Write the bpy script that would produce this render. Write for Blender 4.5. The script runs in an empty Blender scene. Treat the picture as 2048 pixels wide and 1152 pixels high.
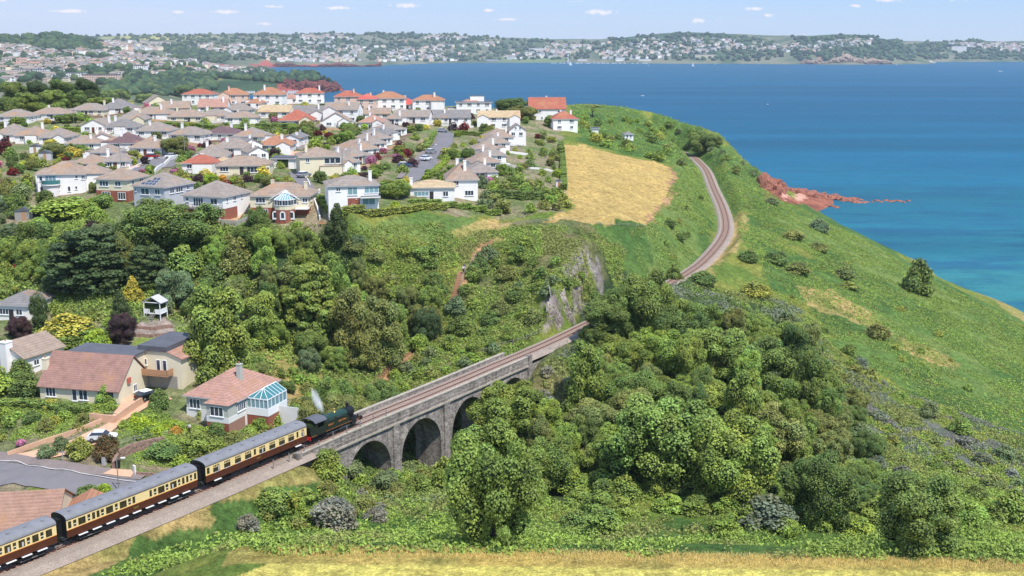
import bpy, bmesh, math, random
import numpy as np
from mathutils import Vector, Matrix
random.seed(7); RNG = np.random.default_rng(7)
sc = bpy.context.scene
PI = math.pi

# ------------------------------------------------------------------ camera
F = 2300.0; H = 92.0; TH = math.atan(490 / F); cT, sT = math.cos(TH), math.sin(TH)
cam_d = bpy.data.cameras.new("camera"); cam = bpy.data.objects.new("camera", cam_d)
sc.collection.objects.link(cam); sc.camera = cam
cam.location = (0, 0, H); cam.rotation_euler = (PI / 2 - TH, 0, 0)
cam_d.sensor_width = 36; cam_d.lens = 36 * F / 2048; cam_d.clip_start = 1; cam_d.clip_end = 80000

# ------------------------------------------------------------------ world and sun
SUN = Vector((0.604, -0.797, 1.60)).normalized()
EL = math.asin(SUN.z); AZ = math.atan2(SUN.x, SUN.y)
w = bpy.data.worlds.new("World"); sc.world = w; w.use_nodes = True
nt = w.node_tree; nt.nodes.clear()
def N(nt, t, **k):
    n = nt.nodes.new(t)
    for a, b in k.items():
        if a == 'i':
            for q, v in b.items(): n.inputs[q].default_value = v
        else: setattr(n, a, b)
    return n
out = N(nt, 'ShaderNodeOutputWorld'); bg = N(nt, 'ShaderNodeBackground', i={'Strength': 0.14})
sky = N(nt, 'ShaderNodeTexSky'); sky.sky_type = 'NISHITA'; sky.sun_disc = False
sky.sun_elevation = EL; sky.sun_rotation = AZ; sky.altitude = 50; sky.air_density = 1.0; sky.dust_density = 0.6; sky.ozone_density = 2.0
tc = N(nt, 'ShaderNodeTexCoord'); sep = N(nt, 'ShaderNodeSeparateXYZ'); nt.links.new(tc.outputs['Generated'], sep.inputs[0])
# a clear blue above a pale horizon, and thin cloud
rmp = N(nt, 'ShaderNodeValToRGB'); cr = rmp.color_ramp
mr = N(nt, 'ShaderNodeMapRange', i={'From Min': 0.0, 'From Max': 0.12}); nt.links.new(sep.outputs['Z'], mr.inputs[0]); nt.links.new(mr.outputs[0], rmp.inputs[0])
cr.elements[0].position = 0; cr.elements[0].color = (3.3, 4.2, 5.6, 1)
cr.elements[1].position = 1; cr.elements[1].color = (1.6, 3.2, 6.4, 1)
e = cr.elements.new(0.30); e.color = (2.0, 3.5, 6.0, 1)
mx = N(nt, 'ShaderNodeMixRGB', blend_type='MIX', i={'Fac': 0.75})
nt.links.new(sky.outputs[0], mx.inputs[1]); nt.links.new(rmp.outputs[0], mx.inputs[2])
mp = N(nt, 'ShaderNodeMapping', i={'Scale': (14, 14, 150)}); nt.links.new(tc.outputs['Generated'], mp.inputs[0])
nz = N(nt, 'ShaderNodeTexNoise', i={'Scale': 1.0, 'Detail': 5.0, 'Roughness': 0.55}); nt.links.new(mp.outputs[0], nz.inputs[0])
cl = N(nt, 'ShaderNodeMapRange', i={'From Min': 0.66, 'From Max': 0.76}); nt.links.new(nz.outputs[0], cl.inputs[0])
# broad pale veil, denser towards the left
mp2 = N(nt, 'ShaderNodeMapping', i={'Scale': (3, 3, 30)}); nt.links.new(tc.outputs['Generated'], mp2.inputs[0])
nz2 = N(nt, 'ShaderNodeTexNoise', i={'Scale': 1.0, 'Detail': 4.0}); nt.links.new(mp2.outputs[0], nz2.inputs[0])
lx = N(nt, 'ShaderNodeMapRange', i={'From Min': 0.35, 'From Max': -0.45, 'To Min': 0.0, 'To Max': 0.42}); nt.links.new(sep.outputs['X'], lx.inputs[0])
vm = N(nt, 'ShaderNodeMath', operation='MULTIPLY'); nt.links.new(nz2.outputs[0], vm.inputs[0]); nt.links.new(lx.outputs[0], vm.inputs[1])
vm2 = N(nt, 'ShaderNodeMath', operation='MULTIPLY', i={1: 2.0}); nt.links.new(vm.outputs[0], vm2.inputs[0]); vm2.use_clamp = True
mv = N(nt, 'ShaderNodeMixRGB', i={'Color2': (4.4, 4.6, 5.8, 1)}); nt.links.new(vm2.outputs[0], mv.inputs[0]); nt.links.new(mx.outputs[0], mv.inputs[1])
clm = N(nt, 'ShaderNodeMath', operation='MULTIPLY', i={1: 0.6}); nt.links.new(cl.outputs[0], clm.inputs[0])
prev = mv.outputs[0]; mc = N(nt, 'ShaderNodeMixRGB', i={'Color2': (5.6, 5.4, 6.0, 1)})
nt.links.new(clm.outputs[0], mc.inputs[0]); nt.links.new(prev, mc.inputs[1]); prev = mc.outputs[0]
nz3 = N(nt, 'ShaderNodeTexNoise', i={'Scale': 220.0, 'Detail': 4.0}); nt.links.new(tc.outputs['Generated'], nz3.inputs[0])
for (px, py, wd, hg) in [(820, 15, 26, 4), (1195, 27, 27, 5), (1722, 5, 26, 6), (1485, 22, 14, 3), (1382, 43, 14, 5), (1010, 41, 20, 3), (480, 28, 20, 4), (1968, 21, 16, 3), (690, 20, 26, 3), (570, 18, 18, 3), (400, 29, 12, 3), (215, 29, 26, 3), (1512, 34, 10, 3), (550, 50, 12, 3), (1840, 7, 18, 4), (980, 24, 12, 3), (90, 12, 30, 3), (1665, 18, 10, 3)]:
    az = (px - 1024) / F; el = (76 - (py - 10)) / F
    t = N(nt, 'ShaderNodeVectorMath', operation='SUBTRACT', i={1: (az, 1.0, el)}); nt.links.new(tc.outputs['Generated'], t.inputs[0])
    t2 = N(nt, 'ShaderNodeVectorMath', operation='MULTIPLY', i={1: (F / wd, 0, F / hg)}); nt.links.new(t.outputs[0], t2.inputs[0])
    ln = N(nt, 'ShaderNodeVectorMath', operation='LENGTH'); nt.links.new(t2.outputs[0], ln.inputs[0])
    ad = N(nt, 'ShaderNodeMath', operation='MULTIPLY_ADD', i={1: 2.6, 2: -1.3}); nt.links.new(nz3.outputs[0], ad.inputs[0])
    sm = N(nt, 'ShaderNodeMath', operation='ADD'); nt.links.new(ln.outputs['Value'], sm.inputs[0]); nt.links.new(ad.outputs[0], sm.inputs[1])
    m2 = N(nt, 'ShaderNodeMapRange', interpolation_type='SMOOTHSTEP', i={'From Min': 1.3, 'From Max': 0.3, 'To Max': 0.75}); nt.links.new(sm.outputs[0], m2.inputs[0])
    mc = N(nt, 'ShaderNodeMixRGB', i={'Color2': (6.4, 5.9, 5.9, 1)}); nt.links.new(m2.outputs[0], mc.inputs[0]); nt.links.new(prev, mc.inputs[1]); prev = mc.outputs[0]
nt.links.new(prev, bg.inputs[0]); nt.links.new(bg.outputs[0], out.inputs[0])
sun_d = bpy.data.lights.new("sun", 'SUN'); sun_d.energy = 4.4; sun_d.angle = math.radians(0.53); sun_d.color = (1, 0.95, 0.87)
sun = bpy.data.objects.new("sun", sun_d); sc.collection.objects.link(sun)
sun.rotation_euler = (-SUN).to_track_quat('-Z', 'Y').to_euler()
vs = sc.view_settings; vs.view_transform = 'Standard'; vs.look = 'None'; vs.exposure = 0.28; vs.gamma = 1.0; vs.use_curve_mapping = False
sc.cycles.max_bounces = 5; sc.cycles.diffuse_bounces = 2; sc.cycles.glossy_bounces = 2; sc.cycles.transmission_bounces = 3; sc.cycles.transparent_max_bounces = 6
sc.cycles.volume_bounces = 2

# ------------------------------------------------------------------ helpers
def lin(v):
    v = np.asarray(v, float) / 255.0
    return np.where(v <= 0.04045, v / 12.92, ((v + 0.055) / 1.055) ** 2.4)
def S(r, g, b, k=0.85):
    c = lin((r, g, b)) * k; return (float(c[0]), float(c[1]), float(c[2]), 1.0)
def ray(px, py):
    u = (px - 1024) / F; v = (py - 576) / F
    return np.array([u, cT - v * sT, -sT - v * cT])
def pix(px, py, z):
    d = ray(px, py); t = (z - H) / d[2]; return (d[0] * t, d[1] * t, z)
def proj(X, Y, Z):
    zc = Y * cT + (H - Z) * sT; yc = Y * sT - (H - Z) * cT
    return 1024 + F * X / zc, 576 - F * yc / zc
def wy(px, py, Y):                      # the point at distance Y seen at px,py
    d = ray(px, py); t = Y / d[1]; return (d[0] * t, Y, H + d[2] * t)
def wz(px, Y, z):                       # the point at distance Y, height z, in picture column px
    zc = Y * cT + (H - z) * sT; return ((px - 1024) / F * zc, Y, z)
def vnoise(x, y, seed=0):
    xi = np.floor(x).astype(np.int64); yi = np.floor(y).astype(np.int64); fx = x - xi; fy = y - yi
    fx = fx * fx * (3 - 2 * fx); fy = fy * fy * (3 - 2 * fy)
    def h(a, b):
        n = (a * 374761393 + b * 668265263 + seed * 1442695041) & 0x7fffffff
        n = ((n ^ (n >> 13)) * 1274126177) & 0x7fffffff
        return ((n ^ (n >> 16)) & 0xffff) / 65535.0
    return (h(xi, yi) * (1 - fx) + h(xi + 1, yi) * fx) * (1 - fy) + (h(xi, yi + 1) * (1 - fx) + h(xi + 1, yi + 1) * fx) * fy
def fbm(x, y, seed=0, o=4):
    s = 0; a = 0.5; t = 0
    for k in range(o):
        s = s + a * vnoise(x * 2 ** k, y * 2 ** k, seed + k); t += a; a *= 0.5
    return s / t
def inpoly(x, y, poly):
    r = np.zeros(np.shape(x), bool); n = len(poly); j = n - 1
    for i in range(n):
        xi, yi = poly[i]; xj, yj = poly[j]
        if yi != yj:
            c = ((yi > y) != (yj > y)) & (x < (xj - xi) * (y - yi) / (yj - yi) + xi); r ^= c
        j = i
    return r
col = sc.collection
def link(o): col.objects.link(o); return o
def meshobj(name, V, Fc, mat, parent=None, smooth=False, attr=None):
    me = bpy.data.meshes.new(name); V = np.asarray(V, np.float32).reshape(-1, 3)
    if isinstance(Fc, np.ndarray):
        n, k = Fc.shape
        me.vertices.add(len(V)); me.vertices.foreach_set('co', V.ravel())
        me.loops.add(n * k); me.loops.foreach_set('vertex_index', Fc.ravel().astype(np.int32))
        me.polygons.add(n); me.polygons.foreach_set('loop_start', np.arange(0, n * k, k, dtype=np.int32))
        me.update(calc_edges=True)
    else:
        me.from_pydata([tuple(map(float, v)) for v in V], [], Fc); me.update()
    if attr is not None:
        a = me.color_attributes.new('Col', 'FLOAT_COLOR', 'POINT')
        c = np.ones((len(V), 4), np.float32); c[:, :attr.shape[1]] = attr; a.data.foreach_set('color', c.ravel())
    if smooth: me.polygons.foreach_set('use_smooth', [True] * len(me.polygons))
    me.materials.append(mat)
    o = bpy.data.objects.new(name, me); o.parent = parent; link(o); return o
def tag(o, label=None, cat=None, group=None, kind=None):
    if label: o['label'] = label
    if cat: o['category'] = cat
    if group: o['group'] = group
    if kind: o['kind'] = kind
    return o
def empty(name, loc=(0, 0, 0), rz=0.0):
    o = bpy.data.objects.new(name, None); o.empty_display_size = 0.5; o.location = loc; o.rotation_euler = (0, 0, rz); return link(o)
class MB:
    def __init__(s): s.v = []; s.f = []
    def box(s, x0, x1, y0, y1, z0, z1):
        b = len(s.v); s.v += [(x0, y0, z0), (x1, y0, z0), (x1, y1, z0), (x0, y1, z0), (x0, y0, z1), (x1, y0, z1), (x1, y1, z1), (x0, y1, z1)]
        s.f += [(b, b + 3, b + 2, b + 1), (b + 4, b + 5, b + 6, b + 7), (b, b + 1, b + 5, b + 4), (b + 1, b + 2, b + 6, b + 5), (b + 2, b + 3, b + 7, b + 6), (b + 3, b, b + 4, b + 7)]; return s
    def poly(s, pts): b = len(s.v); s.v += list(pts); s.f.append(tuple(range(b, b + len(pts)))); return s
    def prism(s, prof, a0, a1, axis='x'):          # prof: 2D points, extruded along an axis
        n = len(prof); b = len(s.v)
        for a in (a0, a1):
            for p, q in prof: s.v.append((a, p, q) if axis == 'x' else ((p, a, q) if axis == 'y' else (p, q, a)))
        for i in range(n): j = (i + 1) % n; s.f.append((b + i, b + j, b + n + j, b + n + i))
        s.f.append(tuple(b + i for i in range(n))[::-1]); s.f.append(tuple(b + n + i for i in range(n))); return s
    def tube(s, p0, p1, r0, r1=None, n=8, caps=True):
        r1 = r0 if r1 is None else r1; p0 = Vector(p0); p1 = Vector(p1); d = (p1 - p0).normalized()
        a = d.orthogonal().normalized(); c = d.cross(a); b = len(s.v)
        for p, r in ((p0, r0), (p1, r1)):
            for i in range(n): t = 2 * PI * i / n; s.v.append(tuple(p + (a * math.cos(t) + c * math.sin(t)) * r))
        for i in range(n): j = (i + 1) % n; s.f.append((b + i, b + j, b + n + j, b + n + i))
        if caps: s.f.append(tuple(b + i for i in range(n))[::-1]); s.f.append(tuple(b + n + i for i in range(n)))
        return s
    def lathe(s, c, prof, n=12):                   # prof: (r, z)
        b = len(s.v)
        for r, z in prof:
            for i in range(n): t = 2 * PI * i / n; s.v.append((c[0] + r * math.cos(t), c[1] + r * math.sin(t), c[2] + z))
        for k in range(len(prof) - 1):
            for i in range(n): j = (i + 1) % n; s.f.append((b + k * n + i, b + k * n + j, b + (k + 1) * n + j, b + (k + 1) * n + i))
        s.f.append(tuple(b + (len(prof) - 1) * n + i for i in range(n))); return s
    def obj(s, name, mat, parent=None, smooth=False):
        return meshobj(name, s.v, s.f, mat, parent, smooth)

# ------------------------------------------------------------------ materials
def mat(name, color=(.5, .5, .5, 1), rough=.8, metal=0, spec=.3, noise=None, bump=None, vcol=False, objcol=False, trans=0, extra=None, coord='Object'):
    """noise: (scale, low, high) multiplies the colour; bump: (scale, strength, distance)"""
    m = bpy.data.materials.new(name); m.use_nodes = True; nt = m.node_tree; b = nt.nodes['Principled BSDF']
    b.inputs['Roughness'].default_value = rough; b.inputs['Metallic'].default_value = metal; b.inputs['Specular IOR Level'].default_value = spec
    tc = N(nt, 'ShaderNodeTexCoord'); src = None
    if vcol: a = N(nt, 'ShaderNodeAttribute', attribute_name='Col'); src = a.outputs['Color']
    elif objcol: a = N(nt, 'ShaderNodeObjectInfo'); src = a.outputs['Color']
    else: a = N(nt, 'ShaderNodeRGB'); a.outputs[0].default_value = color; src = a.outputs[0]
    for (sc_, lo, hi) in (noise or []):
        n = N(nt, 'ShaderNodeTexNoise', i={'Scale': sc_, 'Detail': 4.0, 'Roughness': 0.65}); nt.links.new(tc.outputs[coord], n.inputs[0])
        r = N(nt, 'ShaderNodeMapRange', i={'From Min': .3, 'From Max': .7, 'To Min': lo, 'To Max': hi}); nt.links.new(n.outputs[0], r.inputs[0])
        x = N(nt, 'ShaderNodeVectorMath', operation='SCALE'); nt.links.new(src, x.inputs[0]); nt.links.new(r.outputs[0], x.inputs['Scale']); src = x.outputs[0]
    if extra: src = extra(nt, src, tc, b)
    nt.links.new(src, b.inputs['Base Color'])
    if bump:
        n = N(nt, 'ShaderNodeTexNoise', i={'Scale': bump[0], 'Detail': 5.0, 'Roughness': 0.7}); nt.links.new(tc.outputs[coord], n.inputs[0])
        bp = N(nt, 'ShaderNodeBump', i={'Strength': bump[1], 'Distance': bump[2]}); nt.links.new(n.outputs[0], bp.inputs['Height']); nt.links.new(bp.outputs[0], b.inputs['Normal'])
    if trans:
        tr = N(nt, 'ShaderNodeBsdfTranslucent'); nt.links.new(src, tr.inputs[0]); ms = N(nt, 'ShaderNodeMixShader', i={'Fac': trans})
        nt.links.new(b.outputs[0], ms.inputs[1]); nt.links.new(tr.outputs[0], ms.inputs[2]); nt.links.new(ms.outputs[0], nt.nodes['Material Output'].inputs[0])
    return m
def speck(nt, src, tc, b):      # fine two-scale mottling for grass and bracken
    for sc_, lo, hi in ((0.16, .82, 1.16), (.9, .6, 1.32), (3.5, .65, 1.32)):
        n = N(nt, 'ShaderNodeTexNoise', i={'Scale': sc_, 'Detail': 3.0, 'Roughness': .7}); nt.links.new(tc.outputs['Object'], n.inputs[0])
        r = N(nt, 'ShaderNodeMapRange', i={'From Min': .32, 'From Max': .68, 'To Min': lo, 'To Max': hi}); nt.links.new(n.outputs[0], r.inputs[0])
        x = N(nt, 'ShaderNodeVectorMath', operation='SCALE'); nt.links.new(src, x.inputs[0]); nt.links.new(r.outputs[0], x.inputs['Scale']); src = x.outputs[0]
    return src
def leafvar(nt, src, tc, b):
    a = N(nt, 'ShaderNodeAttribute', attribute_name='Col'); sp = N(nt, 'ShaderNodeVectorMath', operation='MULTIPLY')
    nt.links.new(src, sp.inputs[0]); nt.links.new(a.outputs['Vector'], sp.inputs[1]); return sp.outputs[0]
def tiles(nt, src, tc, b):      # rows of roof tiles and patches of lichen
    w1 = N(nt, 'ShaderNodeTexWave', bands_direction='Z', wave_profile='SAW', i={'Scale': 1.15, 'Distortion': 0.6, 'Detail': 1.0}); nt.links.new(tc.outputs['Object'], w1.inputs[0])
    r = N(nt, 'ShaderNodeMapRange', i={'To Min': .78, 'To Max': 1.1}); nt.links.new(w1.outputs['Fac'], r.inputs[0])
    x = N(nt, 'ShaderNodeVectorMath', operation='SCALE'); nt.links.new(src, x.inputs[0]); nt.links.new(r.outputs[0], x.inputs['Scale'])
    oi = N(nt, 'ShaderNodeObjectInfo'); va = N(nt, 'ShaderNodeVectorMath', operation='ADD'); cb = N(nt, 'ShaderNodeCombineXYZ')
    ml = N(nt, 'ShaderNodeMath', operation='MULTIPLY', i={1: 90.0}); nt.links.new(oi.outputs['Random'], ml.inputs[0]); nt.links.new(ml.outputs[0], cb.inputs[0])
    nt.links.new(tc.outputs['Object'], va.inputs[0]); nt.links.new(cb.outputs[0], va.inputs[1])
    n = N(nt, 'ShaderNodeTexNoise', i={'Scale': .22, 'Detail': 5.0, 'Roughness': .65}); nt.links.new(va.outputs[0], n.inputs[0])
    mr = N(nt, 'ShaderNodeMapRange', i={'From Min': .54, 'From Max': .70, 'To Max': .7}); nt.links.new(n.outputs[0], mr.inputs[0])
    mx = N(nt, 'ShaderNodeMixRGB', i={'Color2': S(180, 136, 98)}); nt.links.new(mr.outputs[0], mx.inputs[0]); nt.links.new(x.outputs[0], mx.inputs[1])
    return mx.outputs[0]
def masonry(nt, src, tc, b):
    vo = N(nt, 'ShaderNodeTexVoronoi', i={'Scale': 2.2}); mp = N(nt, 'ShaderNodeMapping', i={'Scale': (1, 1, 1.9)})
    nt.links.new(tc.outputs['Object'], mp.inputs[0]); nt.links.new(mp.outputs[0], vo.inputs[0])
    hs = N(nt, 'ShaderNodeSeparateColor'); nt.links.new(vo.outputs['Color'], hs.inputs[0])
    r = N(nt, 'ShaderNodeMapRange', i={'To Min': .62, 'To Max': 1.3}); nt.links.new(hs.outputs[0], r.inputs[0])
    x = N(nt, 'ShaderNodeVectorMath', operation='SCALE'); nt.links.new(src, x.inputs[0]); nt.links.new(r.outputs[0], x.inputs['Scale'])
    v2 = N(nt, 'ShaderNodeTexVoronoi', feature='DISTANCE_TO_EDGE', i={'Scale': 2.2}); nt.links.new(mp.outputs[0], v2.inputs[0])
    r2 = N(nt, 'ShaderNodeMapRange', i={'From Max': .07, 'To Min': .6, 'To Max': 1.0}); nt.links.new(v2.outputs[0], r2.inputs[0])
    y = N(nt, 'ShaderNodeVectorMath', operation='SCALE'); nt.links.new(x.outputs[0], y.inputs[0]); nt.links.new(r2.outputs[0], y.inputs['Scale'])
    mp3 = N(nt, 'ShaderNodeMapping', i={'Scale': (.9, .9, .1)}); nt.links.new(tc.outputs['Object'], mp3.inputs[0]); n3 = N(nt, 'ShaderNodeTexNoise', i={'Scale': 1.0, 'Detail': 4.0}); nt.links.new(mp3.outputs[0], n3.inputs[0]); r3 = N(nt, 'ShaderNodeMapRange', i={'From Min': .52, 'From Max': .68, 'To Min': 1.0, 'To Max': .55}); nt.links.new(n3.outputs[0], r3.inputs[0]); y3 = N(nt, 'ShaderNodeVectorMath', operation='SCALE'); nt.links.new(y.outputs[0], y3.inputs[0]); nt.links.new(r3.outputs[0], y3.inputs['Scale'])
    return y3.outputs[0]
def brick(nt, src, tc, b):
    bt = N(nt, 'ShaderNodeTexBrick', i={'Scale': 3.0, 'Color1': S(168, 92, 70), 'Color2': S(140, 78, 62), 'Mortar': S(175, 150, 135)}); nt.links.new(tc.outputs['Object'], bt.inputs[0]); return bt.outputs[0]
M = {}
M['ground'] = mat('ground', vcol=True, rough=.95, spec=.1, extra=speck, bump=(2.2, 1.0, .55))
M['leaf'] = mat('leaf', objcol=True, rough=.6, spec=.25, extra=leafvar, trans=.22)
M['core'] = mat('inner_shade_and_coal', (0.035, 0.052, 0.02, 1), rough=1, spec=0)  # near-black fill: shade inside crowns and openings put into colour; also the coal
M['cover'] = mat('cover', vcol=True, rough=.8, spec=.15, trans=.2)
M['bark'] = mat('bark', S(92, 76, 60), noise=[(3, .6, 1.3)])
M['stone'] = mat('stone', S(168, 158, 150, .95), extra=masonry, noise=[(.3, .68, 1.25), (1.3, .72, 1.2)], bump=(5, 1, .2))
M['coping'] = mat('coping', S(180, 170, 154), noise=[(1.2, .75, 1.2)], bump=(8, .4, .05))
M['ballast'] = mat('ballast', S(172, 156, 142), noise=[(9, .5, 1.4), (.5, .85, 1.12)], bump=(11, 1, .1))
M['sleeper'] = mat('sleeper', S(172, 144, 128), noise=[(4, .7, 1.3)])
M['rail'] = mat('rail', S(96, 58, 44), rough=.5, noise=[(3, .8, 1.2)])
M['asphalt'] = mat('asphalt', S(126, 122, 124), noise=[(.25, .93, 1.07), (18, .88, 1.12)])
M['pavement'] = mat('pavement', S(136, 124, 120), noise=[(1.0, .9, 1.1), (12, .9, 1.1)])
M['linepaint'] = mat('linepaint', S(205, 200, 195))
M['drive'] = mat('drive', S(214, 172, 142), noise=[(.7, .88, 1.1), (9, .85, 1.15)])
M['white'] = mat('white_render', S(246, 243, 240, .8), rough=.7, noise=[(.6, .93, 1.04)])
M['wallc'] = mat('painted_wall', objcol=True, rough=.75, noise=[(.5, .92, 1.05)])
M['brick'] = mat('brick', extra=brick)
M['tile'] = mat('roof_tile', objcol=True, rough=.85, noise=[(.8, .82, 1.18), (4, .85, 1.15)], extra=tiles)
M['flat'] = mat('flat_roof', S(98, 100, 108), noise=[(.6, .85, 1.15)])
M['glass'] = mat('window_glass', S(62, 72, 86), rough=.08, spec=.7)
M['glassb'] = mat('pale_glass', S(130, 165, 172), rough=.1, spec=.6)
M['glasst'] = mat('teal_glass', S(72, 128, 130), rough=.1, spec=.6)
M['pvc'] = mat('white_frame', (.82, .82, .82, 1), rough=.4)
M['wood'] = mat('wood', S(186, 142, 108), noise=[(5, .75, 1.2)])
M['greywood'] = mat('weathered_wood', S(165, 160, 152), noise=[(5, .75, 1.2)])
M['fascia'] = mat('fascia', S(200, 198, 200))
M['cream'] = mat('cream_paint', S(240, 214, 154, .92), rough=.35, spec=.4, noise=[(2, .94, 1.04)])
M['choc'] = mat('chocolate_paint', S(88, 46, 32), rough=.35, spec=.4, noise=[(2, .85, 1.15)])
M['croof'] = mat('carriage_roof', S(134, 134, 138), rough=.6, noise=[(1.1, .86, 1.12), (8, .92, 1.08)])
M['black'] = mat('black_steel', S(30, 30, 32), rough=.5, noise=[(3, .6, 1.5)])
M['dkglass'] = mat('carriage_glass', S(62, 52, 40), rough=.1, spec=.8, noise=[(2.5, .5, 1.6)])
M['locog'] = mat('loco_green', S(38, 46, 36, .8), rough=.4, spec=.5, noise=[(2, .8, 1.2)])
M['boilerg'] = mat('boiler_green', S(40, 68, 56, .8), rough=.35, spec=.5)
M['brass'] = mat('brass', S(235, 200, 120), rough=.25, metal=.9)
M['copper'] = mat('copper', S(120, 80, 50), rough=.3, metal=.8)
M['red'] = mat('red_paint', S(215, 40, 40), rough=.4)
M['orange'] = mat('lettering', S(220, 140, 60, 1))
M['rock'] = mat('rock', S(222, 208, 198), noise=[(.5, .7, 1.2), (2.2, .45, 1.35), (7, .7, 1.2)], bump=(3.5, 1, .7))
M['farred'] = mat('far_red_rock', S(124, 70, 64), noise=[(.025, .6, 1.3), (.12, .6, 1.3)]); M['redrock'] = mat('red_rock', S(172, 112, 92), noise=[(.15, .7, 1.25), (1.2, .6, 1.3)], bump=(.7, 1, 1.2))
M['rubble'] = mat('rubble', S(165, 135, 120), noise=[(2.5, .55, 1.4)], bump=(4, 1, .3))
M['solar'] = mat('solar_glass', S(60, 72, 92), rough=.1, spec=.8)
M['carw'] = mat('white_car_paint', S(240, 240, 242, .9), rough=.2, spec=.6)
M['card'] = mat('car_paint', objcol=True, rough=.2, spec=.6)
M['tyre'] = mat('tyre', S(30, 30, 30)); M['skin'] = mat('skin', S(205, 160, 130)); M['cloth'] = mat('cloth', objcol=True)
M['metal'] = mat('galvanised', S(150, 152, 150), rough=.5, metal=.3)
M['farwall'] = mat('far_wall', vcol=True, rough=.8)

# ------------------------------------------------------------------ track line
TRK = [(-52.4, 124.5), (-41.6, 140.4), (-30.6, 157.6), (-23.4, 169.1), (-12.8, 185.2), (-2.2, 202.), (6.5, 215.6), (15.3, 231.3), (30.5, 258.3), (44.4, 286.1), (52.7, 306.6), (63.5, 341.1), (69.9, 371.8), (75.7, 413.5), (81.5, 464.4), (88.8, 523.2), (91.5, 560), (93, 600), (88, 640)]
a0 = np.array(TRK[0]); d0 = np.array([-.57, -.82]) ; TRK = [tuple(a0 + d0 * 45), tuple(a0 + d0 * 22)] + TRK
TRK = np.array(TRK)
def catmull(P, per=24):
    out = []
    for i in range(len(P) - 1):
        p0 = P[max(i - 1, 0)]; p1 = P[i]; p2 = P[i + 1]; p3 = P[min(i + 2, len(P) - 1)]
        for k in range(per):
            t = k / per
            out.append(0.5 * ((2 * p1) + (-p0 + p2) * t + (2 * p0 - 5 * p1 + 4 * p2 - p3) * t * t + (-p0 + 3 * p1 - 3 * p2 + p3) * t ** 3))
    out.append(P[-1]); return np.array(out)
TL = catmull(TRK)
for _ in range(60): TL[1:-1] = TL[1:-1] * .5 + (TL[:-2] + TL[2:]) * .25
TS = np.concatenate([[0], np.cumsum(np.linalg.norm(np.diff(TL, axis=0), axis=1))])
# s = 0 at the viaduct's reference point
_i = np.argmin(np.linalg.norm(TL - np.array([-23.4, 169.1]), axis=1)); TS = TS - TS[_i]
RZ = 35.0
def trk(s, off=0.0, z=RZ):
    x = np.interp(s, TS, TL[:, 0]); y = np.interp(s, TS, TL[:, 1]); x2 = np.interp(s + .5, TS, TL[:, 0]); y2 = np.interp(s + .5, TS, TL[:, 1])
    x1 = np.interp(s - .5, TS, TL[:, 0]); y1 = np.interp(s - .5, TS, TL[:, 1]); dx, dy = x2 - x1, y2 - y1; L = math.hypot(dx, dy)
    return (x + dy / L * off, y - dx / L * off, z)
SMIN, SMAX = TS[0], TS[-1]
def trkdist(X, Y):
    best = np.full(X.shape, 1e9); bs = np.zeros(X.shape); pts = TL[::3]; ss = TS[::3]
    sg = np.zeros(X.shape)
    for i in range(len(pts) - 1):
        a = pts[i]; b = pts[i + 1]; d = b - a; L2 = d @ d
        t = np.clip(((X - a[0]) * d[0] + (Y - a[1]) * d[1]) / L2, 0, 1)
        dd = np.hypot(X - a[0] - t * d[0], Y - a[1] - t * d[1]); m = dd < best
        best = np.where(m, dd, best); bs = np.where(m, ss[i] + t * (ss[i + 1] - ss[i]), bs)
        sg = np.where(m, np.sign((X - a[0]) * d[1] - (Y - a[1]) * d[0]), sg)
    return best, bs, sg
VS0, VS1 = -7.2, 44.0        # ends of the arcade

# ------------------------------------------------------------------ terrain heights
CP = []
def cz(*a):
    for p in a: CP.append(pix(*p))
def cw(*a):
    for p in a: CP.append(p)
def cy(*a):
    for p in a: CP.append(wy(*p))
def cc(*a):
    for p in a: CP.append(wz(*p))
# foreground field and valley
cw((0, 95, 43), (45, 95, 43), (-15, 98, 41), (0, 75, 46), (50, 75, 46), (-50, 75, 42), (-50, 100, 36), (-70, 110, 34), (0, 120, 34.5), (-18, 118, 35), (5, 140, 27.5), (40, 120, 33), (40, 145, 25), (75, 120, 31), (80, 150, 21), (110, 150, 17), (-12, 150, 28), (20, 160, 25))
cz((560, 1112, 38.5), (900, 1103, 40), (1500, 1113, 41), (2048, 1130, 41), (420, 1140, 37), (1500, 1000, 26), (1900, 1050, 22), (300, 1100, 33), (600, 1050, 30), (800, 1050, 28.5), (700, 990, 28), (850, 1000, 26), (780, 970, 25), (830, 960, 23.5))
cw((-10, 185, 20.5), (0, 180, 20), (5, 195, 23), (14, 214, 29), (-14, 200, 23), (-22, 190, 24), (-20, 178, 24), (-26, 176, 28), (-3, 203, 23.5), (22, 205, 27))
cz((760, 760, 28), (650, 720, 32), (500, 780, 35), (850, 740, 30), (1000, 690, 33), (1000, 600, 38), (1000, 520, 45), (1000, 450, 49), (1090, 650, 36))
cz((1130, 560, 45), (1190, 548, 47), (1235, 520, 47), (1170, 500, 48), (1150, 465, 49.5), (1240, 440, 49), (1125, 430, 50.5), (1150, 290, 53), (1250, 255, 52), (1350, 340, 45.5), (1350, 390, 44), (1300, 450, 44), (1380, 430, 38), (1290, 500, 43), (1330, 540, 40))
cw((*trk(39, 5)[:2], 29.4), (*trk(33, 5)[:2], 27.2), (*trk(47, 5)[:2], 32.8), (*trk(53, 6)[:2], 33.4), (*trk(47, 9)[:2], 31), (*trk(43, 6)[:2], 31.2))
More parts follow.
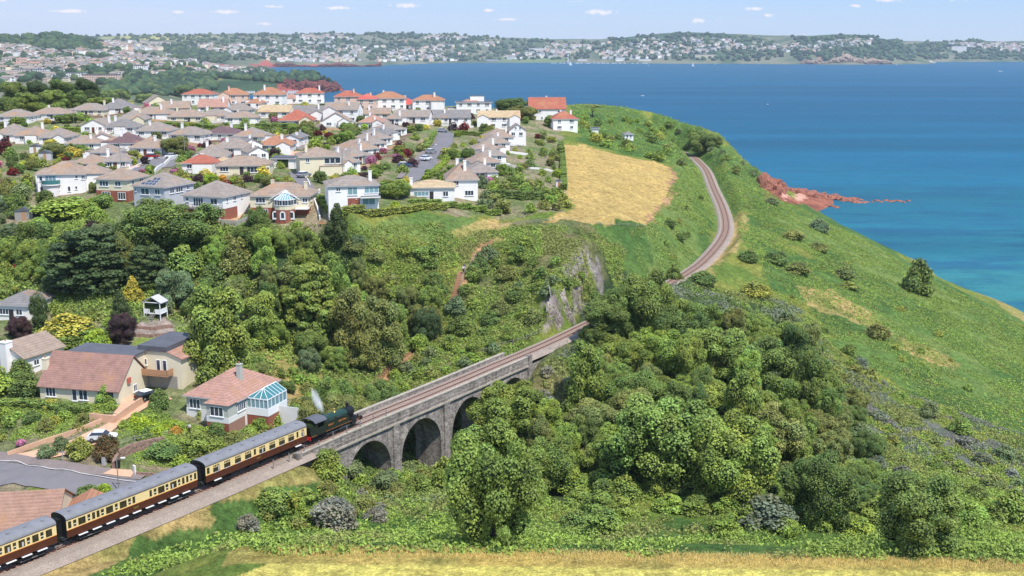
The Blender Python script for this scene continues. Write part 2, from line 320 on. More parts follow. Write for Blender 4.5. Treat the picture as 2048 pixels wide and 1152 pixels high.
# right hillside and coast
cz((1600, 500, 32), (1700, 560, 27), (1900, 650, 18), (1800, 800, 20), (2000, 800, 14), (1600, 700, 28.5), (1500, 600, 33), (1550, 440, 33.5), (1500, 700, 32), (1400, 640, 34), (1300, 700, 32), (1150, 760, 30), (1300, 850, 27), (1500, 850, 25), (1700, 850, 22), (1400, 950, 25), (1700, 950, 22), (2000, 950, 15), (2048, 650, 8), (1870, 560, 12), (1790, 510, 15), (1700, 462, 19), (1640, 425, 20), (1500, 330, 35), (1530, 358, 27), (1460, 300, 37), (1440, 268, 42), (1300, 242, 46), (1200, 228, 50), (1140, 215, 55), (1545, 392, 9), (1600, 393, .8), (1640, 391, .6))
cw((182, 350, -5), (182, 450, -6), (182, 520, -6), (178, 580, -7), (190, 640, -4), (205, 300, -6), (180, 260, -2), (150, 230, 6), (150, 170, 4), (190, 150, -3), (155, 590, -2), (170, 560, -6), (160, 740, -8), (190, 760, -6), (150, 800, -8), (235, 690, -3))
cc((1200, 780, -9), (1300, 790, -9), (1400, 760, -9), (1500, 740, -9), (1620, 760, -9), (1140, 800, -9), (1030, 790, -9), (900, 780, -9), (760, 760, -9), (650, 760, -9), (1800, 800, -12), (2048, 700, -12), (2048, 500, -10))
# estate
cz((0, 450, 52), (100, 400, 55), (250, 412, 56), (400, 440, 56), (550, 445, 56), (700, 425, 56), (850, 400, 55.5), (1000, 420, 52), (1100, 430, 51), (0, 550, 45), (150, 600, 43), (300, 620, 42), (300, 700, 39), (150, 700, 38.5), (0, 740, 37), (450, 740, 36.5), (450, 640, 39), (100, 850, 35.5), (300, 850, 35), (450, 860, 33.5), (560, 850, 33), (0, 920, 32.5), (150, 950, 32), (300, 940, 32), (0, 1000, 32), (500, 560, 43), (650, 500, 48), (650, 600, 39), (800, 500, 48), (900, 560, 42), (800, 620, 35.5), (900, 680, 32), (928, 545, 44), (300, 500, 49), (150, 500, 49.5), (400, 480, 52))
cz((400, 350, 58), (100, 350, 57), (700, 340, 57), (850, 330, 57), (1000, 350, 55), (100, 270, 60), (400, 270, 60), (700, 260, 60), (900, 250, 60), (1090, 245, 58.5), (0, 230, 62), (200, 212, 62), (430, 212, 61), (600, 205, 60), (760, 213, 60), (950, 217, 58.5), (1100, 228, 57))
cc((-150, 300, 58), (-200, 500, 62), (-150, 180, 36), (-200, 250, 48))
cc((100, 700, 45), (300, 760, 42), (450, 760, 40), (0, 900, 36), (300, 1000, 20), (100, 1300, 22), (-200, 1200, 40), (550, 740, 20))
# far land
cy((300, 187, 1750), (415, 187, 2000), (0, 175, 1600), (150, 172, 1700), (290, 165, 2000), (350, 158, 2150), (620, 147, 2330), (575, 150, 2300), (670, 163, 2300), (500, 155, 2320), (430, 150, 2400), (0, 145, 2200), (100, 125, 2600), (200, 135, 2500), (300, 112, 3200), (400, 132, 2900), (150, 105, 2950), (300, 92, 4600), (500, 112, 4700), (450, 128, 3700), (600, 120, 4750), (700, 100, 5700), (900, 100, 6000), (1100, 106, 6000), (1300, 106, 5500), (1500, 108, 5400), (1700, 100, 5350), (1950, 106, 6050))
SKY = [(-150, 80, 3100), (0, 75, 3200), (105, 67, 3300), (180, 78, 3400), (230, 100, 3500), (170, 72, 7000), (280, 73, 7000), (400, 70, 7400), (520, 69, 7200), (610, 69, 7000), (650, 66, 7000), (690, 71, 6900), (750, 66, 6800), (820, 66, 6700), (900, 69, 6500), (950, 76, 6500), (1080, 80, 6300), (1180, 84, 6150), (1230, 77, 6050), (1290, 71, 5900), (1365, 67, 5900), (1430, 70, 5850), (1480, 77, 5800), (1530, 84, 5750), (1600, 75, 5700), (1680, 73, 5650), (1745, 73, 5650), (1790, 82, 5750), (1815, 92, 5900), (1860, 85, 6300), (1905, 83, 6400), (1950, 80, 6400), (2048, 84, 6400), (2250, 82, 6500)]
cy(*SKY)
for (px, py, Y) in SKY:
    if px > 165 or px < 0: q = wy(px, py, Y); CP.append(wz(px, Y * 1.25, max(q[2] - 90, -25)))
for px, Y in [(560, 4600), (650, 4640), (740, 4700), (800, 5100), (900, 5500), (1000, 5560), (1180, 5560), (1300, 5420), (1450, 5320), (1600, 5200), (1760, 5170), (1830, 5800), (1950, 5870), (2048, 5870), (2250, 5870), (440, 2060), (520, 2150), (600, 2190), (675, 2290)]:
    CP.append(wz(px, Y, 1.5)); CP.append(wz(px, Y * .985, -6))
CP += [wz(685, 2330, -4), wz(690, 2450, -8), wz(640, 2480, -6), wz(600, 2600, -6), wz(575, 3000, -8), wz(560, 3600, -8), wz(560, 4200, -8), wz(520, 2000, -6), wz(480, 1900, -5), wz(560, 1500, -10), wz(500, 1300, -8), wz(600, 1000, -12), wz(430, 1850, -2)]
for px in (720, 900, 1150, 1400, 1650, 1900, 2150):
    for Y in (950, 1300, 1800, 2600, 3500, 4500): CP.append(wz(px, Y, -16))
CP += [wz(px, 9500, -40) for px in range(-200, 2300, 300)]
CP = np.array(CP)
cu = CP[:, 0] / CP[:, 1]; cl_ = np.log(CP[:, 1]); cu *= 1.0
D = np.hypot(cu[:, None] - cu[None], cl_[:, None] - cl_[None]); n = len(CP)
A = np.zeros((n + 3, n + 3)); A[:n, :n] = -D + np.eye(n) * -0.0; A[:n, n] = 1; A[:n, n + 1] = cu; A[:n, n + 2] = cl_; A[n:, :n] = A[:n, n:].T
A[:n, :n] += np.eye(n) * 1e-3
Wt = np.linalg.solve(A, np.concatenate([CP[:, 2], [0, 0, 0]]))
U = np.linspace(-.60, .60, 520); LY = np.linspace(math.log(66), math.log(9400), 980)
UU, LL = np.meshgrid(U, LY); GX = UU * np.exp(LL); GY = np.exp(LL)
G = np.zeros(UU.shape)
for r0 in range(0, len(LY), 49):
    a = UU[r0:r0 + 49].ravel(); b = LL[r0:r0 + 49].ravel()
    d = np.hypot(a[:, None] - cu[None], b[:, None] - cl_[None])
    G[r0:r0 + 49] = (-d @ Wt[:n] + Wt[n] + Wt[n + 1] * a + Wt[n + 2] * b).reshape(-1, len(U))
wf_ = np.clip((119 - GY) / 8, 0, 1) * np.clip((GX + 40) / 13, 0, 1); G = G * (1 - wf_) + wf_ * (41.15 - .012 * GX)
land = np.clip(G / 4, 0, 1)
near = GY < 760
G += land * (fbm(GX / 9, GY / 9, 3) - .5) * np.where(GY < 1000, 2.4, 0) * np.clip((GY - 111) / 12, 0, 1) + land * (fbm(GX / 260, GY / 260, 9) - .5) * np.where(GY > 1200, 22, 0)
cliffm = np.clip((G - .5) / 2, 0, 1)
nr = int(np.searchsorted(LY, math.log(660)))
dT, sTk, sgT = trkdist(GX[:nr], GY[:nr]); sub = G[:nr]
bed = RZ - .55; hw = 3.4
cutk = np.where((sTk > 60) & (sTk < 98) & (sgT < 0), 2.6, .95)
hi = bed + np.maximum(dT - hw, 0) * cutk; lo = bed - np.maximum(dT - hw, 0) * .62
ok = ~((sTk > VS0 - 2) & (sTk < VS1 + 1)); nearv = dT < 7
fillw = np.clip(np.minimum(np.abs(sTk - (VS0 - 2)), np.abs(sTk - (VS1 + 1))) / 9, 0, 1); lo = lo * fillw + np.minimum(sub, lo) * (1 - fillw)
sub2 = np.minimum(sub, hi); sub2 = np.where(ok, np.maximum(sub2, lo), np.where(nearv, np.minimum(sub, bed - 1.2), sub)); G[:nr] = sub2
# the small beach under the red cove, and clean sea bed
def T(x, y):
    x = np.asarray(x, float); y = np.maximum(np.asarray(y, float), 66.5)
    fu = (np.clip(x / y, -.599, .599) - U[0]) / (U[1] - U[0]); fl = (np.log(y) - LY[0]) / (LY[1] - LY[0])
    i = np.clip(fl.astype(int), 0, len(LY) - 2); j = np.clip(fu.astype(int), 0, len(U) - 2); a = fl - i; b = fu - j
    return (G[i, j] * (1 - b) + G[i, j + 1] * b) * (1 - a) + (G[i + 1, j] * (1 - b) + G[i + 1, j + 1] * b) * a
_Ys = np.exp(np.linspace(math.log(80), math.log(9300), 2600))
def hit(px, py, ymin=80):
    d = ray(px, py); t = _Ys / d[1]; X = d[0] * t; Z = H + d[2] * t; tz = np.maximum(T(X, _Ys), 0)
    m = np.nonzero((Z < tz) & (_Ys > ymin))[0]
    if len(m) == 0: return None
    k = m[0]
    if k == 0: return (float(X[0]), float(_Ys[0]), float(tz[0]))
    f0 = Z[k - 1] - tz[k - 1]; f1 = tz[k] - Z[k]; q = f0 / (f0 + f1 + 1e-9)
    Y = _Ys[k - 1] + (_Ys[k] - _Ys[k - 1]) * q; X_ = d[0] / d[1] * Y
    return (float(X_), float(Y), float(max(T(X_, Y), 0)))
def hits(poly): return [hit(*p) or pix(p[0], p[1], 5) for p in poly]
def wpoly(poly): return [(p[0], p[1]) for p in hits(poly)]
def ppm(x, y, z): return F / (y * cT + (H - z) * sT)

# ------------------------------------------------------------------ ground colours (what grows where)
C_BR = (S(108, 136, 68, .8), S(86, 118, 58, .8)); C_LT = (S(132, 150, 80, .8), S(110, 138, 70, .8)); C_TAN = (S(206, 176, 108, .86), S(202, 172, 106, .86)); C_WH = (S(218, 204, 108, .9), S(214, 198, 106, .9))
C_HE = (S(136, 130, 86), S(108, 118, 72)); C_WD = (S(84, 102, 60), S(66, 84, 52)); C_GA = (S(122, 136, 84), S(164, 150, 122)); C_DR = (S(200, 172, 112), S(160, 152, 88)); C_EA = (S(198, 158, 116), S(176, 136, 100))
C_RK = (S(180, 168, 160), S(140, 130, 122)); C_RR = (S(176, 112, 88), S(140, 88, 72)); C_BE = (S(226, 172, 150), S(214, 160, 138)); C_PU = (S(132, 128, 122), S(104, 116, 98)); C_YG = (S(142, 146, 70), S(112, 134, 60))
C_FW = (S(84, 108, 74), S(62, 84, 62)); C_FT = (S(130, 130, 108), S(86, 104, 78)); C_FF = (S(196, 182, 124), S(150, 160, 96)); C_FR = (S(180, 96, 84), S(150, 84, 76)); C_LW = (S(150, 166, 82), S(136, 156, 74)); C_GR = (S(176, 160, 148), S(150, 140, 132))
ZN = [  # pixel outline on the ground, colours
    ([(-300, 520), (0, 500), (500, 440), (900, 520), (940, 640), (620, 820), (300, 800), (-300, 760)], C_WD),
    ([(-300, 190), (420, 185), (1130, 195), (1125, 290), (1130, 430), (960, 430), (640, 455), (0, 500), (-300, 500)], C_GA),
    ([(-300, 600), (360, 560), (640, 800), (600, 900), (-300, 1010)], C_GA),
    ([(660, 450), (960, 430), (1040, 440), (1110, 440), (1240, 500), (1240, 560), (1130, 660), (1000, 700), (880, 700), (700, 500)], C_YG),
    ([(900, 450), (1060, 435), (1200, 470), (1240, 520), (1210, 560), (1090, 560), (1010, 640), (960, 600), (940, 540)], C_HE),
    ([(900, 440), (1000, 436), (1035, 470), (1000, 505), (945, 520), (900, 500)], C_DR),
    ([(1130, 440), (1360, 430), (1350, 560), (1240, 600), (1240, 500)], C_BR),
    ([(1120, 288), (1160, 288), (1340, 335), (1358, 350), (1340, 400), (1290, 452), (1180, 448), (1085, 445), (1100, 430), (1150, 420), (1128, 380)], C_TAN),
    ([(1350, 300), (1400, 325), (1430, 420), (1425, 480), (1360, 560), (1300, 560), (1290, 455), (1345, 400)], C_LT),
    ([(1140, 210), (1300, 235), (1450, 260), (1400, 325), (1345, 330), (1160, 285)], C_BR),
    ([(1400, 320), (1460, 290), (1560, 380), (1700, 455), (1880, 560), (2200, 700), (2200, 950), (2048, 900), (1850, 800), (1680, 700), (1560, 600), (1480, 470), (1450, 400)], C_BR),
    ([(1480, 480), (1560, 440), (1700, 520), (1860, 620), (2048, 740), (2048, 700), (1860, 560), (1700, 462), (1600, 430)], C_LT),
    ([(1500, 560), (1620, 610), (1680, 680), (1620, 680), (1530, 620)], C_YG), ([(1700, 600), (1900, 690), (2048, 790), (1980, 800), (1860, 740), (1730, 660)], C_LT), ([(1560, 470), (1640, 500), (1620, 520), (1540, 490)], C_YG), ([(1850, 740), (2000, 850), (1960, 860), (1820, 790)], (S(96, 124, 66, .8), S(82, 112, 58, .8))),
    ([(1590, 570), (1660, 580), (1760, 640), (1780, 665), (1700, 640), (1620, 610)], C_DR), ([(1790, 670), (1860, 695), (1922, 728), (1915, 742), (1850, 720), (1800, 700)], C_DR),
    ([(1640, 700), (1760, 780), (1900, 860), (2100, 900), (2200, 1030), (1900, 1000), (1700, 960), (1620, 820)], C_PU),
    ([(1560, 700), (1680, 740), (1720, 900), (1800, 980), (1640, 1000), (1540, 900)], C_YG),
    ([(1230, 520), (1380, 560), (1560, 620), (1660, 760), (1700, 1000), (1100, 1010), (900, 960), (960, 800), (1100, 720)], C_WD),
    ([(1050, 720), (1150, 690), (1250, 760), (1200, 850), (1060, 790)], C_HE),
    ([(-60, 1160), (300, 1060), (620, 940), (860, 990), (1400, 1050), (2200, 1080), (2200, 1135), (900, 1101), (560, 1111), (200, 1160)], C_BR), ([(660, 900), (900, 830), (960, 1000), (700, 1000)], C_WD),
    ([(1330, 1000), (2200, 960), (2200, 1050), (1330, 1050)], C_YG),
    ([(-60, 1170), (250, 1050), (440, 970), (620, 905), (640, 960), (480, 1010), (300, 1100), (60, 1200)], C_DR),
    ([(1470, 430), (1494, 425), (1494, 460), (1470, 500), (1420, 555), (1380, 560), (1380, 545), (1450, 490)], C_DR),
    ([(1395, 375), (1420, 440), (1425, 500), (1375, 560), (1360, 545), (1400, 500), (1405, 440), (1385, 400)], C_BR),
    ([(1524, 365), (1560, 378), (1625, 385), (1700, 398), (1700, 408), (1580, 408), (1535, 396)], C_RR),
    ([(1560, 386), (1600, 386), (1628, 392), (1600, 402), (1572, 405)], C_BE),
    ([(930, 530), (950, 505), (975, 475), (990, 468), (1000, 476), (970, 515), (945, 530), (925, 575), (905, 612), (895, 612), (910, 570)], C_EA),
    ([(725, 770), (770, 735), (815, 705), (835, 700), (800, 735), (750, 775), (735, 785)], C_EA),
    ([(1340, 335), (1358, 350), (1345, 395), (1300, 445), (1285, 455), (1290, 440), (1335, 390), (1345, 355)], C_EA),
    ([(500, 690), (600, 690), (640, 730), (620, 790), (570, 800), (510, 790), (490, 730)], C_DR), ([(255, 680), (355, 680), (350, 700), (260, 698)], C_LW), ([(180, 640), (210, 625), (230, 600), (180, 600)], C_DR),
    ([(0, 532), (90, 535), (85, 560), (20, 555)], C_EA), ([(700, 432), (880, 425), (960, 432), (900, 470), (760, 480), (690, 460)], C_LT),
    ([(250, 640), (340, 640), (360, 680), (260, 680)], C_GR), ([(100, 840), (170, 830), (190, 860), (150, 885), (95, 870)], C_GR), ([(185, 870), (250, 840), (280, 850), (250, 880), (190, 900)], C_GA)]
FZ = [  # far land
    ([(-300, 60), (90, 62), (210, 92), (215, 103), (130, 103), (-300, 96)], C_FW), ([(320, 96), (400, 97), (450, 112), (448, 126), (360, 118), (310, 108)], C_FW), ([(180, 70), (255, 70), (262, 77), (185, 78)], C_FF), ([(260, 72), (345, 72), (345, 80), (262, 79)], C_FF), ([(350, 74), (380, 74), (378, 80), (350, 79)], C_FF), ([(400, 72), (440, 73), (435, 77), (400, 76)], C_FF),
    ([(500, 138), (680, 138), (700, 170), (560, 180), (410, 182), (430, 150)], C_FW), ([(240, 160), (420, 150), (430, 180), (260, 190)], C_HE), ([(430, 132), (470, 131), (470, 140), (432, 141)], C_FR), ([(510, 130), (548, 127), (550, 134), (510, 136)], C_FR),
    ([(1600, 75), (1800, 80), (1830, 118), (1640, 120), (1560, 100)], C_FW), ([(1620, 118), (1660, 98), (1700, 112), (1740, 112), (1780, 124), (1620, 127)], (S(196, 152, 128), S(150, 120, 100))), ([(1200, 76), (1300, 70), (1500, 72), (1560, 90), (1400, 84), (1240, 90)], C_FW), ([(980, 118), (1130, 112), (1140, 124), (990, 125)], (S(120, 136, 96), S(110, 128, 90)))]
nv = GX.size; colr = np.zeros((nv, 3)); gx = GX.ravel(); gy = GY.ravel(); gz = G.ravel()
wob = lambda amp, sc_, sd: (fbm(gx / sc_, gy / sc_, sd, 4) - .5) * amp
qx = gx + np.where(gy < 900, wob(5, 5, 21), wob(160, 120, 21)); qy = gy + np.where(gy < 900, wob(7, 6, 22), wob(300, 160, 22))
mixn = np.clip((fbm(gx / np.where(gy < 900, 7, 70), gy / np.where(gy < 900, 7, 110), 31, 5) - .38) / .26, 0, 1)[:, None]
def fill(m, pr): a = np.array(pr[0][:3]); b = np.array(pr[1][:3]); colr[m] = a * (1 - mixn[m]) + b * mixn[m]
fill(np.ones(nv, bool), C_FT); fill(gy < 900, C_YG)
for poly, pr in ZN:
    pp = wpoly(poly); xs = [p[0] for p in pp]; ys = [p[1] for p in pp]
    m = (gy < 800) & (gx > min(xs) - 5) & (gx < max(xs) + 5) & (gy > min(ys) - 5) & (gy < max(ys) + 5); idx = np.nonzero(m)[0]
    k = idx[inpoly(qx[idx], qy[idx], pp)]; mm = np.zeros(nv, bool); mm[k] = True; fill(mm, pr)
for poly, pr in FZ:
    pp = [(p[0], p[1]) for p in [hit(a, max(b, 86), 900) or (0, 1) if False else (hit(a, b, 900) or wy(a, b, 6500)) for a, b in poly]]
    mm = (gy > 900) & inpoly(qx, qy, pp); fill(mm, pr)
wheat = (gy < 112) & (gz > 37) & (gx > -32); edge = 109.5 - gx * .02
fill((gy < edge + wob(1.2, 2, 5)) & (gx > -34 + (gy - 95) * .9), C_WH)
m = (gy > 106.2) & (gy < edge + wob(1.5, 2, 6)) & (gx > -29); fill(m, (S(206, 180, 100), S(176, 164, 90)))
m = (gz < 2.0 + wob(1.5, 8, 7)) & (gy > 560); fill(m & (gy < 760), C_RR); fill((gz < 3) & (gy < 560) & (gy > 120), C_DR)
m = (gz < 9 + wob(14, 60, 7)) & (gy > 1900) & (gy < 5300); fill(m & ((gx / gy) < -.14) & (gy > 4000), C_FR)
hl = (gy > 2120) & (gy < 2420) & (gx / gy > -.202) & (gz < 21 + wob(12, 30, 17)); fill(hl, C_FR)
rr = np.zeros(nv, bool); rr[:nr * len(U)] = ((sTk > 62) & (sTk < 94) & (sgT < 0) & (dT > 3.8) & (dT < 9.5) & (G[:nr] > RZ - .2) & (fbm(GX[:nr] / 3, GY[:nr] / 3, 77) > .52)).ravel(); fill(rr, C_RK)
nrw, ncl = UU.shape
ii = (np.arange(nrw - 1)[:, None] * ncl + np.arange(ncl - 1)[None]).ravel()
quads = np.stack([ii, ii + 1, ii + ncl + 1, ii + ncl], 1)
ground = meshobj('ground', np.stack([gx, gy, gz], 1), quads, M['ground'], smooth=True, attr=colr); tag(ground, kind='structure')

# ------------------------------------------------------------------ sea
def seacol(nt, src, tc, b):
    sp = N(nt, 'ShaderNodeSeparateXYZ'); nt.links.new(tc.outputs['Object'], sp.inputs[0])
    mpn = N(nt, 'ShaderNodeMapping', i={'Scale': (.006, .012, 1), 'Rotation': (0, 0, .2)}); nt.links.new(tc.outputs['Object'], mpn.inputs[0])
    n = N(nt, 'ShaderNodeTexNoise', i={'Scale': 1.0, 'Detail': 6.0, 'Roughness': .6}); nt.links.new(mpn.outputs[0], n.inputs[0])
    ad = N(nt, 'ShaderNodeMath', operation='MULTIPLY_ADD', i={1: 420.0}); nt.links.new(n.outputs[0], ad.inputs[0]); nt.links.new(sp.outputs['Y'], ad.inputs[2])
    r = N(nt, 'ShaderNodeMapRange', i={'From Min': 480.0, 'From Max': 1750.0}); nt.links.new(ad.outputs[0], r.inputs[0])
    cr = N(nt, 'ShaderNodeValToRGB'); c = cr.color_ramp; c.elements[0].color = S(70, 146, 142, .78); c.elements[1].color = S(16, 94, 128, .7)
    q = c.elements.new(.22); q.color = S(40, 122, 142, .7); q = c.elements.new(.5); q.color = S(24, 108, 140, .7); nt.links.new(r.outputs[0], cr.inputs[0])
    # weed and rock on the shallow bed
    m2 = N(nt, 'ShaderNodeMapping', i={'Scale': (.016, .035, 1), 'Location': (3.1, 1.7, 0)}); nt.links.new(tc.outputs['Object'], m2.inputs[0])
    n2 = N(nt, 'ShaderNodeTexNoise', i={'Scale': 1.0, 'Detail': 7.0, 'Roughness': .62}); nt.links.new(m2.outputs[0], n2.inputs[0])
    r2 = N(nt, 'ShaderNodeMapRange', i={'From Min': .46, 'From Max': .6}); nt.links.new(n2.outputs[0], r2.inputs[0])
    r3 = N(nt, 'ShaderNodeMapRange', i={'From Min': 560.0, 'From Max': 1100.0, 'To Min': .75, 'To Max': 0.0}); nt.links.new(sp.outputs['Y'], r3.inputs[0])
    mm = N(nt, 'ShaderNodeMath', operation='MULTIPLY'); nt.links.new(r2.outputs[0], mm.inputs[0]); nt.links.new(r3.outputs[0], mm.inputs[1])
    mx = N(nt, 'ShaderNodeMixRGB', i={'Color2': S(32, 92, 124, .8)}); nt.links.new(mm.outputs[0], mx.inputs[0]); nt.links.new(cr.outputs[0], mx.inputs[1])
    # long wind lanes and slicks
    m3 = N(nt, 'ShaderNodeMapping', i={'Scale': (.0009, .008, 1), 'Rotation': (0, 0, .06)}); nt.links.new(tc.outputs['Object'], m3.inputs[0])
    n3 = N(nt, 'ShaderNodeTexNoise', i={'Scale': 1.0, 'Detail': 6.0, 'Roughness': .6}); nt.links.new(m3.outputs[0], n3.inputs[0])
    r4 = N(nt, 'ShaderNodeMapRange', i={'From Min': .3, 'From Max': .7, 'To Min': .8, 'To Max': 1.22}); nt.links.new(n3.outputs[0], r4.inputs[0])
    x = N(nt, 'ShaderNodeVectorMath', operation='SCALE'); nt.links.new(mx.outputs[0], x.inputs[0]); nt.links.new(r4.outputs[0], x.inputs['Scale'])
    m5 = N(nt, 'ShaderNodeMapping', i={'Scale': (.045, .11, 1)}); nt.links.new(tc.outputs['Object'], m5.inputs[0]); n5 = N(nt, 'ShaderNodeTexNoise', i={'Scale': 1.0, 'Detail': 5.0, 'Roughness': .75}); nt.links.new(m5.outputs[0], n5.inputs[0]); r5 = N(nt, 'ShaderNodeMapRange', i={'From Min': .3, 'From Max': .7, 'To Min': .86, 'To Max': 1.15}); nt.links.new(n5.outputs[0], r5.inputs[0]); x5 = N(nt, 'ShaderNodeVectorMath', operation='SCALE'); nt.links.new(x.outputs[0], x5.inputs[0]); nt.links.new(r5.outputs[0], x5.inputs['Scale']); x = x5  # fine wave glitter is put into the water colour
    bn = N(nt, 'ShaderNodeTexNoise', i={'Scale': .35, 'Detail': 6.0, 'Roughness': .7}); nt.links.new(tc.outputs['Object'], bn.inputs[0])
    bp = N(nt, 'ShaderNodeBump', i={'Strength': 1.0, 'Distance': .8}); nt.links.new(bn.outputs[0], bp.inputs['Height']); nt.links.new(bp.outputs[0], b.inputs['Normal'])
    return x.outputs[0]
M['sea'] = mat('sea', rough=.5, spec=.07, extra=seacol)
sv = []; sf = []
ys = [-1500, 60, 400, 1200, 3000, 6000, 12000, 40000, 75000]; xs = [-60000, -8000, -2000, 0, 2000, 8000, 60000]
for y in ys:
    for x in xs: sv.append((x, y, 0))
k = len(xs)
for i in range(len(ys) - 1):
    for j in range(k - 1): sf.append((i * k + j, i * k + j + 1, (i + 1) * k + j + 1, (i + 1) * k + j))
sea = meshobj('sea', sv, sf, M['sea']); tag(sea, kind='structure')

# ------------------------------------------------------------------ sheets laid on the ground
def drape(name, poly, m, lift=.12, step=.8, parent=None, maxlen=None):
    """fill a world polygon with a fine grid that follows the ground"""
    bm = bmesh.new(); vs_ = [bm.verts.new((x, y, 0)) for x, y in poly]; bm.faces.new(vs_)
    xs = [p[0] for p in poly]; ys = [p[1] for p in poly]
    for ax, lo_, hi_ in ((0, min(xs), max(xs)), (1, min(ys), max(ys))):
        c_ = lo_ + step
        while c_ < hi_:
            co = [0, 0, 0]; no = [0, 0, 0]; co[ax] = c_; no[ax] = 1
            bmesh.ops.bisect_plane(bm, geom=bm.verts[:] + bm.edges[:] + bm.faces[:], plane_co=co, plane_no=no); c_ += step
    for v in bm.verts: v.co.z = float(T(v.co.x, v.co.y)) + lift
    bmesh.ops.recalc_face_normals(bm, faces=bm.faces)
    me = bpy.data.meshes.new(name); bm.to_mesh(me); bm.free(); me.materials.append(m)
    if len(me.polygons) and me.polygons[0].normal.z < 0: me.flip_normals()
    o = bpy.data.objects.new(name, me); o.parent = parent; return link(o)
def ribbon(name, line, w_, m, lift=.16, parent=None, step=1.0):
    L = catmull(np.array(line, float), 8) if len(line) > 2 else np.array([np.array(line[0]) * (1 - t) + np.array(line[1]) * t for t in np.linspace(0, 1, 30)])
    V = []; Fc = []; ks = 4
    for i, p in enumerate(L):
        d = L[min(i + 1, len(L) - 1)] - L[max(i - 1, 0)]; d = d / np.linalg.norm(d); nn = np.array([d[1], -d[0]])
        for k in range(ks + 1): q = p + nn * w_ * (k / ks - .5); V.append((q[0], q[1], float(T(q[0], q[1])) + lift))
    for i in range(len(L) - 1):
        for k in range(ks): a = i * (ks + 1) + k; Fc.append((a, a + 1, a + ks + 2, a + ks + 1))
    return meshobj(name, V, Fc, m, parent)
W_ = lambda *pts: [(h[0], h[1]) for h in (hit(*p) for p in pts)]
def flatten(poly, zoff=0.0, plane=True, grow=1.0):
    """level the ground under a road or a yard to its best plane"""
    pp = wpoly(poly); A_ = np.array([[x, y, 1] for x, y in pp]); zz = np.array([float(T(x, y)) for x, y in pp]); c_, *_r = np.linalg.lstsq(A_, zz, rcond=None)
    m = inpoly(GX, GY, pp) & (GY < 800); G[m] = (c_[0] * GX[m] + c_[1] * GY[m] + c_[2]) + zoff; return pp
def sheet(name, poly, m, lift=.12, kind='structure', step=1.0, **k):
    o = drape(name, wpoly(poly), m, lift, step); tag(o, kind=kind, **k); return o
ROAD_A = [(-260, 905), (0, 910), (60, 920), (150, 934), (250, 953), (300, 962), (330, 985), (240, 1010), (150, 1050), (120, 985), (30, 968), (-260, 965)]
sheet('road', ROAD_A, M['asphalt'], .14)
sheet('pavement', [(-260, 893), (0, 906), (100, 922), (210, 938), (292, 953), (280, 962), (170, 950), (100, 940), (0, 924), (-260, 905)], M['pavement'], .24)
for ln_ in ([(-260, 905), (0, 925), (70, 935), (190, 954), (290, 968)],): o = ribbon('road', W_(*ln_), .16, M['linepaint'], .28); o.name = 'road_marking'; tag(o, kind='structure')
sheet('driveway', [(70, 903), (20, 912), (100, 918), (150, 908), (205, 885), (262, 835), (300, 812), (345, 800), (300, 785), (250, 795), (215, 850), (150, 880)], M['drive'], .2)
sheet('driveway', [(225, 941), (270, 944), (262, 958), (205, 951)], M['drive'], .3)
ROAD_B = [(800, 362), (828, 366), (862, 340), (888, 308), (905, 285), (908, 268), (893, 261), (872, 262), (872, 285), (855, 305), (828, 332)]
sheet('road', ROAD_B, M['asphalt'], .16)
ribs = ribbon('pavement', W_((797, 358), (826, 328), (850, 303), (866, 284), (868, 264)), 1.6, M['pavement'], .3); tag(ribs, kind='structure')
sheet('road', [(245, 352), (262, 340), (300, 325), (330, 322), (350, 318), (352, 330), (310, 338), (280, 350), (268, 360)], M['asphalt'], .16)
sheet('road', [(575, 345), (600, 342), (635, 385), (600, 385)], M['asphalt'], .18)
sheet('road', [(230, 318), (330, 300), (360, 305), (350, 320), (260, 335)], M['asphalt'], .16)
sheet('patio', [(430, 440), (470, 410), (490, 405), (485, 430), (470, 452), (440, 450)], M['drive'], .25)

# ------------------------------------------------------------------ railway
V = []; Fc = []; ss = np.arange(SMIN, SMAX, 1.2)
prof = [(-2.85, -.7), (-2.0, -.18), (-1.2, -.12), (1.2, -.12), (2.0, -.18), (2.85, -.7)]
for i, s_ in enumerate(ss):
    ext = 1.35 if s_ < -14 else 1.0
    for o_, z_ in prof: V.append(trk(s_, o_ * (ext if o_ > 0 else 1), RZ + z_))
k = len(prof)
for i in range(len(ss) - 1):
    for j in range(k - 1): Fc.append((i * k + j, i * k + j + 1, (i + 1) * k + j + 1, (i + 1) * k + j))
bal = meshobj('ballast_bed', V, Fc, M['ballast']); tag(bal, kind='structure')
track = tag(empty('railway_track', trk(-60)), 'single line railway track with rusty rails crossing the viaduct and curving along the cliff', 'railway track')
def atworld(o, root):
    o.parent = root; o.matrix_parent_inverse = Matrix.Identity(4); o.location = Vector(o.location) - Vector(root.location); return o
for sgn in (-1, 1):
    V = []; Fc = []; pr = [(-.035, -.1), (-.035, 0), (.035, 0), (.035, -.1)]
    for s_ in ss:
        for o_, z_ in pr: V.append(trk(s_, sgn * .7525 + o_ * 2.6, RZ + z_))
    for i in range(len(ss) - 1):
        for j in range(3): Fc.append((i * 4 + j, i * 4 + j + 1, i * 4 + j + 5, i * 4 + j + 4))
    atworld(meshobj('rail', V, Fc, M['rail']), track)
slm = MB().box(-1.3, 1.3, -.13, .13, -.2, -.05).obj('sleeper', M['sleeper']); first = True; rest = MB()
s_ = SMIN + .5; cnt = 0
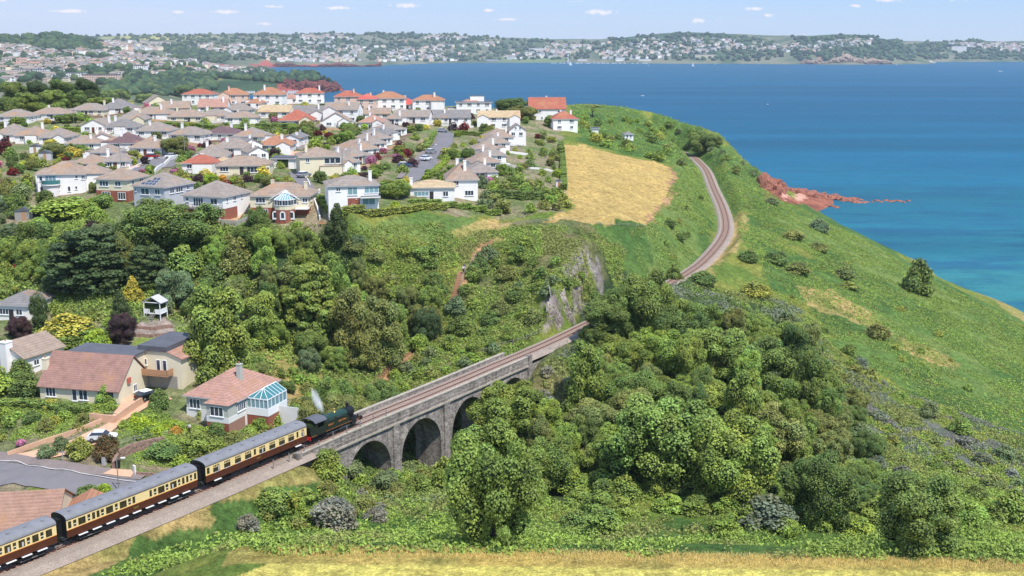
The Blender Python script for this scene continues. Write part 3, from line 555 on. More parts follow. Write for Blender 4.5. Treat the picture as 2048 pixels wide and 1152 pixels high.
while s_ < 500:
    p = trk(s_); q = trk(s_ + .4); ang = math.atan2(q[1] - p[1], q[0] - p[0]) - PI / 2
    if 5 < s_ < 75:
        o = slm if first else link(slm.copy()); first = False; o.location = p; o.rotation_euler = (0, 0, ang); atworld(o, track); cnt += 1
    else:
        c_, n_ = math.cos(ang), math.sin(ang); b = len(rest.v); rest.box(-1.3, 1.3, -.13, .13, -.2, -.05)
        rest.v[b:] = [(p[0] + x * c_ - y * n_, p[1] + x * n_ + y * c_, p[2] + z) for x, y, z in rest.v[b:]]
    s_ += .72
o = rest.obj('sleeper_row', M['sleeper']); atworld(o, track); o['kind'] = 'stuff'

# ------------------------------------------------------------------ viaduct
via = tag(empty('viaduct', trk(18, 0, 20)), 'tall grey stone railway viaduct with round arches crossing the wooded valley', 'viaduct')
ARC = [-1.6, 11.5, 25.0, 38.8]; AR = 5.2; CR = 32.55; SP = CR - AR; PB = 17.0
def under(s_):
    for c_ in ARC:
        if abs(s_ - c_) <= AR: return SP + math.sqrt(max(AR * AR - (s_ - c_) ** 2, 0))
    return None
DK = 33.6; HWV = 2.55
sam = sorted(set([VS0 - 9, VS1 + 8] + [c_ + AR * math.cos(t) for c_ in ARC for t in np.linspace(0, PI, 29)] + list(np.arange(VS0 - 9, VS1 + 8, 1.0))))
sam = [sam[0]] + [b for a, b in zip(sam, sam[1:]) if b - a > 1e-4]
V = []; Fc = []
def quad(a, b, c_, d): k = len(V); V.extend([a, b, c_, d]); Fc.append((k, k + 1, k + 2, k + 3))
for a, b in zip(sam, sam[1:]):
    m_ = (a + b) / 2; u = under(m_)
    for sg in (1, -1):
        bt = lambda z: (33 - z) * .022           # batter of the faces
        if u is None: ua = ub = PB
        else:
            c_ = min(ARC, key=lambda q: abs(q - m_)); f_ = lambda x: SP + math.sqrt(max(AR * AR - (x - c_) ** 2, 0)); ua, ub = f_(a), f_(b)
        zs = np.linspace(0, 1, 5)
        for z0, z1 in zip(zs, zs[1:]):
            za0 = ua + (DK - ua) * z0; za1 = ua + (DK - ua) * z1; zb0 = ub + (DK - ub) * z0; zb1 = ub + (DK - ub) * z1
            q = [trk(a, sg * (HWV + bt(za0)), za0), trk(b, sg * (HWV + bt(zb0)), zb0), trk(b, sg * (HWV + bt(zb1)), zb1), trk(a, sg * (HWV + bt(za1)), za1)]
            quad(*(q if sg > 0 else q[::-1]))
    if u is not None: quad(trk(a, HWV + bt(ua), ua), trk(a, -HWV - bt(ua), ua), trk(b, -HWV - bt(ub), ub), trk(b, HWV + bt(ub), ub))
for c_ in ARC:      # the inner sides of the piers
    for e_, sg in ((c_ - AR, 1), (c_ + AR, -1)):
        q = [trk(e_, HWV, SP), trk(e_, -HWV, SP), trk(e_, -HWV - .3, PB), trk(e_, HWV + .3, PB)]; quad(*(q if sg > 0 else q[::-1]))
for e_ in (VS0 - 9, VS1 + 8): quad(trk(e_, HWV, DK), trk(e_, -HWV, DK), trk(e_, -HWV - .3, PB), trk(e_, HWV + .3, PB))
atworld(meshobj('arcade', V, Fc, M['stone']), via)
def runner(name, s0, s1, o0, o1, z0, z1, m, parent, stepm=1.5, zf=None):
    n_ = max(2, int((s1 - s0) / stepm)); V = []; Fc = []
    for i in range(n_ + 1):
        s_ = s0 + (s1 - s0) * i / n_; dz = zf(s_) if zf else 0
        V += [trk(s_, o0, z0 + dz), trk(s_, o1, z0 + dz), trk(s_, o1, z1 + dz), trk(s_, o0, z1 + dz)]
    for i in range(n_):
        for j in range(4): a = i * 4 + j; b = i * 4 + (j + 1) % 4; Fc.append((a, b, b + 4, a + 4))
    Fc += [(0, 3, 2, 1), (n_ * 4, n_ * 4 + 1, n_ * 4 + 2, n_ * 4 + 3)]
    return atworld(meshobj(name, V, Fc, m), parent)
for sg in (1, -1):
    a, b = sorted((sg * 2.35, sg * 2.78)); runner('parapet', VS0 - 10, VS1, a, b, DK + .15, 35.25, M['stone'], via)
    a, b = sorted((sg * 2.28, sg * 2.85)); runner('coping', VS0 - 10, VS1 + .05, a, b, 35.25, 35.42, M['coping'], via)
    a, b = sorted((sg * 2.3, sg * 2.98)); runner('string_course', VS0 - 6, VS1, a, b, DK - .12, DK + .16, M['coping'], via)
    def ring(c_):          # the voussoirs
        V = []; Fc = []; ts = np.linspace(0, PI, 25)
        for t in ts:
            for r_ in (AR - .02, AR + .55):
                z_ = SP + r_ * math.sin(t)
                for o_ in (HWV - .2, HWV + .1 + (33 - z_) * .022): V.append(trk(c_ + r_ * math.cos(t), sg * o_, z_))
        for i in range(len(ts) - 1):
            a = i * 4
            for p, q in ((0, 1), (1, 3), (3, 2), (2, 0)): Fc.append((a + p, a + q, a + q + 4, a + p + 4))
        return V, Fc
    for c_ in ARC: V, Fc = ring(c_); atworld(meshobj('arch_ring', V, Fc, M['stone']), via)
for s_ in [(ARC[i] + ARC[i + 1]) / 2 for i in range(3)]:
    runner('pilaster', s_ - .75, s_ + .75, HWV - .1, HWV + .42, PB, DK - .14, M['stone'], via)
for s_ in (VS0 - 10.5, VS1 + .1):
    runner('end_pier', s_, s_ + 1.0, 2.15, 3.05, DK - 4, 35.6, M['stone'], via)

# ------------------------------------------------------------------ houses
RC = {'gb': S(160, 148, 138, .8), 'br': S(168, 148, 132, .8), 'red': S(182, 108, 88, .8), 'or': S(182, 130, 102, .8), 'gy': S(140, 136, 134, .8), 'tan': S(202, 178, 142, .8), 'dk': S(120, 96, 98, .8), 'pk': S(186, 144, 128, .8), 'brr': S(214, 100, 92, .8)}
RN = {'gb': 'grey-brown', 'br': 'brown', 'red': 'red', 'or': 'orange', 'gy': 'grey', 'tan': 'tan', 'dk': 'dark purple-grey', 'pk': 'dusty pink', 'brr': 'bright red'}
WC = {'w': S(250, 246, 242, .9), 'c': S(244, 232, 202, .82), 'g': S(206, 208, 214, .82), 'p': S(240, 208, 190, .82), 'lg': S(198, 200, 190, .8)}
WN = {'w': 'white', 'c': 'cream', 'g': 'pale grey', 'p': 'pale pink', 'lg': 'sage grey'}
WIN = {}
def winmesh(w_, h_, nm=2, glass='glass'):
    key = (round(w_, 2), round(h_, 2), nm, glass)
    if key not in WIN:
        f = MB(); t = .09; d0_, d1_ = -.07, .03
        f.box(-w_ / 2, w_ / 2, d0_, d1_, 0, t).box(-w_ / 2, w_ / 2, d0_, d1_, h_ - t, h_)
        for i in range(nm + 1): x = -w_ / 2 + (w_ - t) * i / nm; f.box(x, x + t, d0_, d1_, t, h_ - t)
        f.box(-w_ / 2 - .08, w_ / 2 + .08, -.16, .03, -.09, -.005)
        a = f.obj('window', M['pvc']); b = MB().box(-w_ / 2 + .02, w_ / 2 - .02, -.03, .02, .02, h_ - .02).obj('pane', M[glass])
        WIN[key] = (a.data, b.data); bpy.data.objects.remove(a); bpy.data.objects.remove(b)
    return WIN[key]
def window(root, x, y, z, w_, h_, rz=0, nm=2, name='window', glass='glass'):
    a, b = winmesh(w_, h_, nm, glass); o = link(bpy.data.objects.new(name, a)); o.parent = root; o.location = (x, y, z); o.rotation_euler = (0, 0, rz)
    p = link(bpy.data.objects.new('pane', b)); p.parent = o; return o
DOORM = {}
def door(root, x, y, z, rz=0, c='w', w_=.95):
    if c not in DOORM: o = MB().box(-w_ / 2, w_ / 2, -.05, .03, 0, 2.05).obj('door', M['wallc']); DOORM[c] = o.data; bpy.data.objects.remove(o)
    o = link(bpy.data.objects.new('door', DOORM[c])); o.color = {'w': S(225, 225, 222), 'd': S(60, 56, 60), 'b': S(110, 70, 50)}[c]; o.parent = root; o.location = (x, y, z); o.rotation_euler = (0, 0, rz); return o
def roofgeo(mb, x0, x1, y0, y1, z, kind, pitch=.5, o=.45, axis=None):
    X0, X1, Y0, Y1 = x0 - o, x1 + o, y0 - o, y1 + o; wx, wy_ = X1 - X0, Y1 - Y0; z0 = z - .06
    axis = axis or ('x' if wx >= wy_ else 'y')
    if kind == 'hip':
        if axis == 'x': hh = wy_ / 2 * pitch; r0 = (X0 + min(wy_, wx * .98) / 2, (Y0 + Y1) / 2, z0 + hh); r1 = (X1 - min(wy_, wx * .98) / 2, (Y0 + Y1) / 2, z0 + hh)
        else: hh = wx / 2 * pitch; r0 = ((X0 + X1) / 2, Y0 + min(wx, wy_ * .98) / 2, z0 + hh); r1 = ((X0 + X1) / 2, Y1 - min(wx, wy_ * .98) / 2, z0 + hh)
        a, b, c, d = (X0, Y0, z0), (X1, Y0, z0), (X1, Y1, z0), (X0, Y1, z0)
        if axis == 'x': fs = [(a, b, r1, r0), (b, c, r1), (c, d, r0, r1), (d, a, r0)]
        else: fs = [(a, b, r0), (b, c, r1, r0), (c, d, r1), (d, a, r0, r1)]
        for f in fs: mb.poly(f)
        mb.poly((d, c, b, a)); return z0 + hh
    if kind == 'gable':
        t = .14
        if axis == 'x':
            hh = wy_ / 2 * pitch; m_ = (Y0 + Y1) / 2; mb.prism([(Y0, z0), (m_, z0 + hh), (Y1, z0), (Y1, z0 - t), (m_, z0 + hh - t), (Y0, z0 - t)], X0 + .2, X1 - .2, 'x')
        else:
            hh = wx / 2 * pitch; m_ = (X0 + X1) / 2; mb.prism([(X0, z0), (X0, z0 - t), (m_, z0 + hh - t), (X1, z0 - t), (X1, z0), (m_, z0 + hh)], Y0 + .2, Y1 - .2, 'y')
        return z0 + hh
    mb.box(X0 + .3, X1 - .3, Y0 + .3, Y1 - .3, z - .02, z + .2); return z + .2
def wallgeo(mb, x0, x1, y0, y1, zb, zt, kind, pitch, axis=None):
    mb.box(x0, x1, y0, y1, zb, zt)
    if kind == 'gable':
        o = .45; axis = axis or ('x' if x1 - x0 >= y1 - y0 else 'y'); t = .2
        if axis == 'x': hh = ((y1 - y0) / 2) * pitch; mb.prism([(y0, zt), (y1, zt), ((y0 + y1) / 2, zt + hh + .03)], x0 + .002, x1 - .002, 'x')
        else: hh = ((x1 - x0) / 2) * pitch; mb.prism([(x0, zt), (x1, zt), ((x0 + x1) / 2, zt + hh + .03)], y0 + .002, y1 - .002, 'y')
def chimney(root, roof, x, y, zt, h_=1.5, s_=.7, tall=2.2, c='w'):
    o = MB().box(x - s_ / 2, x + s_ / 2, y - s_ / 2, y + s_ / 2, zt - tall, zt + h_).box(x - s_ / 2 - .07, x + s_ / 2 + .07, y - s_ / 2 - .07, y + s_ / 2 + .07, zt + h_ - .14, zt + h_ + .02).obj('chimney', M['wallc'], roof); o.color = WC[c]
    MB().lathe((x, y, zt + h_), [(.13, 0), (.11, .3), (.14, .38)], 8).obj('chimney_pot', M['tile'], o).color = RC['or']
HOUSES = []; FOOT = []
def house(px, base, wpx, roof='hip', rc='gb', wc='w', ns=1, yaw=0.0, dep=None, pitch=.5, chim=((.2, .5),), lower=None, wf=None, wr=None, wing=None, label=None, axis=None, group=None, zoff=0.0, name=None, cat='house', eave=2.55, w_m=None, auto=True):
    h = hit(px, base); x, y, z = h; m = ppm(x, y, z)
    W = w_m or wpx / m; Dp = dep or max(6.5, min(W * .78, 10.5)); ya = math.radians(yaw)
    root = empty(name or ('bungalow' if ns == 1 else 'house'), (x, y, z + zoff), ya); HT = eave * ns + (.1 if ns > 1 else 0)
    walls = MB(); roofs = MB(); low = MB()
    zb = -3.0
    if lower == 'brick': low.box(-W / 2 - .03, W / 2 + .03, -.03, Dp * .5, zb, eave - .1); walls.box(-W / 2, W / 2, 0, Dp, eave - .1, HT); walls.box(-W / 2, W / 2, Dp * .5 + .01, Dp, zb, eave - .1); 
    else: walls.box(-W / 2, W / 2, 0, Dp, zb, HT)
    if roof == 'gable': wallgeo(walls, -W / 2, W / 2, 0, Dp, HT - .01, HT, 'gable', pitch, axis)
    zt = roofgeo(roofs, -W / 2, W / 2, 0, Dp, HT, roof, pitch, axis=axis)
    fas = MB()
    if roof != 'gable': o = .43; fas.box(-W / 2 - o, W / 2 + o, -o, Dp + o, HT - .26, HT - .062)
    if wing:     # a block in front or beside: (x0, x1, y0, y1, roof kind, axis, storeys)
        for (a, b, c, d, k, ax, n_) in wing:
            a *= W; b *= W; hh = eave * n_; walls.box(a, b, c, d, zb, hh - .015)
            if k == 'gable': wallgeo(walls, a, b, c, d, hh - .03, hh - .015, 'gable', pitch, ax)
            roofgeo(roofs, a, b, c, d, hh - .015, k, pitch, .35, ax)
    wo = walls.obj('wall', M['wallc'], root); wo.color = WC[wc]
    if low.v: low.obj('lower_wall', M['brick'], root)
    ro = roofs.obj('roof', M['flat'] if roof == 'flat' else M['tile'], root); ro.color = RC[rc]
    if fas.v: fas.obj('fascia', M['fascia'], root)
    for c_ in (chim or ()):
        chimney(root, ro, (c_[0]) * W, c_[1] * Dp, zt - .4, 1.3 if len(c_) < 3 else c_[2], c='w' if wc == 'g' else wc)
    far_ = y > 380
    if wf is None and auto:
        n_ = max(2, int(W / 3.6)); wf = []
        for st in range(ns):
            for i in range(n_):
                wf.append(((i + .5) / n_ - .5, st, 1.9 if (i + st) % 2 == 0 else 1.3, 1.15, 3 if (i + st) % 2 == 0 else 2))
    for w_ in (wf or ()):
        wx, st, ww, wh, nm = w_[:5]; yy = w_[5] if len(w_) > 5 else 0; gl = w_[6] if len(w_) > 6 else 'glass'
        window(root, wx * W, yy - .01 - (.03 if lower and st == 0 else 0), st * eave + (2.15 - wh), ww, wh, 0, nm, glass=gl)
    if wr is None and auto: wr = [(.3, st, 1.2, 1.05, 2) for st in range(ns)] + [(.7, st, .9, 1.05, 1) for st in range(ns)]
    for (wy2, st, ww, wh, nm) in (wr or ()): window(root, W / 2 + .01 + (.03 if lower and st == 0 else 0), wy2 * Dp, st * eave + (2.15 - wh), ww, wh, PI / 2, nm)
    if ns == 1 and auto: door(root, W * .5 * (.12 if len(wf) % 2 else -.08) + W * .02, -.02, 0, c=random.choice('wdb'))
    ca, sa = math.cos(ya), math.sin(ya)
    FOOT.append((x - sa * Dp / 2, y + ca * Dp / 2, ca, sa, W / 2 + .8, Dp / 2 + .8))
    P = proj(x - sa * Dp / 2, y + ca * Dp / 2, z + HT)
    root['category'] = cat
    if label: root['label'] = label
    if group: root['group'] = group
    HOUSES.append(dict(o=root, px=P[0], py=P[1], rc=rc, wc=wc, ns=ns, roof=roof, label=label, W=W, D=Dp, HT=HT, zt=zt, m=m)); return root, W, Dp, HT, zt, ro
def rail_panel(root, name, x0, x1, y0, y1, z0, z1, m, th=.05):
    return MB().box(min(x0, x1) - th / 2, max(x0, x1) + th / 2, min(y0, y1) - th / 2, max(y0, y1) + th / 2, z0, z1).obj(name, m, root)

# --- the front row above the wood
r, W, Dp, HT, zt, ro = house(125, 390, 92, rc='br', ns=2, yaw=8, dep=10, chim=(), wf=[(-.42, 1, .8, 1.2, 1), (.32, 1, .7, .7, 1), (.46, 1, .9, .9, 2), (-.42, 0, .8, 1.2, 1), (-.1, 0, 1.2, 1.0, 2), (.15, 0, .7, 1.3, 1), (.3, 0, .6, .8, 1)], wing=[(.2, .9, 1, 9, 'hip', 'x', 2), (-.62, -.3, 4, 9, 'hip', 'y', 2)], label='white two-storey house with a curved glass-fronted balcony at the left end of the front row')
MB().lathe((-W * .22, .3, 2.5), [(2.3, 0), (2.3, .28), (2.2, .3)], 24).obj('balcony', M['white'], r); MB().lathe((-W * .22, .3, 2.8), [(2.26, 0), (2.26, .95), (2.22, .95), (2.22, 0)], 24).obj('balcony_glass', M['glasst'], r)
MB().lathe((-W * .22, .3, -1.5), [(1.9, 0), (1.9, 4.0)], 20).obj('bay', M['white'], r); window(r, -W * .22, -.02, 2.75, 2.6, 2.0, 0, 3, glass='glassb')
house(226, 402, 70, rc='br', wc='c', ns=2, yaw=-14, dep=9, lower='brick', chim=((.1, .6, .6),), wf=[(-.25, 1, 2.4, 1.3, 3), (.2, 1, 1.6, 1.2, 2), (-.2, 0, 2.2, 1.4, 3), (.3, 0, 2.0, 1.7, 3)], wr=[(.25, 1, 1.2, 1.0, 2), (.65, 1, 1.8, 1.0, 2)], label='house with cream upper walls over red brick and an orange-ridged roof')
r, W, Dp, HT, zt, ro = house(300, 418, 78, rc='gb', wc='g', ns=2, yaw=-24, dep=10, chim=(), pitch=.55, wf=[(-.42, 1, .5, .9, 1), (-.12, 1, 2.4, 1.5, 2), (.28, 1, 1.5, 1.4, 2), (-.1, 0, 1.6, 1.4, 1)], wr=[(.25, 1, 1.5, 1.2, 2), (.5, 1, 2.4, 1.2, 3), (.8, 1, 1.2, 1.0, 2)], label='two-storey house with shade-grey walls and a solar panel array on its roof')  # shade of the left-turned front is put into the grey wall colour
pn = MB(); q = []
for i in range(4):
    for j in range(3):
        if i < j: continue
        q.append((i, j))
for (i, j) in q:
    t0 = .10 + .17 * j; t1 = t0 + .15; x0_ = -2.2 + i * 1.0; yv = lambda t: -.45 + t * (W / 2 + .45); zv = lambda t: HT - .06 + t * (W / 2 + .45) * .55 + .08
    pp = MB(); pp.poly([(x0_, yv(t0), zv(t0)), (x0_ + .9, yv(t0), zv(t0)), (x0_ + .9, yv(t1), zv(t1)), (x0_, yv(t1), zv(t1))]); pp.poly([(x0_ - .04, yv(t0) - .04, zv(t0) - .05), (x0_ + .94, yv(t0) - .04, zv(t0) - .05), (x0_ + .94, yv(t1) + .04, zv(t1) - .05), (x0_ - .04, yv(t1) + .04, zv(t1) - .05)])
    o = pp.obj('solar_panel', M['solar'], ro); o.data.materials.append(M['pvc']); o.data.polygons[1].material_index = 1
r, W, Dp, HT, zt, ro = house(408, 438, 92, rc='gb', wc='w', ns=2, yaw=-20, dep=11, chim=(), lower='brick', pitch=.52, wf=[(-.4, 1, .7, .9, 1), (-.12, 1, 2.6, 1.9, 4), (.28, 1, 1.8, 1.4, 2), (-.15, 0, 1.9, 1.1, 2), (.2, 0, 2.2, 1.1, 2), (.38, 0, .8, 1.9, 1)], wr=[(.15, 1, .7, .9, 1), (.42, 1, 1.2, .9, 2), (.68, 1, .6, .7, 1)], label='white house with a long balcony over a brick ground floor and orange lichen on its roof')
MB().box(-W * .38, W * .5, -1.7, .05, 2.35, 2.6).obj('balcony', M['pavement'], r); b = MB()
for x0, x1, y0, y1 in ((-W * .38, W * .5, -1.68, -1.64), (-W * .38, -W * .38 + .04, -1.68, 0), (W * .5 - .04, W * .5, -1.68, 0)):
    b.box(x0, x1, y0, y1, 3.4, 3.46); b.box(x0, x1, y0, y1, 2.95, 2.98)
for i in range(9): x = -W * .38 + i * W * .88 / 8; b.box(x - .03, x + .03, -1.69, -1.63, 2.6, 3.42)
b.obj('balcony_railing', M['black'], r); MB().box(-.1 * W, -.1 * W + .14, -1.6, -1.46, -2, 2.35).box(W * .48, W * .48 + .14, -1.6, -1.46, -2, 2.35).obj('balcony_post', M['pvc'], r)
MB().box(W * .5 + .04, W * .5 + 2.2, .4, 1.2, -.4, .1).obj('step', M['drive'], r)
r, W, Dp, HT, zt, ro = house(560, 437, 118, rc='br', wc='c', ns=2, yaw=-3, dep=9.5, lower='brick', chim=((.38, .5, .5), (-.25, .8, .5)), wf=[(-.32, 1, 2.2, 1.2, 3), (.44, 1, 1.2, 1.0, 2), (-.28, 0, 2.2, 1.0, 4)], label='cream house with a glazed white gable above brick arches')
cw_ = W * .19; cx_ = W * .1
bay = MB().prism([(cx_ - cw_, 0), (cx_ - cw_ * .72, -2.0), (cx_ - cw_ * .25, -2.7), (cx_ + cw_ * .25, -2.7), (cx_ + cw_ * .72, -2.0), (cx_ + cw_, 0)][::-1], eave_ := 2.3, 3.25, 'z').obj('bay', M['wallc'], r); bay.color = WC['c']
MB().prism([(cx_ - cw_, .02), (cx_ - cw_ * .72, -1.98), (cx_ - cw_ * .25, -2.68), (cx_ + cw_ * .25, -2.68), (cx_ + cw_ * .72, -1.98), (cx_ + cw_, .02)][::-1], -3, 2.3, 'z').obj('bay_base', M['brick'], r)
con = tag(MB().prism([(cx_ - cw_, 0), (cx_ - cw_ * .72, -2.0), (cx_ - cw_ * .25, -2.7), (cx_ + cw_ * .25, -2.7), (cx_ + cw_ * .72, -2.0), (cx_ + cw_, 0)][::-1], 3.25, 4.5, 'z').obj('conservatory', M['glass'], r))
fr = MB(); ring = [(cx_ - cw_, 0), (cx_ - cw_ * .72, -2.0), (cx_ - cw_ * .25, -2.7), (cx_ + cw_ * .25, -2.7), (cx_ + cw_ * .72, -2.0), (cx_ + cw_, 0)]
for (ax, ay), (bx, by) in zip(ring, ring[1:]):
    for t in (0, .5, 1): fr.tube((ax + (bx - ax) * t, ay + (by - ay) * t - .03, 3.25), (ax + (bx - ax) * t, ay + (by - ay) * t - .03, 4.5), .07, n=4)
    fr.tube((ax, ay - .03, 3.28), (bx, by - .03, 3.28), .09, n=4); fr.tube((ax, ay - .03, 4.5), (bx, by - .03, 4.5), .1, n=4)
apx = (cx_, 1.2, 6.3); gp = MB()
for (ax, ay), (bx, by) in zip(ring, ring[1:]): gp.poly([(ax, ay, 4.5), (bx, by, 4.5), apx])
for (ax, ay) in ring: fr.tube((ax, ay - .03, 4.52), apx, .07, n=4)
for (ax, ay), (bx, by) in zip(ring, ring[1:]): fr.tube(((ax + bx) / 2, (ay + by) / 2 - .02, 4.52), apx, .05, n=4)
fr.tube((cx_ - cw_ - .9, -.5, 4.4), (cx_, -.5, 6.5), .12, n=4); fr.tube((cx_ + cw_ + .9, -.5, 4.4), (cx_, -.5, 6.5), .12, n=4)
fr.obj('conservatory_frame', M['pvc'], con); gp.obj('conservatory_roof', M['glassb'], con)
for dx, ww in ((-cw_ * .75, 1.2), (0, 1.25), (cw_ * .75, 1.2)):
    ar = [(-ww / 2, 0), (-ww / 2, 1.3)] + [(ww / 2 * -math.cos(t), 1.3 + ww / 2 * math.sin(t)) for t in np.linspace(0.2, PI - .2, 9)] + [(ww / 2, 1.3), (ww / 2, 0)]
    yb = -2.74 if dx == 0 else -2.05; o = MB().prism([(cx_ + dx + a, .1 + b) for a, b in ar], yb - .04, yb + .1, 'y').obj('arched_door' if dx == 0 else 'arched_window', M['pvc'], r)
    MB().box(cx_ + dx - .32, cx_ + dx + .32, yb - .07, yb, .5, 1.7).obj('pane', M['glass'], o)
MB().box(W * .3, W * .52, -2.2, 0, 2.35, 2.55).obj('balcony', M['white'], r); MB().box(W * .3, W * .52, -2.2, -2.14, 3.35, 3.42).box(W * .52 - .05, W * .52, -2.2, 0, 3.35, 3.42).box(W * .3, W * .3 + .06, -2.2, -2.14, 2.5, 3.4).box(W * .52 - .06, W * .52, -2.2, -2.14, 2.5, 3.4).obj('balcony_railing', M['pvc'], r)
r, W, Dp, HT, zt, ro = house(708, 417, 100, rc='gb', wc='w', ns=2, yaw=14, dep=9, chim=((.36, .25, 1.5),), lower=None, pitch=.36, wf=[(-.3, 1, 1.0, .8, 2), (-.02, 1, 2.2, 1.7, 2, 0, 'glassb'), (.36, 1, 3.2, 1.4, 3, 0, 'glassb'), (.05, 0, .1, .1, 1), (.3, 0, 2.8, 1.4, 2, 0, 'glassb')], label='white house with big pale windows, a balcony and a side chimney beside the yellow hedge')
MB().box(W * .12, W * .52, -1.6, .02, 2.4, 2.62).obj('balcony', M['white'], r); MB().box(W * .12, W * .52, -1.6, -1.55, 3.4, 3.46).box(W * .12, W * .52, -1.6, -1.57, 2.7, 3.0).obj('balcony_railing', M['metal'], r)
MB().box(-W * .12, W * .12, -.04, .5, -3, 2.3).obj('lower_wall', M['brick'], r)
r, W, Dp, HT, zt, ro = house(865, 400, 88, rc='tan', wc='w', ns=1, yaw=4, dep=8, chim=((-.48, .3, 1.1),), pitch=.32, wf=[(-.25, 0, 3.6, 1.2, 4, 0, 'glassb'), (.3, 0, 1.3, 1.3, 2)], eave=3.1, label='low white house with a shallow tan roof at the foot of the street')
r, W, Dp, HT, zt, ro = house(925, 398, 62, rc='br', wc='w', ns=2, yaw=6, dep=11, chim=((.1, .2, 1.3), (-.1, .75, 1.1)), pitch=.85, eave=2.4, axis='y', wf=[(-.2, 1, 1.3, 1.1, 2), (.22, 0, 2.2, 1.3, 3)], label='white house with a tall steep brown roof beside the low tan-roofed one')

# --- second row
r, W, Dp, HT, zt, ro = house(398, 345, 66, rc='red', wc='w', yaw=0, chim=((.0, .6, .7),), pitch=.5, label='white bungalow with a bright red hipped roof behind the purple bush', wing=[(-.1, .5, -3.2, 0, 'flat', 'x', 1)])
r, W, Dp, HT, zt, ro = house(486, 350, 104, rc='br', wc='c', yaw=4, dep=9, chim=(), pitch=.42, wf=[(-.35, 0, 2.2, 1.2, 3), (.18, 0, 2.8, 1.5, 3)], wing=[(.36, .52, -.6, 5, 'flat', 'x', 1)], label='wide cream bungalow behind the orange ball bushes')
for i in range(3): window(r, W * (.39 + .05 * i), -.63, .6, .6, 1.5, 0, 1)
r, W, Dp, HT, zt, ro = house(640, 352, 78, rc='br', wc='c', ns=2, yaw=16, dep=10, pitch=.4, chim=((-.3, .3, 1.4),), wf=[(.2, 1, 1.6, 1.5, 1), (.33, 1, 1.6, 1.5, 1), (.46, 1, 1.6, 1.5, 1), (-.3, 1, 1.0, 1.0, 2), (.1, 0, .7, 1.2, 1), (.25, 0, .7, 1.2, 1), (.38, 0, .7, 1.2, 1)], wing=[(.0, .62, -1.2, 0, 'flat', 'x', 1)], label='cream house with three big dark picture windows')
house(566, 335, 44, roof='flat', wc='w', rc='gy', dep=6, chim=(), auto=False, wf=(), label='white flat-roofed garage with a doorway painted dark as inner shade', name='garage', cat='garage')
g = HOUSES[-1]['o']; MB().box(-1.5, 1.5, -.06, .1, 0, 2.2).obj('doorway', M['core'], g)  # dark panel on the closed wall, painted as the shade inside
house(443, 340, 28, rc='tan', wc='w', dep=4, chim=(), pitch=.4, wf=[(-.3, 0, .9, 1.4, 2), (.2, 0, .9, 1.4, 2)], label='small white conservatory beside the bright red roof', name='conservatory', cat='conservatory', auto=False)
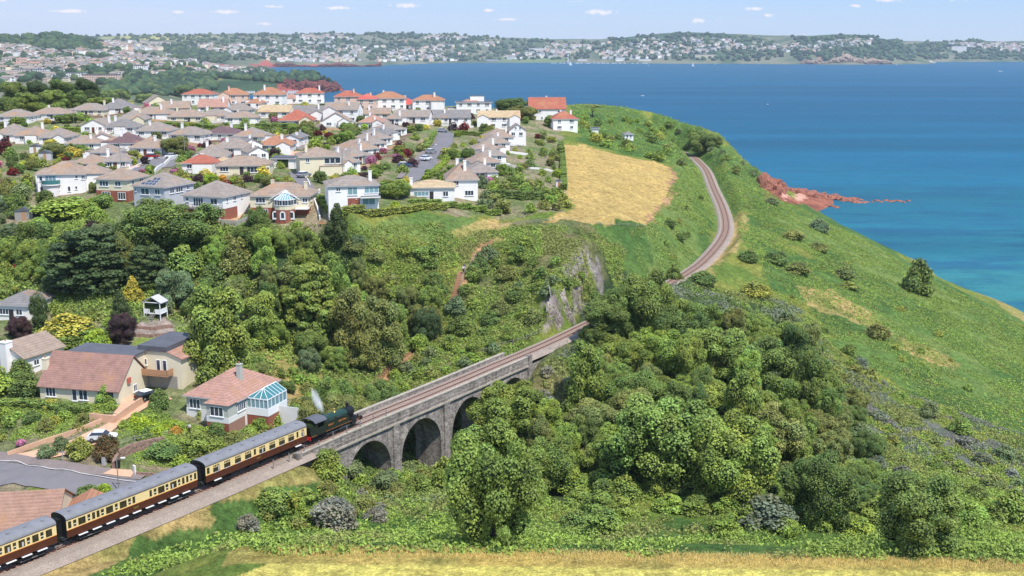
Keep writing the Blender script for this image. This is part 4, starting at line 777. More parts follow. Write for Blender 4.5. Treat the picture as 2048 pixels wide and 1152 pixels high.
# --- the rest of the estate: foot x, foot y, width, roof, roof colour, wall, storeys, yaw
EST = [(172, 345, 62, 'hip', 'br', 'w', 1, -10), (232, 340, 50, 'hip', 'gb', 'w', 1, 10), (208, 322, 46, 'hip', 'gb', 'w', 1, 0), (166, 303, 62, 'hip', 'br', 'w', 1, 8), (206, 296, 52, 'gable', 'br', 'w', 1, 20), (250, 302, 56, 'hip', 'dk', 'w', 1, 6), (292, 312, 60, 'hip', 'br', 'w', 1, 0),
 (18, 284, 56, 'hip', 'gb', 'w', 1, 5), (62, 286, 56, 'hip', 'br', 'w', 1, 5), (106, 290, 50, 'hip', 'gb', 'w', 1, 5), (25, 246, 60, 'hip', 'gb', 'w', 1, 0), (98, 240, 66, 'hip', 'br', 'w', 1, 0), (174, 232, 64, 'hip', 'gb', 'c', 1, 0), (234, 228, 56, 'hip', 'gy', 'w', 1, 0),
 (188, 266, 48, 'gable', 'gb', 'w', 1, 0), (240, 268, 56, 'hip', 'gy', 'w', 1, 0), (306, 276, 62, 'hip', 'gb', 'w', 1, 0), (372, 284, 66, 'hip', 'gb', 'w', 1, -4), (440, 282, 62, 'hip', 'dk', 'w', 1, 0), (496, 288, 56, 'hip', 'gb', 'w', 1, 0),
 (304, 240, 72, 'hip', 'br', 'w', 1, 0), (262, 252, 50, 'hip', 'gb', 'c', 1, 0), (352, 228, 50, 'gable', 'br', 'w', 1, 10), (372, 246, 66, 'hip', 'br', 'c', 1, 0), (318, 217, 42, 'gable', 'gb', 'c', 1, 30), (426, 244, 60, 'hip', 'gb', 'w', 1, 0), (482, 248, 58, 'hip', 'br', 'w', 1, 0), (425, 226, 52, 'gable', 'pk', 'w', 1, 0), (472, 232, 46, 'hip', 'gb', 'w', 1, 0),
 (394, 210, 54, 'hip', 'red', 'w', 2, 0), (467, 212, 52, 'hip', 'or', 'p', 2, 6), (507, 218, 26, 'hip', 'or', 'w', 1, 0), (536, 212, 52, 'hip', 'or', 'w', 2, 0), (578, 208, 36, 'hip', 'pk', 'w', 1, 0), (620, 208, 50, 'hip', 'red', 'w', 2, 6), (548, 236, 58, 'gable', 'tan', 'w', 1, 0), (616, 240, 54, 'gable', 'gy', 'w', 1, 0), (592, 254, 62, 'hip', 'red', 'c', 1, 0), (682, 246, 62, 'gable', 'gb', 'w', 2, 0), (672, 256, 50, 'gable', 'br', 'w', 1, 0),
 (748, 240, 60, 'gable', 'br', 'w', 1, 0), (697, 216, 50, 'hip', 'red', 'p', 2, 0), (733, 222, 34, 'hip', 'brr', 'p', 2, 0), (778, 220, 62, 'hip', 'or', 'w', 2, 0), (815, 220, 32, 'hip', 'brr', 'w', 1, 0), (856, 224, 56, 'hip', 'or', 'w', 2, 4), (822, 246, 66, 'gable', 'gb', 'w', 1, 0), (902, 248, 72, 'gable', 'gy', 'w', 1, 0), (742, 258, 46, 'hip', 'pk', 'w', 1, 0), (760, 262, 34, 'hip', 'gb', 'w', 1, 0), (786, 250, 30, 'hip', 'gb', 'w', 1, 0),
 (420, 330, 60, 'hip', 'gb', 'w', 1, 0), (462, 312, 66, 'hip', 'gb', 'w', 1, -6), (504, 306, 36, 'gable', 'gy', 'w', 1, 40), (548, 306, 62, 'hip', 'or', 'w', 1, 6), (518, 322, 36, 'gable', 'gb', 'w', 1, 30), (582, 292, 30, 'gable', 'gy', 'w', 1, 0),
 (700, 343, 46, 'hip', 'gb', 'w', 1, 50), (722, 328, 40, 'hip', 'gb', 'w', 1, 52), (741, 314, 38, 'hip', 'br', 'w', 1, 54), (757, 302, 34, 'hip', 'gb', 'w', 1, 55), (771, 291, 32, 'hip', 'gb', 'w', 1, 55), (786, 281, 30, 'hip', 'gy', 'w', 1, 55), (800, 272, 28, 'hip', 'gb', 'w', 1, 50),
 (966, 362, 54, 'hip', 'gb', 'w', 1, 8), (972, 342, 52, 'hip', 'br', 'w', 1, 8), (985, 326, 50, 'hip', 'gb', 'w', 1, 8), (975, 312, 46, 'hip', 'br', 'w', 1, 8), (994, 300, 48, 'hip', 'gb', 'w', 1, 8), (1000, 288, 50, 'hip', 'br', 'w', 1, 8)]
for (px, b, wp, rf, rc, wc, ns, yw) in EST: house(px, b, wp * (1.1 if abs(yw) < 40 else 1.35), rf, rc, wc, ns, yw + random.uniform(-6, 6), dep=random.uniform(8.5, 12.5), wing=random.choice([None, [(-.5, -.12, -1.8, 2, 'gable', 'y', ns)], [(.1, .5, -2.0, 2, 'gable', 'y', ns)], [(.5, .78, 1.2, 6.5, 'flat', 'x', 1)], [(-.78, -.5, 1.0, 6, 'flat', 'x', 1)], [(.12, .48, -1.6, 3, 'hip', 'y', ns)], [(-.15, .2, -1.1, 2, 'flat', 'x', 1)]]) if rf == 'hip' or random.random() < .4 else None, pitch=random.uniform(.42, .6), chim=((random.choice((-.3, -.15, .2, .35)), random.choice((.3, .6)), random.choice((.8, 1.2, 1.5))),) if random.random() < .9 else ())
r, W, Dp, HT, zt, ro = house(1035, 290, 34, 'gable', 'gb', 'w', 2, 4, dep=8, axis='y', pitch=.7, chim=(), wf=[(-.25, 1, 1.4, 1.3, 2), (.2, 1, 1.4, 1.3, 2), (-.1, 1.75, .7, .9, 1), (.15, 1.75, .7, .9, 1)], label='tall white gabled house with a fully glazed upper floor facing the gardens')
house(998, 258, 84, 'gable', 'tan', 'w', 2, 2, dep=9, pitch=.5, eave=2.3, chim=((-.05, .5, .9),), wing=[(.25, .5, -1.5, 4, 'gable', 'y', 2), (-.52, -.25, -1.2, 4, 'gable', 'y', 2)], label='white house with a tan roof and two front gables below the flat-roofed white house')
r, W, Dp, HT, zt, ro = house(948, 228, 70, 'flat', 'gy', 'w', 2, 4, dep=9, chim=(), wing=[(-.75, -.5, 1, 6, 'flat', 'x', 1), (-.1, .3, 3, 8, 'flat', 'x', 3)], label='white flat-roofed block-like house with parapets on the skyline')
rr_ = MB(); roofgeo(rr_, -W * .3, W * .15, 2, 8, HT + .2, 'hip', .4); o = rr_.obj('roof', M['tile'], r); o.color = RC['pk']
r, W, Dp, HT, zt, ro = house(1095, 243, 74, 'gable', 'red', 'w', 2, 2, dep=12, pitch=.75, eave=2.7, chim=((0, .75, .8),), wf=[(-.15, 0, .7, 1.2, 1), (.05, 0, .7, 1.2, 1), (.35, 0, 1.4, 1.3, 2), (-.35, 0, 1.4, 1.3, 2), (-.2, 1, .9, .9, 1), (.3, 1, .9, .9, 1)], label='large white house with a big orange-red gabled roof against the sea')
house(1131, 262, 50, 'hip', 'red', 'w', 2, 10, dep=9, eave=2.5, pitch=.6, chim=((-.1, .6, .8), (.3, .5, .8)), label='white house with an orange-red hipped roof right of the large gabled one')
house(1190, 268, 8, 'flat', 'gy', 'w', 1, 0, dep=3, chim=(), auto=False, wf=(), w_m=3, label='tiny white hut in the clifftop gardens left', name='hut', cat='hut')
house(1258, 280, 18, 'hip', 'gy', 'w', 1, 10, dep=4, chim=(), auto=False, wf=[(-.2, 0, .8, 1.2, 1), (.2, 0, .8, 1.2, 1)], label='small white summerhouse with a grey roof on the clifftop', name='summerhouse', cat='summerhouse')
# --- the valley bungalows
r, W, Dp, HT, zt, ro = house(160, 805, 178, 'gable', 'pk', 'c', 1, -13, dep=9.2, pitch=.92, eave=2.4, chim=(), auto=False, axis='x', wf=[(-.36, 0, 1.8, 1.5, 3), (-.06, 0, .9, 1.9, 1), (.05, 0, 1.6, 1.7, 2), (.36, 0, 2.2, 2.0, 2)], wr=[(.5, 0, 1.0, 1.2, 2)], label='cream bungalow with a steep pinkish-red tiled roof overgrown with creeper')
ro.color = S(164, 126, 114, .8); chimney(r, ro, -W * .5 - .1, 2.2, 4.3, 2.0, .8, 3.2, 'c')
MB().box(-W * .36, W * .5, 5.0, 10.6, 6.55, 6.85).obj('flat_roof', M['flat'], r); MB().box(-W * .34, W * .48, 5.2, 10.4, -1, 6.55).obj('dormer', M['wallc'], r).color = WC['c']
MB().box(W * .5 + .1, W * .5 + .3, 2.3, 3.2, 2.9, 3.8).obj('sign_panel', M['tile'], r).color = RC['brr']
r2, W2, D2, H2, z2, ro2 = house(320, 775, 60, 'gable', 'pk', 'c', 2, -17, dep=9, eave=2.6, chim=(), auto=False, pitch=.35, w_m=8.5, axis='y', wf=[(.0, 1, .8, 1.9, 1), (.14, 1, .8, 1.9, 1), (-.3, 1, .9, 1.1, 2)], label='cream annexe with french windows, wooden balcony and dark flat roof')
MB().box(-W2 * .42, W2 * .22, -.25, 9.2, H2 + .85, H2 + 1.72).obj('flat_roof', M['flat'], r2)
MB().box(-W2 * .5, W2 * .32, -1.8, 0, 2.45, 2.65).obj('balcony', M['wood'], r2); b = MB(); b.box(-W2 * .5, W2 * .32, -1.8, -1.72, 2.7, 3.55).box(W2 * .32 - .08, W2 * .32, -1.8, 0, 2.7, 3.55).obj('balcony_railing', M['wood'], r2)
MB().box(-W2 * .3, W2 * .4, -.08, .1, 0, 2.15).obj('garage_door', M['greywood'], r2); window(r2, -W2 * .48, -1.0, .9, 1.6, 1.2, PI / 5, 2)
r, W, Dp, HT, zt, ro = house(425, 846, 118, 'hip', 'pk', 'lg', 1, -20, dep=12, pitch=.62, eave=2.7, chim=((.22, .42, 1.6),), auto=False, wf=[(-.33, 0, 2.0, 1.6, 3)], zoff=1.5, wing=[(.08, .5, -2.4, 2, 'hip', 'y', 1)], label='sage-walled bungalow with a pinkish tiled roof beside the train, conservatory at its side')
MB().box(-W / 2 - .04, W / 2 + .04, -.04, Dp, -3, .55).box(W * .08 - .04, W / 2 + .05, -2.44, 2, -.35, .55).obj('plinth', M['white'], r); MB().box(W * .08 - .03, W / 2 + .045, -2.43, 2, -4, -.35).box(-W / 2 - .03, W * .08, -.03, 1, -4, -.6).obj('lower_wall', M['brick'], r)
window(r, W * .28, -2.42, .65, 2.4, 1.55, 0, 3); window(r, W * .27, -2.46, -2.1, 1.7, 1.5, 0, 3); window(r, W / 2 + .03, 1.2, .75, 2.2, 1.2, PI / 2, 4)
c0, c1, d0_, d1_ = W / 2 + .1, W / 2 + 3.9, 2.6, 8.2
MB().box(c0, c1, d0_, d1_, -4, .3).obj('conservatory_base', M['brick'], r); con = MB().box(c0 + .06, c1 - .06, d0_ + .06, d1_ - .06, .3, 2.3).obj('conservatory', M['glassb'], r)
f = MB()
for i in range(6):
    t = i / 5; f.box(c0 + (c1 - c0) * t - .05, c0 + (c1 - c0) * t + .05, d0_ - .02, d0_ + .08, .3, 2.4); f.box(c1 - .08, c1 + .02, d0_ + (d1_ - d0_) * t - .05, d0_ + (d1_ - d0_) * t + .05, .3, 2.4)
f.box(c0, c1 + .03, d0_ - .03, d0_ + .1, 2.3, 2.45).box(c1 - .1, c1 + .03, d0_, d1_, 2.3, 2.45).box(c0, c1 + .03, d0_ - .04, d0_ + .1, -.3, .9).box(c1 - .1, c1 + .04, d0_, d1_, -.3, .9)
ap = ((c0 + c1) / 2, d0_ + 1.9, 3.6); ap2 = ((c0 + c1) / 2, d1_, 3.6)
for x in (c0, c0 + (c1 - c0) * .33, c0 + (c1 - c0) * .66, c1): f.tube((x, d0_, 2.45), ap, .05, n=4)
for i in range(5): y_ = d0_ + 1.9 + (d1_ - d0_ - 1.9) * i / 4; f.tube((c0, y_, 2.45), (ap[0], y_, 3.6), .05, n=4); f.tube((c1, y_, 2.45), (ap[0], y_, 3.6), .05, n=4)
f.tube(ap, ap2, .08, n=5); f.obj('conservatory_frame', M['pvc'], con)
g = MB(); g.poly([(c0, d0_, 2.42), (c1, d0_, 2.42), ap]); g.poly([(c1, d0_, 2.42), (c1, d1_, 2.42), ap2, ap]); g.poly([(c0, d1_, 2.42), (c0, d0_, 2.42), ap, ap2]); g.obj('conservatory_roof', M['glasst'], con)
f = MB()
for i in range(7): f.box(c1 + .2 + i * .0, c1 + .3, d0_ - 1.0 + i * .5, d0_ - .9 + i * .5, -1.5, .9)
MB().box(c1 + .05, c1 + 3.6, d0_ + 3.0, d0_ + 3.1, -2.5, .6).obj('white_panel', M['white'], r)
for px, b, wp, yw, rc, lab in ((12, 745, 100, -24, 'br', 'white house with a broad white chimney at the left edge'), (25, 640, 66, -10, 'gy', 'small white building with a grey roof and a sunroom at the left edge')):
    r, W, Dp, HT, zt, ro = house(px, b, wp, 'gable' if rc == 'br' else 'hip', rc, 'w', 1, yw, dep=9, pitch=.5, eave=3.0, chim=(), label=lab)
    if rc == 'br': chimney(r, ro, W * .1, -.3, 3.6, 2.0, 1.5, 5); roofgeo(q := MB(), W * .1, W * .5, 3, 9, 3.0, 'gable', .5, .4, 'y'); q.obj('roof', M['tile'], r).color = RC['pk']
r, W, Dp, HT, zt, ro = house(-58, 1062, 150, 'gable', 'pk', 'c', 1, 9, dep=11, pitch=.55, eave=2.5, zoff=-2.9, chim=(), auto=False, wf=(), axis='x', w_m=20, label='bungalow with a broad orange-ridged tiled roof behind the train at the lower left')
ro.color = S(170, 134, 116, .8)
MB().prism([(W / 2 - .1, 2.4), (W / 2 + 5.4, 2.4), (W / 2 + 2.6, 3.8)], 3, 10, 'y').obj('porch_roof', M['tile'], r).color = RC['or']; MB().box(W / 2, W / 2 + 5, 3.3, 9.8, -2, 2.4).obj('porch', M['wallc'], r).color = WC['g']

GARD = []
def frontgarden():
    for hh in [q for q in HOUSES if not q['label']]:
        o = hh['o']; a = o.rotation_euler.z; W = hh['W']; k = random.random()
        def wp(u, v): x = o.location.x + u * math.cos(a) - v * math.sin(a); y = o.location.y + u * math.sin(a) + v * math.cos(a); return x, y
        if k < .5:
            mb = MB(); n_ = 6; v = -random.uniform(3.2, 4.6); sk = random.uniform(-1.5, 1.5)
            for i in range(n_):
                p = wp(-W * .55 + (W * 1.1) * i / n_, v + sk * i / n_); q = wp(-W * .55 + (W * 1.1) * (i + 1) / n_, v + sk * (i + 1) / n_); z0, z1 = float(T(*p)), float(T(*q)); b = len(mb.v); dx, dy = -math.sin(a) * .12, math.cos(a) * .12
                mb.v += [(p[0] - dx, p[1] - dy, z0 - .4), (q[0] - dx, q[1] - dy, z1 - .4), (q[0] + dx, q[1] + dy, z1 - .4), (p[0] + dx, p[1] + dy, z0 - .4), (p[0] - dx, p[1] - dy, z0 + .8), (q[0] - dx, q[1] - dy, z1 + .8), (q[0] + dx, q[1] + dy, z1 + .8), (p[0] + dx, p[1] + dy, z0 + .8)]
                mb.f += [(b, b + 3, b + 2, b + 1), (b + 4, b + 5, b + 6, b + 7), (b, b + 1, b + 5, b + 4), (b + 1, b + 2, b + 6, b + 5), (b + 2, b + 3, b + 7, b + 6), (b + 3, b, b + 4, b + 7)]
            o2 = mb.obj('garden_wall', random.choice([M['white'], M['drive'], M['rubble']])); o2['category'] = 'wall'; o2['group'] = 'front garden walls of the estate'; GARD.append((o2, hh))
        if random.random() < .55:
            u = random.choice((-1, 1)) * W * .62; pts = [wp(u - 1.4, -5.5), wp(u + 1.4, -5.5), wp(u + 1.4, 3.5), wp(u - 1.4, 3.5)]; d_ = drape('driveway', pts, random.choice([M['pavement'], M['drive']]), .15); tag(d_, kind='structure')
frontgarden()
# --- summerhouse, sheds
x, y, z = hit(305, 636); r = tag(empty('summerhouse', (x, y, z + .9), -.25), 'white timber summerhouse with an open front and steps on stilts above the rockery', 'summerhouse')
b = MB()
for sx in (-1.7, 1.7):
    for sy in (0, 2.4): b.box(sx - .07, sx + .07, sy - .07, sy + .07, -1.4, 2.1)
b.box(-1.8, 1.8, -.06, 2.5, -.1, .02).box(-1.7, 1.7, 2.3, 2.4, 0, 2.1).box(-1.7, -.5, -.03, .05, 0, .8).box(.6, 1.7, -.03, .05, 0, .8).box(-1.7, 1.7, -.04, .06, 2.0, 2.15).box(-1.75, -1.65, 0, 2.4, .0, .8).box(1.65, 1.75, 0, 2.4, 0, .8); b.obj('frame', M['pvc'], r)
MB().box(-1.6, 1.6, .3, 2.25, .02, 2.0).obj('interior_shade', M['core'], r)  # solid dark box, shade behind the open front put into its colour
q = MB(); roofgeo(q, -1.7, 1.7, 0, 2.4, 2.15, 'gable', .55, .35, 'y'); q.obj('roof', M['fascia'], r); s2 = MB()
for i in range(4): s2.box(-.5, .6, -.3 - i * .3, -i * .3, -.35 - i * .28, -.25 - i * .28)
s2.tube((-.55, -.1, .8), (-.55, -1.3, -.3), .04, n=4).tube((.65, -.1, .8), (.65, -1.3, -.3), .04, n=4).tube((.65, -1.3, -.3), (.65, -1.3, -1.5), .05, n=4).tube((-.55, -1.3, -.3), (-.55, -1.3, -1.5), .05, n=4); s2.obj('steps', M['greywood'], r); FOOT.append((x, y + 1.2, 1, 0, 2.6, 3))
def shed(px, b, wpx, label, m='greywood', roofm='flat', hgt=2.0, name='shed', yaw=.2):
    x, y, z = hit(px, b); W = wpx / ppm(x, y, z); r = tag(empty(name, (x, y, z), yaw), label, name); MB().box(-W / 2, W / 2, 0, W * .7, -1, hgt).obj('wall', M[m], r)
    MB().prism([(-W / 2 - .15, hgt), (W / 2 + .15, hgt + .01), (0, hgt + W * .22)], -.15, W * .7 + .15, 'y').obj('roof', M[roofm], r); MB().box(-.35, .4, -.05, .02, 0, 1.75).obj('door', M['wood'], r); FOOT.append((x, y + W * .35, 1, 0, W / 2 + .5, W / 2 + .5))
shed(48, 440, 34, 'grey wooden shed on the terrace at the left of the wide rounded bush'); shed(70, 306, 20, 'white garden shed among the trees at the far left', 'white'); shed(927, 333, 14, 'teal-painted garden shed right of the street bungalows', 'glasst', name='garden_shed'); shed(1118, 376, 12, 'white garden shed against the edge of the tan field', 'white', name='garden_shed')
shed(90, 320, 24, 'pale blue-grey shed beside the grey-green tree', 'fascia')
def gwall(name, pts, hgt, th, m, label, base=.4, cat='wall'):
    L = [hit(*p) for p in pts]; mb = MB()
    for a, b in zip(L, L[1:]):
        d = np.array([b[0] - a[0], b[1] - a[1]]); ln_ = np.linalg.norm(d); d /= ln_; n_ = np.array([-d[1], d[0]]) * th / 2; k = max(1, int(ln_ / 2))
        for i in range(k):
            p = np.array(a[:2]) + d * ln_ * i / k; q = np.array(a[:2]) + d * ln_ * (i + 1) / k; z0, z1 = float(T(*p)), float(T(*q)); bb = len(mb.v)
            mb.v += [(p[0] - n_[0], p[1] - n_[1], z0 - base), (q[0] - n_[0], q[1] - n_[1], z1 - base), (q[0] + n_[0], q[1] + n_[1], z1 - base), (p[0] + n_[0], p[1] + n_[1], z0 - base), (p[0] - n_[0], p[1] - n_[1], z0 + hgt), (q[0] - n_[0], q[1] - n_[1], z1 + hgt), (q[0] + n_[0], q[1] + n_[1], z1 + hgt), (p[0] + n_[0], p[1] + n_[1], z0 + hgt)]
            mb.f += [(bb, bb + 3, bb + 2, bb + 1), (bb + 4, bb + 5, bb + 6, bb + 7), (bb, bb + 1, bb + 5, bb + 4), (bb + 1, bb + 2, bb + 6, bb + 5), (bb + 2, bb + 3, bb + 7, bb + 6), (bb + 3, bb, bb + 4, bb + 7)]
    return tag(mb.obj(name, m), label, cat)
gwall('garden_wall', [(15, 913), (60, 897), (95, 885), (150, 868), (222, 838)], .7, .3, M['drive'], 'low cream wall along the left side of the driveway')
gwall('retaining_wall', [(180, 842), (230, 848), (262, 825), (290, 806)], 1.3, .3, M['drive'], 'peach rendered retaining wall below the red-roofed bungalow')
gwall('stone_wall', [(228, 940), (238, 918), (262, 905), (310, 893), (330, 890)], 1.3, .5, M['rubble'], 'rough stone terrace wall beside the gateway')
gwall('gate_pillar', [(268, 950), (271, 949)], 1.4, .6, M['white'], 'white gate pillar right of the gateway', cat='pillar'); gwall('stone_wall', [(272, 950), (300, 952), (335, 955)], .5, .4, M['rubble'], 'low stone wall in front of the dark clipped hedge')
gwall('gate_pillar', [(206, 928), (212, 930)], 1.2, .5, M['fascia'], 'pale grey gate pillar left of the gateway', cat='pillar')
gwall('terrace_wall', [(10, 470), (50, 476), (90, 468)], 1.2, .4, M['rubble'], 'pale terrace wall at the left below the shed'); gwall('terrace_wall', [(440, 452), (470, 456), (500, 445)], 1.5, .3, M['greywood'], 'grey terrace wall below the house with the long balcony')
gwall('garden_wall', [(310, 348), (330, 332), (356, 318)], 1.1, .3, M['white'], 'white garden wall curving along the estate road'); gwall('garden_wall', [(620, 372), (605, 350), (597, 338)], .5, .2, M['white'], 'white kerb wall along the garage drive'); gwall('garden_wall', [(245, 350), (275, 332), (330, 318)], .5, .2, M['white'], 'low pale wall on the far side of the estate road')
gwall('stone_wall', [(640, 385), (628, 400), (640, 440)], .9, .25, M['white'], 'white stepped wall right of the house with the glass gable'); gwall('stone_wall', [(1290, 700), (1291, 700)], .1, .1, M['rubble'], 'tiny stone marker') if False else None
gwall('stone_wall', [(255, 655), (300, 660), (345, 655)], .6, .5, M['rubble'], 'upper rockery wall below the summerhouse'); gwall('stone_wall', [(262, 672), (300, 675), (350, 668)], .6, .5, M['rubble'], 'lower rockery wall above the small lawn')
gwall('stone_wall', [(970, 290), (1000, 305), (1060, 312)], .8, .3, M['white'], 'white garden wall right of the street bungalows'); gwall('stone_wall', [(1010, 330), (1060, 338), (1110, 345)], .6, .3, M['white'], 'lower white garden wall near the tan field')

# ------------------------------------------------------------------ the train
def onrails(s0, s1, name, label, cat):
    a = np.array(trk(s0)); b = np.array(trk(s1)); m = (a + b) / 2; ang = math.atan2(b[1] - a[1], b[0] - a[0]); return tag(empty(name, tuple(m), ang), label, cat)
def wheelset(parent, x, r_, w_=.12, n=20, name='wheel', spokes=False):
    for sy in (-1, 1):
        o = MB(); o.tube((0, -w_ / 2, 0), (0, w_ / 2, 0), r_, n=n); o.tube((0, -w_ / 2 - .02 * 0, 0), (0, -w_ / 2 - .04, 0), r_ * .25, n=8)
        q = o.obj(name, M['black'], parent); q.location = (x, sy * .76, r_)
def carriage(s0, s1, label, wins, kind):
    L = math.hypot(*(np.array(trk(s1)[:2]) - np.array(trk(s0)[:2]))); h = L / 2; r = onrails(s0, s1, 'railway_carriage', label, 'carriage'); hw = 1.38
    MB().box(-h, h, -hw, hw, 1.12, 2.05).obj('lower_body', M['choc'], r); MB().box(-h, h, -hw + .005, hw - .005, 2.05, 3.22).obj('upper_body', M['cream'], r)
    MB().box(-h, h, -hw - .02, hw + .02, 3.22, 3.30).obj('gutter', M['choc'], r)
    pr = [(-hw - .03, 3.30)] + [(-hw * math.cos(t) * 1.015, 3.30 + .62 * math.sin(t) ** .8) for t in np.linspace(.12, PI - .12, 15)] + [(hw + .03, 3.30)]
    ro = MB().prism(pr, -h - .03, h + .03, 'x').obj('roof', M['croof'], r, smooth=False)
    for i in range(9): x = -h + (i + .5) * L / 9; MB().box(x - .18, x + .18, -.5 + (i % 2) * .1 - .12, -.5 + .12, 3.84, 4.0).obj('roof_vent', M['croof'], ro)
    MB().box(-h + .3, h - .3, -1.1, 1.1, .95, 1.12).obj('underframe', M['black'], r); t = MB()
    for sy in (-1, 1): t.tube((-h * .45, sy * 1.1, .95), (-h * .1, sy * 1.1, .45), .05, n=5).tube((h * .45, sy * 1.1, .95), (h * .1, sy * 1.1, .45), .05, n=5).tube((-h * .1, sy * 1.1, .45), (h * .1, sy * 1.1, .45), .05, n=5)
    t.obj('truss', M['black'], r); MB().box(-1.6, -.2, -1.15, -.5, .42, .95).obj('battery_box', M['black'], r); MB().tube((.8, -.7, .62), (2.6, -.7, .62), .26, n=12).obj('brake_cylinder', M['black'], r)
    for e in (-1, 1):
        MB().prism([(-hw, 1.12), (hw, 1.12), (hw, 3.3)] + [(p, q) for p, q in pr[::-1]][1:-1] + [(-hw, 3.3)], e * h + (.031 if e > 0 else -.07), e * h + (.07 if e > 0 else -.031), 'x').obj('end_wall', M['black'], r)
        MB().box(min(e * h, e * (h + .62)), max(e * h, e * (h + .62)), -.55, .55, 1.2, 3.35).obj('gangway', M['black'], r)
        for sy in (-1, 1): MB().tube((e * h, sy * .86, 1.02), (e * (h + .55), sy * .86, 1.02), .09, n=8).tube((e * (h + .5), sy * .86, 1.02), (e * (h + .58), sy * .86, 1.02), .24, n=12).obj('buffer', M['black'], r)
        bg_ = empty('bogie', (e * (h - 3.1), 0, 0)); bg_.parent = r
        f = MB()
        for sy in (-1, 1): f.box(-1.8, 1.8, sy * 1.0 - .06, sy * 1.0 + .06, .42, .72).box(-1.55, -1.0, sy * 1.08 - .06, sy * 1.08 + .06, .3, .6).box(1.0, 1.55, sy * 1.08 - .06, sy * 1.08 + .06, .3, .6).box(-.5, .5, sy * 1.08 - .05, sy * 1.08 + .05, .3, .5)
        f.box(-.25, .25, -1, 1, .5, .9); f.obj('bogie_frame', M['black'], bg_)
        for x in (-1.3, 1.3): wheelset(bg_, x, .46)
        for sy in (-1, 1): MB().box(e * (h - 3.1) - 1.5, e * (h - 3.1) + 1.5, sy * 1.22 - .04, sy * 1.22 + .1, .36, .4).obj('step_board', M['metal'], r) if kind != 'open' else None
    nst = 2 if kind == 'open' else 9
    for i in range(nst):
        x = (-h + 2 + (L - 4) * i / max(1, nst - 1)) if nst > 2 else (-1 + 2 * i) * (h - 1.9)
        for sy in (-1, 1): MB().box(x - .6, x + .6, min(sy * 1.4, sy * 1.62), max(sy * 1.4, sy * 1.62), .98, 1.05).obj('step', M['pvc'], r)
    for (f0, f1, ty) in wins:
        x0, x1 = -h + f0 * L, -h + f1 * L
        for sy in (-1, 1):
            y0, y1 = sorted((sy * (hw - .02), sy * (hw + .022)))
            if ty == 'N': o = MB().box(x0, x1, y0, y1, 2.25, 3.05)
            elif ty == 'D': o = MB().box(x0, x1, y0, y1, 2.62, 3.02).box(x0 + .03, x1 - .03, y0, y1, 2.28, 2.5)
            elif ty == 'W': o = MB().box(x0, x1, y0, y1, 2.2, 3.02)
            else:
                o = MB().box(x0, x1, y0, y1, 2.12, 2.72)
                for k in range(4): o.box(x0 + (x1 - x0) * (.06 + .24 * k), x0 + (x1 - x0) * (.2 + .24 * k), y0, y1, 2.82, 3.06)
            w_ = o.obj('window', M['dkglass'], r)
            if ty in 'WO' and random.random() < .6: xx = random.uniform(x0 + .2, x1 - .3); c_ = MB().box(xx, xx + .22, *sorted((sy * (hw + .02), sy * (hw + .03))), 2.2, 2.75).obj('curtain', M['fascia'], w_)
            if ty == 'O': MB().box(x0 - .05, x1 + .05, *sorted((sy * (hw + .0), sy * (hw + .03))), 2.06, 2.11).obj('sill', M['pvc'], w_)
            if ty == 'D': MB().box(x0 + .02, x1 - .02, *sorted((sy * (hw + .0), sy * (hw + .028))), 2.52, 2.58).obj('door_rail', M['pvc'], w_)
    for sy in (-1, 1): MB().box(-.4, .4, *sorted((sy * (hw - .01), sy * (hw + .012))), 1.5, 1.68).obj('crest', M['brass'], r); MB().box(-h, h, *sorted((sy * (hw - .01), sy * (hw + .014))), 2.02, 2.07).obj('lining', M['orange'], r)
    return r
def fr_(a, b, x0, x1, k): q0 = (a - x0) / (x1 - x0); q1 = (b - x0) / (x1 - x0); f = lambda q: q / (k - (k - 1) * q); return f(q0), f(q1)
c1w = [fr_(a, b, 1190, 1792, 1.105) + (t,) for a, b, t in ((1198, 1213, 'N'), (1235, 1275, 'O'), (1300, 1337, 'O'), (1365, 1400, 'O'), (1425, 1462, 'O'), (1478, 1490, 'N'), (1510, 1546, 'O'), (1570, 1605, 'O'), (1628, 1662, 'O'), (1683, 1717, 'O'), (1733, 1743, 'N'), (1762, 1778, 'O'))]
c2w = [fr_(a, b, 388, 1155, 1.118) + (t,) for a, b, t in ((397, 415, 'N'), (427, 445, 'D'), (457, 499, 'W'), (511, 527, 'D'), (538, 555, 'N'), (565, 581, 'N'), (590, 607, 'D'), (620, 660, 'W'), (672, 688, 'D'), (700, 740, 'W'), (750, 765, 'D'), (775, 790, 'N'), (875, 888, 'N'), (900, 915, 'D'), (925, 962, 'W'), (970, 985, 'D'), (997, 1033, 'W'), (1042, 1055, 'D'), (1066, 1079, 'N'), (1090, 1102, 'N'), (1112, 1124, 'D'), (1136, 1148, 'N'))]
c3w = []; x_ = .02
for k in range(11): c3w += [(x_, x_ + .022, 'D' if k % 2 else 'N')] if False else [(x_, x_ + .02, 'D'), (x_ + .035, x_ + .075, 'W')]; x_ += .0875
def sof(x, y): a, s_, g = trkdist(np.array([x]), np.array([y])); return float(s_[0])
sA, sB = sof(-52.4, 124.5), sof(-41.6, 140.4); sC, sD = sof(-41.2, 141.7), sof(-30.6, 157.6)
carriage(sC + .05, sD, 'chocolate and cream carriage with wide vented windows, coupled right behind the locomotive', c1w, 'open')
carriage(sA, sB, 'middle chocolate and cream carriage with compartment doors and a blank cream panel', c2w, 'comp')
carriage(sA - 20.6, sA - 1.3, 'chocolate and cream compartment carriage, last in view and cut by the left edge', c3w, 'comp')
